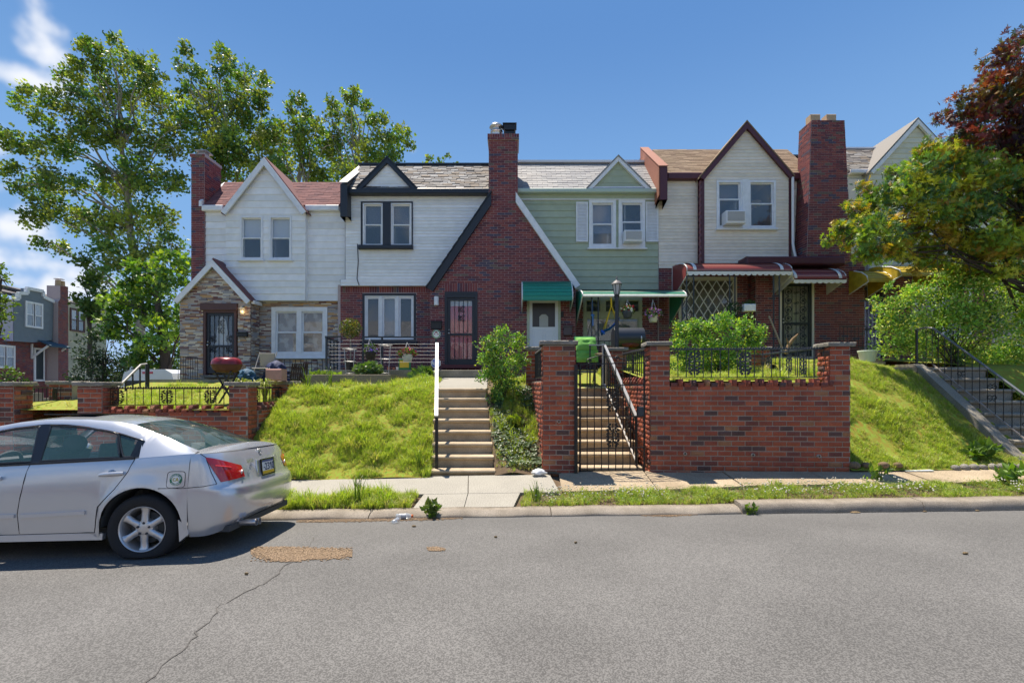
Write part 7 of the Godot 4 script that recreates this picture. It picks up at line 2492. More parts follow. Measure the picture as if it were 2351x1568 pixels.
	grass_patch("lawn_grass", "mown grass in the yard behind the tall brick wall", 2.65, 5.3, 8.5, 12.6, yard_r, 9000, 0.05, 0.11, gr, func(x, z): return true)
	grass_patch("lawn_grass", "bright grass on the open bank right of the brick wall", 5.64, 8.75, 8.02, 11.3, bank_r, 30000, 0.04, 0.085, gr, func(x, z): return x < 8.5 or z < 8.3)
	grass_patch("lawn_grass", "weeds on the earth slope beside the gate pillar", -0.42, 0.5, 8.24, 11.8, lawn_y, 3200, 0.06, 0.15, gr, func(x, z): return x > step_right(z) + 0.02 and (z > 9.6 or rng.randf() < 0.4))
	grass_patch("lawn_grass", "weedy grass strip between kerb and sidewalk behind the car", -5.0, -1.40, 6.70, 7.26, walk_y, 3600, 0.06, 0.15, gr, func(x, z): return true)
	grass_patch("lawn_grass", "grassy strip with clover along the kerb below the tall brick wall", 0.06, 10.0, 6.70, 7.34, walk_y, 10000, 0.03, 0.075, gr, func(x, z): return x > 0.1 + (z - 6.7) * 0.15)
	grass_patch("lawn_grass", "grass by the gated yard path", 1.0, 2.4, 10.6, 12.6, func(x, z): return prof([[10.55, 1.58], [12.5, 1.95], [14.9, 2.05]], z), 1800, 0.06, 0.13, gr, func(x, z): return x > 2.2 or x < 1.2)
	# tall grass clumps and clover
	clump_of_blades("tall arching grass clump in the kerb strip behind the car", Vector3(-2.2, walk_y(-2.2, 6.95), -6.95), 0.42, 26)
	clump_of_blades("tall grass clump at the foot of the white hand rail", Vector3(-1.62, lawn_y(-1.62, 8.45), -8.4), 0.36, 26)
	clump_of_blades("tall iris-like blades beside the planter box pillar", Vector3(-4.45, lawn_y(-4.4, 10.6), -10.6), 0.55, 22)
	clump_of_blades("tall grass clump beside the raised bed", Vector3(-4.1, lawn_y(-4.1, 10.9), -10.9), 0.5, 18)
	clump_of_blades("tall grass clump at the kerb strip end beside the pale slabs", Vector3(0.35, walk_y(0.35, 6.9), -6.9), 0.3, 20)
	var cx := []
	var cc := []
	var fx := []
	for k in 5200:
		var x := rnd(0.3, 10.0)
		var z := rnd(6.72, 7.33)
		cx.append(Transform3D(Basis(rdir(), rnd(0, 0.5)) * Basis(Vector3.RIGHT, -PI / 2) * Basis(Vector3.BACK, rnd(0, TAU)) * Basis.from_scale(Vector3.ONE * rnd(0.02, 0.04)), Vector3(x, walk_y(x, z) + rnd(0.03, 0.07), -z)))
		cc.append(shade([Color(0.09, 0.18, 0.03), Color(0.13, 0.22, 0.04)]))
		if k % 9 == 0 and sin(x * 1.7) > -0.6: fx.append(Transform3D(Basis.from_scale(Vector3(0.011, 0.010, 0.011)), Vector3(x, walk_y(x, z) + rnd(0.08, 0.13), -z)))
	var cl := Node3D.new()
	cl.name = "clover"
	add_child(cl)
	tag(cl, "white-flowered clover in the kerb strip below the brick wall", "clover", "", "stuff")
	scatter(cl, "leaves", leaf_plain, M.leaf, cx, cc, true)
	scatter(cl, "flowers", MB.new().ball(Vector3.ZERO, Vector3.ONE, 6, 4).mesh(), M.painted, fx, [Color(0.65, 0.62, 0.52), Color(0.55, 0.50, 0.42)], true)
	# ivy on the slope by the pillar
	cx = []
	cc = []
	for k in 2600:
		var x := rnd(-0.35, 0.52)
		var z := rnd(8.35, 10.6)
		if x < step_right(z) + 0.03: continue
		if sin(x * 5.0 + z * 3.0) + rnd(-0.5, 0.5) < -0.15: continue
		cx.append(Transform3D(Basis(rdir(), rnd(0, 0.8)) * Basis(Vector3.RIGHT, -PI / 3) * Basis(Vector3.BACK, rnd(0, TAU)) * Basis.from_scale(Vector3.ONE * rnd(0.035, 0.065)), Vector3(x, lawn_y(x, z) + rnd(0.02, 0.12), -z)))
		cc.append(shade([Color(0.05, 0.10, 0.035), Color(0.09, 0.15, 0.05), Color(0.13, 0.18, 0.08)]))
	cl = Node3D.new()
	cl.name = "ivy"
	add_child(cl)
	tag(cl, "grey-green ivy creeping over the earth slope by the gate pillar", "ivy", "", "stuff")
	scatter(cl, "leaves", leaf_lobed, M.leaf, cx, cc, true)

func clump_of_blades(label: String, p: Vector3, h: float, n: int) -> void:
	var t := thing("grass_clump", label, "grass", p, "tall grass clumps", true)
	var b := MB.new()
	for k in n:
		var a := rnd(0, TAU)
		var d := Vector3(cos(a), 0, sin(a)) * rnd(0.1, 0.5) * h
		var w := Vector3(-sin(a), 0, cos(a)) * 0.006
		var hh := h * rnd(0.6, 1.1)
		var o := Vector3(rnd(-0.05, 0.05), 0, rnd(-0.05, 0.05))
		var q := [o, o + d * 0.25 + Vector3(0, hh * 0.5, 0), o + d * 0.6 + Vector3(0, hh * 0.85, 0), o + d * 1.1 + Vector3(0, hh * 0.95, 0)]
		b.col = shade([Color(0.13, 0.22, 0.03), Color(0.18, 0.27, 0.05)])
		b.quad(q[0] - w, q[0] + w, q[1] + w, q[1] - w)
		b.quad(q[1] - w, q[1] + w, q[2] + w * 0.7, q[2] - w * 0.7)
		b.tri(q[2] - w * 0.7, q[2] + w * 0.7, q[3])
	part(t, "blades", b, M.blade)

# ---------------------------------------------------------------- the side street on the left
const FX := -34.87
const FZ := 34.0

func fp(x: float, y: float) -> Vector2:         # measured place on the far row's front -> along it, height
	var k := (x - 1175.5) / F
	var u := (k * FZ - FX) / (-0.119 - k * 0.993)
	return Vector2(u, EYE - (y - 884.0) * (FZ + u * 0.993) / F)

func zz(pts: Array) -> PackedVector2Array:
	var p := PackedVector2Array()
	for q in pts: p.append(fp(q[0] * 0.164, 630.7 + 0.164 * q[1]))
	return p

func zr(x0: float, y0: float, x1: float, y1: float) -> Rect2:
	var a := fp(x0 * 0.164, 630.7 + 0.164 * (y0 + y1) / 2)
	var b := fp(x1 * 0.164, 630.7 + 0.164 * (y0 + y1) / 2)
	var t := fp((x0 + x1) * 0.082, 630.7 + 0.164 * y0).y
	var l := fp((x0 + x1) * 0.082, 630.7 + 0.164 * y1).y
	return Rect2(a.x, l, b.x - a.x, t - l)

func build_far() -> void:
	var d := Vector3(-0.119, 0, -0.993).normalized()
	var ff := Transform3D(Basis(d, Vector3.UP, d.cross(Vector3.UP)), Vector3(FX, 0, -FZ))
	var grey := mat("grey_siding", lin(0.17, 0.21, 0.25), 0.6, M.tex.soft, 0.3)
	var put := func(h: Node, nm: String, b: MB, m: Material) -> MeshInstance3D:
		var o := part(h, nm, b, m)
		o.transform = ff
		o.position -= (h as Node3D).position
		return o
	var h := thing("corner_house", "grey clapboard house with stepped white parapet across the side street", "house", ff * Vector3(1.5, -0.5, 0))
	var up := zz([[178, 930], [500, 950], [720, 912], [738, 380], [585, 308], [585, 232], [365, 190], [365, 262], [245, 258], [245, 335], [178, 345]])
	put.call(h, "bay", MB.new().slab(up, 0.0, -0.4), grey)
	for k in 24:                                           # clapboards
		var y := lerpf(up[0].y, up[4].y, k / 24.0)
		for p in pieces(up, [zr(330, 385, 575, 745)], y, y + 0.16):
			put.call(h, "siding_board", MB.new().slab(p, 0.03, 0.005).slab(PackedVector2Array([p[0], p[1], p[1] + Vector2(0, 0.03), p[0] + Vector2(0, 0.03)]), 0.045, 0.03), grey)
	var ring := [[178, 345], [245, 335], [245, 258], [365, 262], [365, 190], [585, 232], [585, 308], [738, 380]]
	for k in ring.size() - 1:
		var q := zz([ring[k], ring[k + 1]])
		put.call(h, "parapet_trim", MB.new().bar(Vector3(q[0].x, q[0].y, 0.0), Vector3(q[1].x, q[1].y, 0.0), 0.22, 0.22, Vector3.BACK), M.white_trim)
	var lav := fp(0, 700)
	put.call(h, "bay_side", MB.new().box(Vector3(up[0].x - 0.06, (up[0].y + up[10].y) / 2, -0.85), Vector3(0.1, up[10].y - up[0].y, 1.7)), mat_once("lavender_siding", lin(0.42, 0.40, 0.52), 0.6))
	put.call(h, "roof", MB.new().box(Vector3(2.6, up[3].y + 0.9, -4.0), Vector3(9.0, 0.2, 7.0), Basis(Vector3.RIGHT, 0.25)), M.roof_felt)
	put.call(h, "wall", MB.new().box(Vector3(2.2, 2.1, -1.6), Vector3(6.2, 5.6, 2.2)), M.house_brick[1])
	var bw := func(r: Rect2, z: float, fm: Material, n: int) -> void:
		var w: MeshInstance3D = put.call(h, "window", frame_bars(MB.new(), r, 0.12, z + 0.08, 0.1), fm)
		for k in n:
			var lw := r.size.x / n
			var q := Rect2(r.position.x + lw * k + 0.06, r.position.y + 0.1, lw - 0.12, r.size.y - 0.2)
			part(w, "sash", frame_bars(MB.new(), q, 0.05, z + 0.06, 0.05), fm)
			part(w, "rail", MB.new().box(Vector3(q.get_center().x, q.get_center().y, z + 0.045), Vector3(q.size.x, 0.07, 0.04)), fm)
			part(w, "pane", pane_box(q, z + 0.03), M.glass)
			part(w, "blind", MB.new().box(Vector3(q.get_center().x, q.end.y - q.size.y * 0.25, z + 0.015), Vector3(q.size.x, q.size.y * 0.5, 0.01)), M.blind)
			part(w, "curtain", MB.new().box(Vector3(q.get_center().x, q.get_center().y, z + 0.008), Vector3(q.size.x, q.size.y, 0.008)), M.sheer)  # flat grey sheet in place of the dim room, its shade put in colour
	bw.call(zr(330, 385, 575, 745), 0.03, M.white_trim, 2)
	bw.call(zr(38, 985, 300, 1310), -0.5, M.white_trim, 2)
	put.call(h, "ground_floor", MB.new().slab(zz([[-60, 1560], [880, 1560], [880, 905], [-60, 930]]), -0.5, -0.9), M.mortar)
	var gf := ff * Transform3D(Basis(), Vector3(0, 0, -0.5))
	lay("bf", zz([[-60, 1560], [740, 1560], [740, 915], [-60, 930]]), [zr(38, 985, 300, 1310), zr(580, 1050, 690, 1470)], gf, BRICK)
	var ch := zz([[735, 1530], [880, 1500], [876, 168], [765, 152], [765, 340], [735, 380]])
	put.call(h, "chimney", MB.new().slab(ch, 0.35, -0.6), M.mortar)
	lay("bf", ch, [], ff * Transform3D(Basis(), Vector3(0, 0, 0.35)), BRICK)
	brick_set(h, "bf")
	for k in 2:
		put.call(h, "flue", MB.new().lathe([Vector2(0.2, 0), Vector2(0.18, 0.55)], Vector3(ch[3].x + 0.4 + 0.4 * k, ch[3].y - 0.05, -0.1), 10), mat_once("clay_pale", lin(0.45, 0.32, 0.2)))
	put.call(h, "flue_cap", MB.new().lathe([Vector2(0.35, 0), Vector2(0.02, 0.1)], Vector3(ch[3].x + 0.5, ch[3].y + 0.6, -0.1), 10), M.metal_bright)
	var dr := zr(580, 1050, 690, 1470)
	put.call(h, "door_frame", frame_bars(MB.new(), dr.grow(0.12), 0.14, -0.42, 0.12), M.white_trim)
	put.call(h, "door", MB.new().box(Vector3(dr.get_center().x, dr.get_center().y, -0.47), Vector3(dr.size.x, dr.size.y, 0.06)), mat_once("door_dark", lin(0.02, 0.035, 0.045), 0.5))
	var hd := zr(510, 895, 800, 1000)
	put.call(h, "hood", MB.new().prism([Vector3(hd.position.x, hd.end.y, -0.4), Vector3(hd.position.x, hd.position.y, 0.9), Vector3(hd.position.x, hd.position.y - 0.12, 0.9)], Vector3(hd.size.x, 0, 0)), mat_once("hood_blue", lin(0.035, 0.075, 0.11), 0.8))
	for x in [hd.position.x + 0.1, hd.end.x - 0.1]:
		put.call(h, "bracket", MB.new().bar(Vector3(x, hd.position.y, 0.7), Vector3(x, hd.position.y - 0.9, -0.4), 0.1, 0.12).bar(Vector3(x, hd.position.y + 0.1, -0.42), Vector3(x, hd.position.y - 1.0, -0.42), 0.1, 0.1, Vector3.BACK), M.white_trim)
	var c := thing("corner_house", "cream stuccoed house with brown window frame behind the dark shrub", "house", ff * Vector3(8.0, -0.5, 0))
	h = c
	var st := zz([[880, 1560], [1500, 1560], [1500, 420], [1010, 395], [1010, 370], [880, 400]])
	put.call(c, "wall", MB.new().slab(st, -0.1, -3.0), mat_once("stucco", lin(0.55, 0.54, 0.42), 0.95, M.tex.blotch, 0.3))
	put.call(c, "roof", MB.new().box(Vector3(8.0, st[3].y + 0.7, -3.0), Vector3(8.0, 0.2, 6.0), Basis(Vector3.RIGHT, 0.25)), M.roof_felt)
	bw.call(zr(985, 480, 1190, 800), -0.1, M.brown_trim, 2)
	put.call(c, "door", MB.new().box(Vector3(zr(890, 1085, 970, 1380).get_center().x, 1.0, -0.08), Vector3(1.0, 2.6, 0.08)), mat_once("door_dark", lin(0.02, 0.035, 0.045)))
	# porch clutter of the grey house, the low concrete wall in front
	single("garden_wall", "low concrete retaining wall below the grey corner house", "wall", MB.new().box(Vector3(-17.5, 0.4, -17.0), Vector3(0.3, 1.5, 6.0)).box(at(55, 922, 16.4) + Vector3(0, -0.3, 0), Vector3(0.9, 1.2, 0.4)), M.concrete)
	var t := fence("black iron porch fence in front of the grey corner house", ff * Vector3(-0.5, 0, 2.2), ff * Vector3(6.5, 0, 2.2), -0.9, 0.2, M.iron, [], false, "", 0.3)
	# vehicles
	var van := thing("white_van", "white van parked on the side street behind the stone entrance", "van", Vector3(ax(338, 17), -0.02, -17.5))
	var pr := PackedVector2Array([Vector2(-0.95, -0.35), Vector2(0.95, -0.35), Vector2(1.0, 0.6), Vector2(0.96, 1.5), Vector2(0.84, 1.98), Vector2(0.6, 2.12), Vector2(-0.6, 2.12), Vector2(-0.84, 1.98), Vector2(-0.96, 1.5), Vector2(-1.0, 0.6)])
	var b := MB.new().slab(pr, 0.0, -4.6)
	var vo := part(van, "body", b, mat_once("van_white", lin(0.66, 0.68, 0.72), 0.3, null, 1.0, {"coat": 0.6}))
	vo.position = Vector3(0, 0.1, 0.5)
	for s in [[0, 2.0, 0.36], [-0.92, 1.0, 0.08], [0.92, 1.0, 0.08]]:
		part(van, "tail_lamp", MB.new().bevel(Vector3(s[0], s[1] + 0.1, 0.5), Vector3(s[2], 0.07 if s[2] > 0.2 else 0.4, 0.06), 0.01), mat_once("tail_red", lin(0.45, 0.008, 0.012))).position = Vector3.ZERO
	part(van, "rear_window", MB.new().bevel(Vector3(0, 1.55, 0.5), Vector3(1.5, 0.55, 0.03), 0.01), M.car_black).position = Vector3.ZERO
	for s in [-0.82, 0.82]:
		for z in [-0.4, -3.3]:
			part(van, "wheel", MB.new().lathe([Vector2(0.2, -0.1), Vector2(0.33, -0.1), Vector2(0.33, 0.1), Vector2(0.05, 0.1)], Vector3(s, 0.03, z), 16, Basis(Vector3.BACK, -PI / 2 * signf(s))), M.tyre).position = Vector3.ZERO
	var mv := thing("maroon_minivan", "maroon minivan seen through the fence at the corner", "van", Vector3(-12.9, -0.6, -12.0), "", true)
	var mp := PackedVector2Array([Vector2(-2.3, 0.25), Vector2(2.25, 0.25), Vector2(2.3, 0.75), Vector2(2.0, 0.98), Vector2(1.25, 1.12), Vector2(0.45, 1.68), Vector2(-1.9, 1.72), Vector2(-2.3, 1.0)])
	var maroon := mat("maroon_paint", lin(0.13, 0.01, 0.025), 0.3, null, 1.0, {"coat": 0.8, "metal": 0.2})
	part(mv, "body", MB.new().slab(mp, 0.9, -0.9), maroon)
	part(mv, "side_window", MB.new().slab(PackedVector2Array([Vector2(-1.8, 1.12), Vector2(1.1, 1.12), Vector2(0.45, 1.58), Vector2(-1.7, 1.6)]), 0.915, -0.915), mat_once("car_glass_dark", lin(0.03, 0.06, 0.06), 0.05))
	part(mv, "mirror", MB.new().bevel(Vector3(0.95, 1.2, 1.02), Vector3(0.12, 0.17, 0.2), 0.02), M.car_black)
	for x in [-1.5, 1.5]:
		part(mv, "wheel", MB.new().lathe([Vector2(0.2, -0.95), Vector2(0.33, -0.95), Vector2(0.33, 0.95), Vector2(0.05, 0.95)], Vector3(x, 0.33, 0), 18, Basis(Vector3.RIGHT, PI / 2)), M.tyre)
	# rails of the entrance steps left of the stone house
	var r := thing("hand_rail", "grey hand rail climbing to the path of the stone-fronted house", "railing", at(300, 930, 11.6))
	part(r, "rail", MB.new().tube([at(250, 909, 11.2), at(322, 838, 12.4), at(337, 836, 12.5)], 0.03, 6), mat_once("rail_pale", lin(0.35, 0.33, 0.30), 0.5))
	for k in 5:
		var f := k / 4.0
		var p := at(lerpf(270, 337, f), lerpf(889, 836, minf(1.0, f * 1.15)), lerpf(11.5, 12.5, f))
		part(r, "baluster", MB.new().tube([p, Vector3(p.x, yard_y(p.x, -p.z) - 0.05, p.z)], 0.02 if k < 4 else 0.05, 5), M.iron)

# ---------------------------------------------------------------- things in the yards
func ball_cloud(parent: Node, nm: String, c: Vector3, r: Vector3, n: int, s: float, cols: Array, m: Material, mesh: Mesh) -> void:
	var xf := []
	var cc := []
	for k in n:
		var p := rdir() * pow(rng.randf(), 0.35)
		xf.append(Transform3D(Basis(rdir(), rnd(0, TAU)).scaled(Vector3.ONE * s * rnd(0.7, 1.3)), c + p * r))
		cc.append(shade(cols))
	scatter(parent, nm, mesh, m, xf, cc, true)

func hanging_basket(label: String, p: Vector3, hook: Vector3, pot: Color, r: Vector3, cols: Array, n := 90) -> void:
	var t := thing("hanging_basket", label, "hanging basket", p + Vector3(0, -0.15, 0), "hanging flower baskets")
	part(t, "pot", MB.new().lathe([Vector2(0.01, -0.15), Vector2(0.10, -0.15), Vector2(0.145, 0.03), Vector2(0.155, 0.04), Vector2(0.13, 0.04), Vector2(0.01, 0.0)], p, 16), mat_once("pot_%s" % pot.to_html(), lin(pot.r, pot.g, pot.b), 0.6))
	for k in 3:
		var a := TAU * k / 3
		part(t, "wire", MB.new().tube([p + Vector3(cos(a) * 0.14, 0.04, sin(a) * 0.14), hook], 0.006, 4), mat_once("wire", lin(0.45, 0.45, 0.45), 0.5))
	ball_cloud(t, "foliage", p + Vector3(0, 0.06, 0), r, n * 3, 0.06, [Color(0.06, 0.13, 0.03), Color(0.1, 0.18, 0.04)], M.leaf, leaf_plain)
	var fl := MB.new()
	for k in 5:
		var a := TAU * k / 5
		fl.ball(Vector3(cos(a) * 0.5, sin(a) * 0.5, 0), Vector3(0.45, 0.45, 0.2), 6, 4)
	ball_cloud(t, "flowers", p + Vector3(0, 0.08, 0), r * 1.05, n, 0.024, cols, M.painted, fl.mesh())

func leafy(nm: String, label: String, cat: String, p: Vector3, r: Vector3, n: int, s: float, cols: Array, mesh: Mesh, group := "") -> void:
	var t := thing(nm, label, cat, p, group)
	var b := MB.new()
	for k in 5:
		var d := rdir() * r
		b.tube([p, p + Vector3(d.x * 0.5, r.y * 0.8, d.z * 0.5), p + Vector3(d.x, r.y * 1.5, d.z)], 0.006, 4)
	part(t, "stem", b, mat_once("stem_green", lin(0.08, 0.14, 0.03), 0.7))
	ball_cloud(t, "leaves", p + Vector3(0, r.y, 0), r, n, s, cols, M.leaf, mesh)

func tomato_cage(p: Vector3, h: float) -> void:
	var t := thing("tomato_cage", "galvanised wire tomato cage by the porch railing", "plant cage", p, "tomato cages", true)
	var wm := mat_once("cage_wire", lin(0.5, 0.5, 0.5), 0.4, null, 1.0, {"metal": 0.6})
	for k in 3:
		var y: float = h * (0.98 - 0.42 * k)
		var r := 0.175 - 0.03 * k
		var ring := []
		for i in 25: ring.append(Vector3(cos(TAU * i / 24) * r, y, sin(TAU * i / 24) * r))
		part(t, "ring", MB.new().tube(ring, 0.006, 4, false), wm)
	for k in 4:
		var a := TAU * k / 4 + 0.5
		part(t, "leg", MB.new().tube([Vector3(cos(a) * 0.1, -0.05, sin(a) * 0.1), Vector3(cos(a) * 0.178, h, sin(a) * 0.178)], 0.005, 4), wm)

func build_yard() -> void:
	# kettle grill
	var p := Vector3(-5.66, 2.05, -9.65)
	var t := thing("kettle_grill", "rusty red kettle grill on crossed legs behind the low wall", "grill", Vector3(p.x, yard_y(p.x, 9.65), p.z))
	var redp := mat("grill_red", lin(0.30, 0.018, 0.03), 0.3, noise_tex(0.012, Color(0.55, 0.33, 0.25), Color(1, 1, 1), 4, FastNoiseLite.TYPE_SIMPLEX_SMOOTH, 41, 256, 0.45), 1.3)
	var rust := mat("grill_rust", lin(0.14, 0.055, 0.035), 0.8, M.tex.blotch, 2.0)
	part(t, "lid", MB.new().lathe([Vector2(0.275, 0.0), Vector2(0.27, 0.05), Vector2(0.24, 0.11), Vector2(0.19, 0.14), Vector2(0.001, 0.155)], p, 26), redp)
	part(t, "bowl", MB.new().lathe([Vector2(0.001, -0.16), Vector2(0.17, -0.15), Vector2(0.24, -0.09), Vector2(0.27, -0.01), Vector2(0.29, 0.0), Vector2(0.28, 0.01)], p, 26), rust)
	for s in [-1, 1]:
		for z in [-0.13, 0.13]:
			part(t, "leg", MB.new().bar(p + Vector3(0.17 * s, -0.13, z), Vector3(p.x - 0.24 * s, yard_y(p.x, 9.65), p.z + z), 0.028, 0.028), M.iron)
	part(t, "handle", MB.new().tube([p + Vector3(-0.05, 0.15, 0.03), p + Vector3(-0.04, 0.19, 0.03), p + Vector3(0.04, 0.19, 0.03), p + Vector3(0.05, 0.15, 0.03)], 0.01, 5), M.iron)
	# planter box on the pillar, ornamental grasses
	p = Vector3(-5.02, 1.735, -10.36)
	t = thing("planter_box", "pinkish clay planter box on the rear brick pillar", "planter", p)
	part(t, "box", MB.new().bevel(p + Vector3(0, 0.13, 0), Vector3(0.34, 0.25, 0.28), 0.02), mat_once("clay_pink", lin(0.50, 0.27, 0.22), 0.8, M.tex.soft, 1.0))
	part(t, "soil", MB.new().box(p + Vector3(0, 0.25, 0), Vector3(0.28, 0.02, 0.22)), M.soil)
	for q in [[580, 885, 9.5, "striped ornamental grass behind the front brick pillar"], [552, 890, 10.0, "striped ornamental grass under the kettle grill"], [607, 884, 9.9, "striped ornamental grass before the folding chair"]]:
		var c := at(q[0], q[1], q[2])
		c.y = yard_y(c.x, q[2])
		var g := thing("ornamental_grass", q[3], "plant", c, "", true)
		var b := MB.new()
		for k in 60:
			var a := rnd(0, TAU)
			var dd := Vector3(cos(a), 0, sin(a)) * rnd(0.08, 0.32)
			var w := Vector3(-sin(a), 0, cos(a)) * 0.011
			var hh := rnd(0.25, 0.5)
			b.col = shade([Color(0.35, 0.40, 0.06), Color(0.25, 0.32, 0.05), Color(0.45, 0.45, 0.2)])
			b.quad(-w, w, dd * 0.4 + Vector3(0, hh, 0) + w, dd * 0.4 + Vector3(0, hh, 0) - w)
			b.tri(dd * 0.4 + Vector3(0, hh, 0) - w, dd * 0.4 + Vector3(0, hh, 0) + w, dd * 1.3 + Vector3(0, hh * 0.85, 0))
		part(g, "blades", b, M.blade)
	# folding chair and bundles by the stone house
	p = at(607, 868, 12.6)
	p.y = yard_y(p.x, 12.6)
	t = thing("folding_chair", "beige metal folding chair against the stone wall", "chair", p, "", true)
	var beige := mat_once("chair_beige", lin(0.32, 0.29, 0.25), 0.5)
	part(t, "backrest", MB.new().bevel(Vector3(0, 0.68, -0.15), Vector3(0.42, 0.34, 0.02), 0.01, Basis(Vector3.RIGHT, 0.2)), beige)
	part(t, "seat", MB.new().bevel(Vector3(0, 0.44, 0.05), Vector3(0.42, 0.03, 0.4), 0.01), beige)
	for s in [-0.22, 0.22]:
		part(t, "leg", MB.new().tube([Vector3(s, 0, 0.3), Vector3(s, 0.45, 0.05), Vector3(s, 0.88, -0.2)], 0.013, 5), beige)
		part(t, "leg", MB.new().tube([Vector3(s, 0, -0.2), Vector3(s, 0.44, 0.2)], 0.013, 5), beige)
	for q in [[566, 868, 12.2, 0.5, 0.26, Color(0.03, 0.11, 0.20), "crumpled teal-blue tarp bundle beside the grill"], [634, 866, 12.6, 0.66, 0.3, Color(0.03, 0.045, 0.13), "dark blue patterned bundle beside the folding chair"]]:
		var c := at(q[0], q[1], q[2])
		c.y = yard_y(c.x, q[2])
		var rows := []
		for i in 9:
			var r := []
			for j in 15:
				var a := TAU * j / 14
				var rr: float = q[4] * (1.0 - 0.55 * pow(i / 8.0, 1.5)) * (1.0 + 0.3 * sin(a * 5 + i * 1.3) + 0.22 * sin(a * 9 - i * 2.1)) * (0.05 if i == 8 else 1.0)
				r.append(c + Vector3(cos(a) * rr, q[3] * i / 8.0, -sin(a) * rr))
			r[14] = r[0]
			rows.append(r)
		single("tarp_bundle", q[6], "bundle", MB.new().grid(rows), mat("tarp_%d" % q[0], lin(q[5].r, q[5].g, q[5].b), 0.75, M.tex.blotch, 2.5))
	p = at(684, 868, 12.4)
	p.y = yard_y(p.x, 12.4)
	t = thing("slatted_panel", "dark slatted wooden panel leaning by the stone house", "panel", p, "", true)
	for k in 8:
		part(t, "slat", MB.new().box(Vector3(-0.2 + 0.055 * k, 0.3, -0.05), Vector3(0.035, 0.62, 0.02), Basis(Vector3.BACK, -0.12)), M.rust_iron)
	for y in [0.12, 0.48]: part(t, "batten", MB.new().box(Vector3(-0.0, y, -0.07), Vector3(0.42, 0.04, 0.02)), M.rust_iron)
	fence("thin iron fence dividing the stone house yard from its neighbour", at(640, 884, 12.7), at(740, 884, 12.7), yard_y(-5.5, 12.7) + 0.08, ay(825, 12.7), M.iron, [], false)
	fence("iron porch rail left of the stone entrance", at(408, 884, 13.3), at(452, 884, 14.2), ay(880, 13.6), ay(819, 13.6), M.iron, [], false, "", 0.11)
	# raised bed
	var z := 11.2
	p = Vector3(ax(800, z), 1.66, -z)
	t = thing("raised_bed", "grey timber raised vegetable bed at the top of the lawn", "planter", p)
	var x0 := ax(704, z)
	var x1 := ax(897, z)
	part(t, "plank", MB.new().bevel(Vector3((x0 + x1) / 2, 1.755, -z), Vector3(x1 - x0, 0.27, 0.045), 0.008), M.wood_grey)
	part(t, "plank", MB.new().bevel(Vector3((x0 + x1) / 2, 1.755, -z - 0.75), Vector3(x1 - x0, 0.27, 0.045), 0.008), M.wood_grey)
	for x in [x0 + 0.02, x1 - 0.02]: part(t, "plank", MB.new().bevel(Vector3(x, 1.755, -z - 0.375), Vector3(0.04, 0.265, 0.7), 0.008), M.wood_grey)
	part(t, "soil", MB.new().box(Vector3((x0 + x1) / 2, 1.72, -z - 0.375), Vector3(x1 - x0 - 0.08, 0.22, 0.7)), M.soil)
	leafy("lettuce_row", "bright lettuce at the left end of the raised bed", "vegetable", Vector3(ax(745, z + 0.3), 1.83, -z - 0.3), Vector3(0.36, 0.06, 0.16), 170, 0.08, [Color(0.17, 0.28, 0.03), Color(0.22, 0.33, 0.05)], leaf_lobed)
	leafy("tomato_plant", "leafy tomato plants at the right end of the raised bed", "vegetable", Vector3(ax(845, z + 0.3), 1.83, -z - 0.3), Vector3(0.36, 0.17, 0.2), 420, 0.085, [Color(0.08, 0.16, 0.04), Color(0.13, 0.22, 0.06), Color(0.17, 0.24, 0.1)], leaf_lobed)
	leafy("squash_plant", "broad-leaved squash plant below the porch edge", "vegetable", Vector3(ax(972, 11.9), lawn_y(-2.1, 11.9), -11.9), Vector3(0.28, 0.14, 0.2), 40, 0.2, [Color(0.10, 0.2, 0.04), Color(0.16, 0.26, 0.05)], leaf_lobed)
	# porch of the red door house
	tomato_cage(Vector3(ax(802, 12.0), 1.83, -12.0), 0.72)
	tomato_cage(Vector3(ax(884, 12.0), 1.83, -12.0), 0.82)
	p = at(804, 848, 12.9)
	p.y = 2.03
	t = thing("topiary_tree", "small round-headed tree in a pot on the porch", "tree", p)
	part(t, "pot", MB.new().lathe([Vector2(0.1, 0), Vector2(0.14, 0.28), Vector2(0.15, 0.29), Vector2(0.01, 0.27)], p, 14), M.iron)
	part(t, "trunk", MB.new().tube([p + Vector3(0, 0.25, 0), p + Vector3(0.01, 0.6, 0), p + Vector3(0, 0.95, 0)], 0.016, 6), M.bark)
	ball_cloud(t, "crown", Vector3(p.x, ay(755, 12.9), p.z), Vector3(0.3, 0.27, 0.28), 900, 0.055, [Color(0.07, 0.11, 0.03), Color(0.12, 0.15, 0.03), Color(0.2, 0.16, 0.04)], M.leaf, leaf_plain)
	hanging_basket("purple petunias in a dark basket on the cable railing", at(850, 812, 12.3), at(848, 778, 12.4), Color(0.02, 0.02, 0.025), Vector3(0.17, 0.19, 0.14), [Color(0.16, 0.06, 0.42), Color(0.24, 0.12, 0.5), Color(0.4, 0.35, 0.45)], 70)
	hanging_basket("pink-red petunias in a white pot hung from the cable railing", at(935, 817, 12.2), at(934.5, 786, 12.35), Color(0.55, 0.56, 0.58), Vector3(0.23, 0.12, 0.18), [Color(0.55, 0.03, 0.08), Color(0.6, 0.08, 0.14), Color(0.4, 0.02, 0.05)], 130)
	p = at(929, 848, 13.0)
	t = thing("soil_bag", "upright green bag with yellow panel on the porch", "bag", Vector3(p.x, 2.03, p.z))
	part(t, "bag", MB.new().bevel(Vector3(p.x, 2.2, p.z), Vector3(0.32, 0.34, 0.12), 0.03), mat_once("bag_green", lin(0.02, 0.22, 0.07), 0.4))
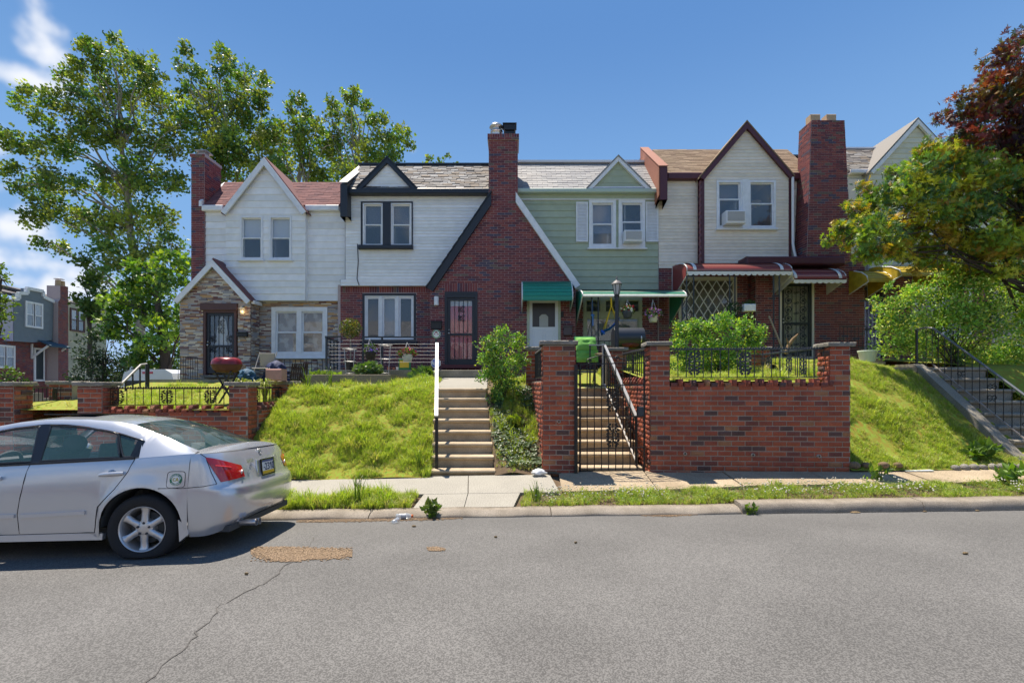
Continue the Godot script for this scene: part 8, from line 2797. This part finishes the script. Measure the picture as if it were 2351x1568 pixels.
	part(t, "panel", MB.new().bevel(Vector3(p.x, 2.21, p.z + 0.062), Vector3(0.25, 0.2, 0.012), 0.005), mat_once("bag_yellow", lin(0.6, 0.45, 0.03), 0.4))
	for q in [[892, 0.06], [904, 0.055], [913, 0.06]]:
		single("flower_pot", "small terracotta pot in the row beside the green bag" if q[0] < 910 else "small white pot right beside the green bag", "flower pot", MB.new().lathe([Vector2(0.6, 0), Vector2(0.9, 1.6), Vector2(1.0, 1.7), Vector2(0.1, 1.6)], Vector3(ax(q[0], 13.0), 2.03, -13.0), 12, Basis.from_scale(Vector3.ONE * q[1])), M.clay if q[0] < 910 else M.metal_white, "small pots on the porch")
	# yard signs
	p = at(1000.5, 834, 12.0)
	t = thing("yard_sign", "blue octagonal security sign on a stake below the porch", "sign", Vector3(p.x, lawn_y(p.x, 12.0), p.z))
	part(t, "stake", MB.new().bar(Vector3(p.x, p.y, p.z - 0.02), Vector3(p.x, lawn_y(p.x, 12.0) - 0.05, p.z - 0.02), 0.02, 0.02, Vector3.BACK), M.metal_bright)
	part(t, "border", MB.new().lathe([Vector2(0.125, -0.006), Vector2(0.125, 0.006), Vector2(0.001, 0.006)], p, 8, Basis(Vector3.RIGHT, PI / 2), 0.5), M.metal_white)
	part(t, "plate", MB.new().lathe([Vector2(0.112, 0.006), Vector2(0.112, 0.009), Vector2(0.001, 0.009)], p, 8, Basis(Vector3.RIGHT, PI / 2), 0.5), mat_once("sign_blue", lin(0.03, 0.10, 0.45), 0.4))
	letters(t, "ADT", p - t.position + Vector3(0, 0, 0.012), Basis(), 0.09, M.metal_white)
	p = at(1001.5, 767, 12.4)
	t = thing("round_sign", "round white mushroom plaque on the porch rail post", "sign", p)
	part(t, "disc", MB.new().lathe([Vector2(0.11, -0.006), Vector2(0.11, 0.006), Vector2(0.001, 0.006)], p, 28, Basis(Vector3.RIGHT, PI / 2)), M.metal_white)
	part(t, "border", MB.new().lathe([Vector2(0.104, 0.006), Vector2(0.104, 0.009), Vector2(0.085, 0.009), Vector2(0.085, 0.006)], p, 28, Basis(Vector3.RIGHT, PI / 2)), mat_once("bag_green", lin(0.02, 0.22, 0.07)))
	for q in [[0, 0.03, 0.042], [-0.045, -0.015, 0.026], [0.045, -0.015, 0.026]]:
		part(t, "mushroom_cap", MB.new().lathe([Vector2(q[2], 0.0), Vector2(q[2] * 0.75, q[2] * 0.6), Vector2(0.001, q[2] * 0.8)], p + Vector3(q[0], q[1], 0.012), 12, Basis.from_scale(Vector3(1, 1, 0.15))), mat_once("cap_red", lin(0.5, 0.04, 0.04), 0.5))
		part(t, "mushroom_stalk", MB.new().box(p + Vector3(q[0], q[1] - 0.025, 0.01), Vector3(q[2] * 0.6, 0.05, 0.006)), M.lace)
	# green house porch: lamp post, smoker, swing, baskets, cushion
	var lz := 10.9
	p = Vector3(ax(1416.5, lz), yard_r(2.4, lz) - 0.1, -lz)
	t = thing("lamp_post", "black garden lamp post with a glass lantern behind the gate", "lamp post", p)
	var ly := ay(679, lz)
	part(t, "post", MB.new().lathe([Vector2(0.06, p.y), Vector2(0.045, p.y + 0.1), Vector2(0.043, ly - 0.04), Vector2(0.06, ly - 0.03), Vector2(0.06, ly)], Vector3(p.x, 0, p.z), 12), mat_once("post_black", lin(0.012, 0.014, 0.022), 0.35))
	var lan := part(t, "lantern", MB.new().lathe([Vector2(0.055, ly), Vector2(0.06, ly + 0.03), Vector2(0.03, ly + 0.03)], Vector3(p.x, 0, p.z), 6), M.post_black)
	part(lan, "lamp_glass", MB.new().lathe([Vector2(0.055, ly + 0.03), Vector2(0.095, ly + 0.25)], Vector3(p.x, 0, p.z), 6), mat_once("frosted", lin(0.42, 0.44, 0.46), 0.3))
	for k in 6:
		var a := TAU * k / 6
		part(lan, "rib", MB.new().bar(Vector3(p.x + cos(a) * 0.057, ly + 0.03, p.z + sin(a) * 0.057), Vector3(p.x + cos(a) * 0.098, ly + 0.25, p.z + sin(a) * 0.098), 0.012, 0.012), M.post_black)
	part(lan, "cap", MB.new().lathe([Vector2(0.12, ly + 0.25), Vector2(0.115, ly + 0.27), Vector2(0.07, ly + 0.32), Vector2(0.03, ly + 0.34), Vector2(0.015, ly + 0.37), Vector2(0.022, ly + 0.40), Vector2(0.001, ly + 0.44)], Vector3(p.x, 0, p.z), 12), mat_once("lamp_cap", lin(0.14, 0.13, 0.13), 0.6))
	p = at(1442, 777, 12.4)
	t = thing("barrel_grill", "black barrel smoker grill with a worn silver top on the porch", "grill", Vector3(p.x, 2.05, p.z))
	part(t, "barrel", MB.new().lathe([Vector2(0.001, -0.38), Vector2(0.27, -0.38), Vector2(0.275, -0.37), Vector2(0.275, 0.37), Vector2(0.27, 0.38), Vector2(0.001, 0.38)], p, 28, Basis(Vector3.BACK, -PI / 2)), mat("grill_steel", lin(0.045, 0.05, 0.06), 0.38, null, 1.0, {"metal": 0.5}))
	part(t, "heat_panel", MB.new().ball(p + Vector3(0.02, -0.17, 0.215), Vector3(0.23, 0.08, 0.03), 16, 8), mat_once("heat_red", lin(0.14, 0.025, 0.012), 0.6))
	part(t, "handle", MB.new().tube([p + Vector3(0.27, -0.12, 0.25), p + Vector3(0.27, -0.05, 0.30), p + Vector3(0.27, 0.03, 0.28)], 0.016, 6), M.metal_bright)
	for s in [-0.3, 0.3]:
		for zz2 in [-0.2, 0.2]: part(t, "leg", MB.new().bar(p + Vector3(s, -0.15, zz2), Vector3(p.x + s, 2.05, p.z + zz2), 0.03, 0.03, Vector3.BACK), M.iron)
	p = at(1402, 758, 13.3)
	t = thing("toddler_swing", "blue plastic toddler swing on yellow ropes under the awning", "swing", p)
	var rows := []
	for i in 9:
		var f := i / 8.0
		var r := []
		for j in 5:
			var v := j / 4.0 * 2 - 1
			r.append(p + Vector3(-0.2 + 0.44 * f, -0.06 + 0.36 * pow(f, 2.0) + 0.07 * v * v, 0.16 * v))
		rows.append(r)
	var bl := mat_once("swing_blue", lin(0.01, 0.11, 0.5), 0.35)
	part(t, "seat", MB.new().grid(rows, true).tube([p + Vector3(-0.2, -0.1, -0.15), p + Vector3(-0.23, -0.02, 0), p + Vector3(-0.2, -0.1, 0.15)], 0.04, 6), bl)
	for q in [[-0.18, 0.14], [-0.18, -0.14], [0.2, 0.14], [0.2, -0.14]]:
		part(t, "rope", MB.new().tube([p + Vector3(q[0], 0.0 if q[0] < 0 else 0.2, q[1]), at(1404, 702, 13.3)], 0.013, 5), mat_once("rope_yellow", lin(0.65, 0.43, 0.01), 0.7))
	part(t, "rope", MB.new().tube([at(1404, 706, 13.3), at(1403.5, 684, 13.3)], 0.025, 6), M.rope_yellow)
	hanging_basket("red and white geraniums in a dark basket under the green awning", at(1441, 718, 13.2), at(1441, 688, 13.25), Color(0.06, 0.07, 0.09), Vector3(0.2, 0.15, 0.15), [Color(0.5, 0.015, 0.02), Color(0.55, 0.02, 0.03), Color(0.7, 0.68, 0.55)], 70)
	hanging_basket("mixed purple and magenta petunias in a white basket at the awning end", at(1500, 727, 13.2), at(1499, 688, 13.3), Color(0.62, 0.60, 0.55), Vector3(0.26, 0.15, 0.2), [Color(0.45, 0.08, 0.4), Color(0.55, 0.25, 0.55), Color(0.22, 0.06, 0.4), Color(0.5, 0.12, 0.05)], 150)
	single("wind_chime", "blue butterfly wind chime hanging by the porch post", "wind chime", MB.new().ball(at(1361, 724, 13.3), Vector3(0.06, 0.035, 0.02), 8, 5).tube([at(1361, 688, 13.3), at(1361, 724, 13.3)], 0.004, 4).tube([at(1361.5, 726, 13.3), at(1361.5, 748, 13.3)], 0.02, 6), mat_once("chime_blue", lin(0.05, 0.16, 0.4), 0.4))
	# cushion over the chair back
	p = at(1344, 802, 10.9)
	t = thing("chair_cushion", "lime green tufted cushion draped over a chair behind the gate", "cushion", Vector3(p.x, p.y - 0.2, p.z))
	var cm := mat_once("cushion_green", lin(0.16, 0.42, 0.07), 0.85, M.tex.soft, 1.5, {})
	for q in [[0.0, 0.12, 0.09, 0.46, 0.34, -0.5], [0.02, -0.16, 0.16, 0.48, 0.28, -0.15]]:
		var rr := []
		for i in 13:
			var r := []
			for j in 13:
				var u := i / 12.0 * 2 - 1
				var v := j / 12.0 * 2 - 1
				var puff := (1 - pow(absf(u), 4.0)) * (1 - pow(absf(v), 4.0)) * (0.075 - 0.035 * pow(cos(u * PI * 1.5) * cos(v * PI * 1.0), 2.0))
				r.append(p + Vector3(q[0], q[1], q[2]) + Basis(Vector3.RIGHT, q[5]) * Vector3(v * q[3] / 2, u * q[4] / 2, puff))
			rr.append(r)
		part(t, "pad", MB.new().grid(rr, true), cm)
	part(t, "back_cloth", MB.new().box(p + Vector3(-0.03, 0.14, -0.02), Vector3(0.42, 0.32, 0.05), Basis(Vector3.RIGHT, -0.45)), mat_once("bag_green", lin(0.02, 0.22, 0.07)))
	var ch := thing("garden_chair", "dark metal garden chair under the lime cushion", "chair", Vector3(p.x, 1.62, p.z))
	for s in [-0.22, 0.22]:
		part(ch, "leg", MB.new().tube([Vector3(p.x + s, 1.62, p.z + 0.05), Vector3(p.x + s, 2.0, p.z), p + Vector3(s, 0.2, -0.05)], 0.014, 5), M.iron)
		part(ch, "leg", MB.new().tube([Vector3(p.x + s, 1.62, p.z - 0.35), Vector3(p.x + s, 2.0, p.z - 0.1)], 0.014, 5), M.iron)
	part(ch, "seat", MB.new().box(Vector3(p.x, 2.0, p.z - 0.1), Vector3(0.46, 0.03, 0.4)), M.iron)
	single("wooden_stick", "pale wooden stick sticking out past the cushion", "stick", MB.new().tube([at(1354, 813, 10.7), at(1372, 812.5, 10.7), at(1391, 812.5, 10.7)], 0.018, 6), mat_once("stick_wood", lin(0.45, 0.33, 0.18), 0.8))
	# cream house porch
	p = at(1720, 707, 13.3)
	t = thing("railing_planter", "white slatted planter box hanging on the porch posts", "planter", p)
	part(t, "box", MB.new().bevel(p, Vector3(0.32, 0.2, 0.18), 0.02), M.white_trim)
	ball_cloud(t, "foliage", p + Vector3(0, 0.13, 0), Vector3(0.17, 0.08, 0.1), 90, 0.06, [Color(0.05, 0.11, 0.03)], M.leaf, leaf_plain)
	leafy("climbing_vine", "dark climbing vine on the porch post before the lattice window", "vine", at(1686, 742, 13.3), Vector3(0.26, 0.3, 0.12), 260, 0.065, [Color(0.03, 0.08, 0.035), Color(0.05, 0.11, 0.04)], leaf_plain)
	single("leaning_pole", "weathered grey pole leaning beside the ornate door", "pole", MB.new().tube([at(1766, 725, 12.9), at(1799, 805, 12.6)], 0.025, 6), M.wood_grey)
	single("driftwood", "gnarled driftwood branch before the ornate door", "driftwood", MB.new().tube([at(1806, 812, 11.6), at(1812, 792, 11.6), at(1822, 778, 11.6), at(1834, 766, 11.6)], [0.05, 0.04, 0.035, 0.012], 6).tube([at(1812, 792, 11.6), at(1806, 775, 11.6)], [0.03, 0.01], 5), mat_once("drift", lin(0.25, 0.16, 0.08), 0.9, M.tex.fine, 3.0))
	fence("iron porch fence right of the ornate door", at(1929, 800, 13.3), at(1990, 800, 13.3), ay(797, 13.3), ay(749, 13.3), M.iron_blue, [], false, "", 0.1)
	fence("low iron rail before the picture window of the green house", at(1346, 800, 13.4), at(1420, 800, 13.4), 2.08, ay(783, 13.4), M.iron, [], false, "", 0.12)
	p = Vector3(ax(1993, 11.6), bank_r(8.4, 11.6), -11.6)
	t = thing("flower_pot", "large pale green plant pot at the top of the right lawn", "flower pot", p)
	part(t, "pot", MB.new().lathe([Vector2(0.13, 0), Vector2(0.19, 0.33), Vector2(0.205, 0.34), Vector2(0.205, 0.38), Vector2(0.18, 0.38), Vector2(0.01, 0.33)], p, 20), mat_once("pot_pale_green", lin(0.47, 0.55, 0.42), 0.6))
	ball_cloud(t, "foliage", p + Vector3(0.12, 0.45, 0), Vector3(0.16, 0.2, 0.12), 60, 0.06, [Color(0.06, 0.13, 0.03)], M.leaf, leaf_plain)
	# concrete porches
	single("porch", "raised concrete porch floor of the green house", "porch", MB.new().box(Vector3(ax(1415, 13.9), 1.7, -13.95), Vector3(2.3, 0.7, 1.9)), M.concrete)
	single("porch", "raised concrete porch floor of the cream house", "porch", MB.new().box(Vector3(ax(1750, 13.7), 2.0, -13.75), Vector3(5.6, 0.7, 1.7)), M.concrete)
	single("porch", "concrete entrance platform of the stone-fronted house", "porch", MB.new().box(Vector3(ax(492, 13.9), 1.62, -13.9), Vector3(2.6, 0.36, 1.6)), M.concrete)

func build_street() -> void:
	# litter and marks
	var p := Vector3(ax(926, 6.36), road_y(-1.4, 6.36) + 0.045, -6.36)
	var t := thing("plastic_bottle", "clear plastic bottle with orange cap lying in the gutter", "bottle", p)
	var cl := mat_once("clear_plastic", Color(0.8, 0.85, 0.9, 0.3), 0.08, null, 1.0, {"glass": 1})
	part(t, "body", MB.new().lathe([Vector2(0.001, -0.1), Vector2(0.038, -0.095), Vector2(0.04, -0.03), Vector2(0.035, 0.0), Vector2(0.04, 0.03), Vector2(0.038, 0.065), Vector2(0.016, 0.1), Vector2(0.016, 0.115)], p, 16, Basis(Vector3.UP, 0.15) * Basis(Vector3.BACK, -PI / 2)), cl)
	part(t, "label_band", MB.new().lathe([Vector2(0.0405, -0.03), Vector2(0.036, 0.0), Vector2(0.0405, 0.03)], p, 16, Basis(Vector3.UP, 0.15) * Basis(Vector3.BACK, -PI / 2)), mat_once("label_grey", lin(0.35, 0.36, 0.38), 0.5))
	part(t, "cap", MB.new().lathe([Vector2(0.019, 0.1), Vector2(0.019, 0.125), Vector2(0.001, 0.125)], p, 12, Basis(Vector3.UP, 0.15) * Basis(Vector3.BACK, -PI / 2)), mat_once("cap_orange", lin(0.6, 0.13, 0.02), 0.5))
	p = Vector3(ax(907, 6.1), road_y(-1.5, 6.1) + 0.028, -6.1)
	single("plastic_cup", "crushed clear plastic cup on the asphalt near the gutter", "cup", MB.new().lathe([Vector2(0.001, -0.05), Vector2(0.026, -0.05), Vector2(0.036, 0.05), Vector2(0.034, 0.05)], p, 12, Basis(Vector3.UP, 1.0) * Basis(Vector3.BACK, -1.45) * Basis.from_scale(Vector3(1, 1, 0.7))), cl)
	leafy("gutter_weed", "leafy weed growing from the kerb joint by the bottle", "weed", Vector3(ax(990, 6.42), road_y(-1.0, 6.4), -6.42), Vector3(0.1, 0.1, 0.07), 70, 0.1, [Color(0.10, 0.18, 0.03), Color(0.16, 0.22, 0.05)], leaf_plain)
	leafy("gutter_weed", "small weed at the step where the kerb rises", "weed", Vector3(ax(1725, 6.4), road_y(3.1, 6.4), -6.4), Vector3(0.08, 0.06, 0.05), 40, 0.07, [Color(0.12, 0.2, 0.03)], leaf_plain)
	leafy("dock_plant", "broad-leaved dock plant in the kerb strip at the far right", "weed", Vector3(ax(2330, 7.2), walk_y(7.4, 7.2), -7.2), Vector3(0.26, 0.12, 0.16), 70, 0.16, [Color(0.13, 0.24, 0.03), Color(0.17, 0.28, 0.04)], leaf_plain)
	leafy("dock_plant", "broad-leaved dock plant beside the sidewalk under the wall end", "weed", Vector3(ax(2015, 7.5), walk_y(5.6, 7.5), -7.5), Vector3(0.18, 0.09, 0.1), 22, 0.13, [Color(0.16, 0.27, 0.03)], leaf_plain)
	leafy("lawn_weed", "spiky weed clump at the foot of the right lawn", "weed", Vector3(ax(2255, 8.3), bank_r(8.0, 8.3), -8.3), Vector3(0.22, 0.12, 0.14), 90, 0.17, [Color(0.11, 0.2, 0.03)], leaf_plain)
	leafy("yellow_plant", "bright lime-leaved plant on the slope below the rounded shrub", "plant", Vector3(0.05, lawn_y(0.05, 9.3), -9.3), Vector3(0.16, 0.1, 0.12), 60, 0.11, [Color(0.30, 0.38, 0.03), Color(0.24, 0.34, 0.03)], leaf_lobed)
	# sawdust and sand on the road, a long crack
	patch("sawdust_patch", "orange-brown sawdust spread on the asphalt behind the car", [[575, 1262], [640, 1256], [720, 1262], [775, 1262], [808, 1271], [770, 1281], [700, 1284], [662, 1291], [620, 1283]], 0.006)
	patch("sawdust_patch", "small round sawdust spot in the middle of the lane", [[980, 1258], [1000, 1256], [1022, 1261], [1010, 1266], [988, 1265]], 0.005)
	patch("sand_drift", "brown sand drifted along the low kerb", [[680, 1196], [790, 1191], [900, 1190], [960, 1189], [1060, 1187], [1062, 1190], [960, 1195], [860, 1197], [690, 1200]], 0.008)
	patch("sand_drift", "brown sand drifted where the kerb rises", [[1470, 1183], [1530, 1178], [1600, 1177], [1602, 1181], [1540, 1187]], 0.008)
	var path := [[722, 1236], [708, 1256], [688, 1278], [655, 1298], [632, 1322], [592, 1345], [548, 1368], [506, 1392], [486, 1420], [452, 1452], [424, 1488], [382, 1522], [345, 1560], [300, 1600]]
	var cr := []
	for k in path.size() - 1:
		for j in 4:
			cr.append(Vector2(path[k][0], path[k][1]).lerp(Vector2(path[k + 1][0], path[k + 1][1]), j / 4.0) + Vector2(gauss(2.5), gauss(1.5)))
	var b := MB.new()
	var prev := []
	for q in cr:
		var g := road_pt(q.x, q.y, 0.004)
		var w := Vector3(rnd(0.002, 0.007), 0, 0)
		if prev.size(): b.quad(prev[0], prev[1], g + w, g - w)
		prev = [g - w, g + w]
	single("road_crack", "long thin crack wandering across the asphalt", "crack", b, mat_once("crack_dark", lin(0.085, 0.08, 0.075), 1.0))
	# paper, bag, stones, leaf scraps
	p = Vector3(ax(2106, 8.0), walk_y(6.6, 8.0) + 0.012, -8.0)
	single("paper_leaflet", "pale blue-white paper leaflet lying on the tan sidewalk", "paper", MB.new().bevel(p, Vector3(0.42, 0.012, 0.16), 0.003, Basis(Vector3.UP, -0.1) * Basis(Vector3.BACK, 0.03)), mat_once("paper", lin(0.62, 0.68, 0.7), 0.7, M.tex.blotch, 3.0))
	var bag := MB.new()
	var bp := Vector3(ax(1237, 8.15), walk_y(0.45, 8.15) + 0.05, -8.15)
	var rows := []
	for i in 9:
		var r := []
		for j in 17:
			var a := TAU * j / 16
			var rr := sin(PI * i / 8.0) * (1.0 + 0.3 * sin(a * 4 + i) + 0.15 * sin(a * 9 - i * 2))
			r.append(bp + Vector3(cos(a) * 0.12 * rr, -0.06 + 0.14 * i / 8.0, -sin(a) * 0.07 * rr))
		r[16] = r[0]
		rows.append(r)
	single("plastic_bag", "crumpled white plastic bag at the foot of the gate pillar", "bag", bag.grid(rows), mat_once("bag_white", lin(0.75, 0.76, 0.78), 0.4))
	for k in 12:
		var x := 7.3 + k * 0.155
		single("edging_stone", "rounded pale edging stone at the foot of the right lawn", "stone", MB.new().ball(Vector3(x, walk_y(x, 8.05) + 0.03, -8.02 + rnd(-0.02, 0.02)), Vector3(rnd(0.06, 0.085), rnd(0.045, 0.065), 0.06), 9, 6), M.cap_stone, "edging stones")
	for q in [[1962, 1062, 0.09], [1990, 1072, 0.07], [2030, 1073, 0.08], [2062, 1075, 0.07]]:
		var c := at(q[0], q[1], 8.05)
		c.y = bank_r(5.8, 8.1) + 0.02
		single("rough_rock", "rough brown rock at the corner of the tall brick wall", "rock", MB.new().ball(c, Vector3(q[2] * 1.2, q[2] * 0.7, q[2]), 7, 5), mat_once("rock_brown", lin(0.26, 0.18, 0.11), 0.95, M.tex.blotch, 4.0), "rocks by the wall corner")
	for q in [[950, 1210, 0.03], [1138, 1235, 0.02], [1965, 1178, 0.07], [2125, 1172, 0.03], [2245, 1171, 0.035], [565, 1320, 0.02], [1322, 1248, 0.018], [2218, 1273, 0.03]]:
		var g := road_pt(q[0], q[1], 0.012)
		single("leaf_scrap", "dry scrap of leaf or bark on the asphalt", "debris", MB.new().ball(g, Vector3(q[2], 0.012, q[2] * 0.5), 6, 4), mat_once("scrap", lin(0.17, 0.12, 0.06), 0.9), "scraps on the asphalt")

func road_pt(x: float, y: float, up: float) -> Vector3:
	var z := 1.65 * F / (y - 884.0)
	for k in 4: z = (EYE - road_y(ax(x, z), z)) * F / (y - 884.0)
	z = minf(z, KERB - 0.01)
	return Vector3(ax(x, z), road_y(ax(x, z), z) + up, -z)

func patch(nm: String, label: String, px: Array, up: float) -> void:
	# loose grains strewn over the road, thinning out towards the rim
	var poly := PackedVector2Array()
	var c := Vector2.ZERO
	for q in px:
		poly.append(Vector2(q[0], q[1]))
		c += Vector2(q[0], q[1]) / px.size()
	var lo := Vector2(INF, INF)
	var hi := -lo
	for q in poly:
		lo = lo.min(q)
		hi = hi.max(q)
	var nz := FastNoiseLite.new()
	nz.frequency = 0.09
	var xf := []
	var cols := []
	var n := int((hi.x - lo.x) * (hi.y - lo.y) * 2.2)
	for k in n:
		var q := Vector2(rnd(lo.x, hi.x), rnd(lo.y, hi.y))
		var grown := c + (q - c) * (0.92 + 0.6 * nz.get_noise_2d(q.x, q.y * 4.0))
		if not Geometry2D.is_point_in_polygon(grown, poly):
			if rng.randf() > 0.16 or not Geometry2D.is_point_in_polygon(c + (q - c) * 0.8, poly): continue
		var s := rnd(0.004, 0.010)
		xf.append(Transform3D(Basis(Vector3.UP, rnd(0, TAU)) * Basis.from_scale(Vector3(s, s * 0.25, s * rnd(0.4, 1.0))), road_pt(q.x, q.y, 0.002 + rnd(0, up))))
		cols.append(shade([Color(0.19, 0.12, 0.062), Color(0.15, 0.095, 0.05), Color(0.24, 0.16, 0.09)]))
	var o := scatter(self, numbered(nm), MB.new().ball(Vector3.ZERO, Vector3.ONE, 6, 3).mesh(), M.painted, xf, cols, true)
	tag(o, label, "sawdust" if nm.begins_with("saw") else "sand")
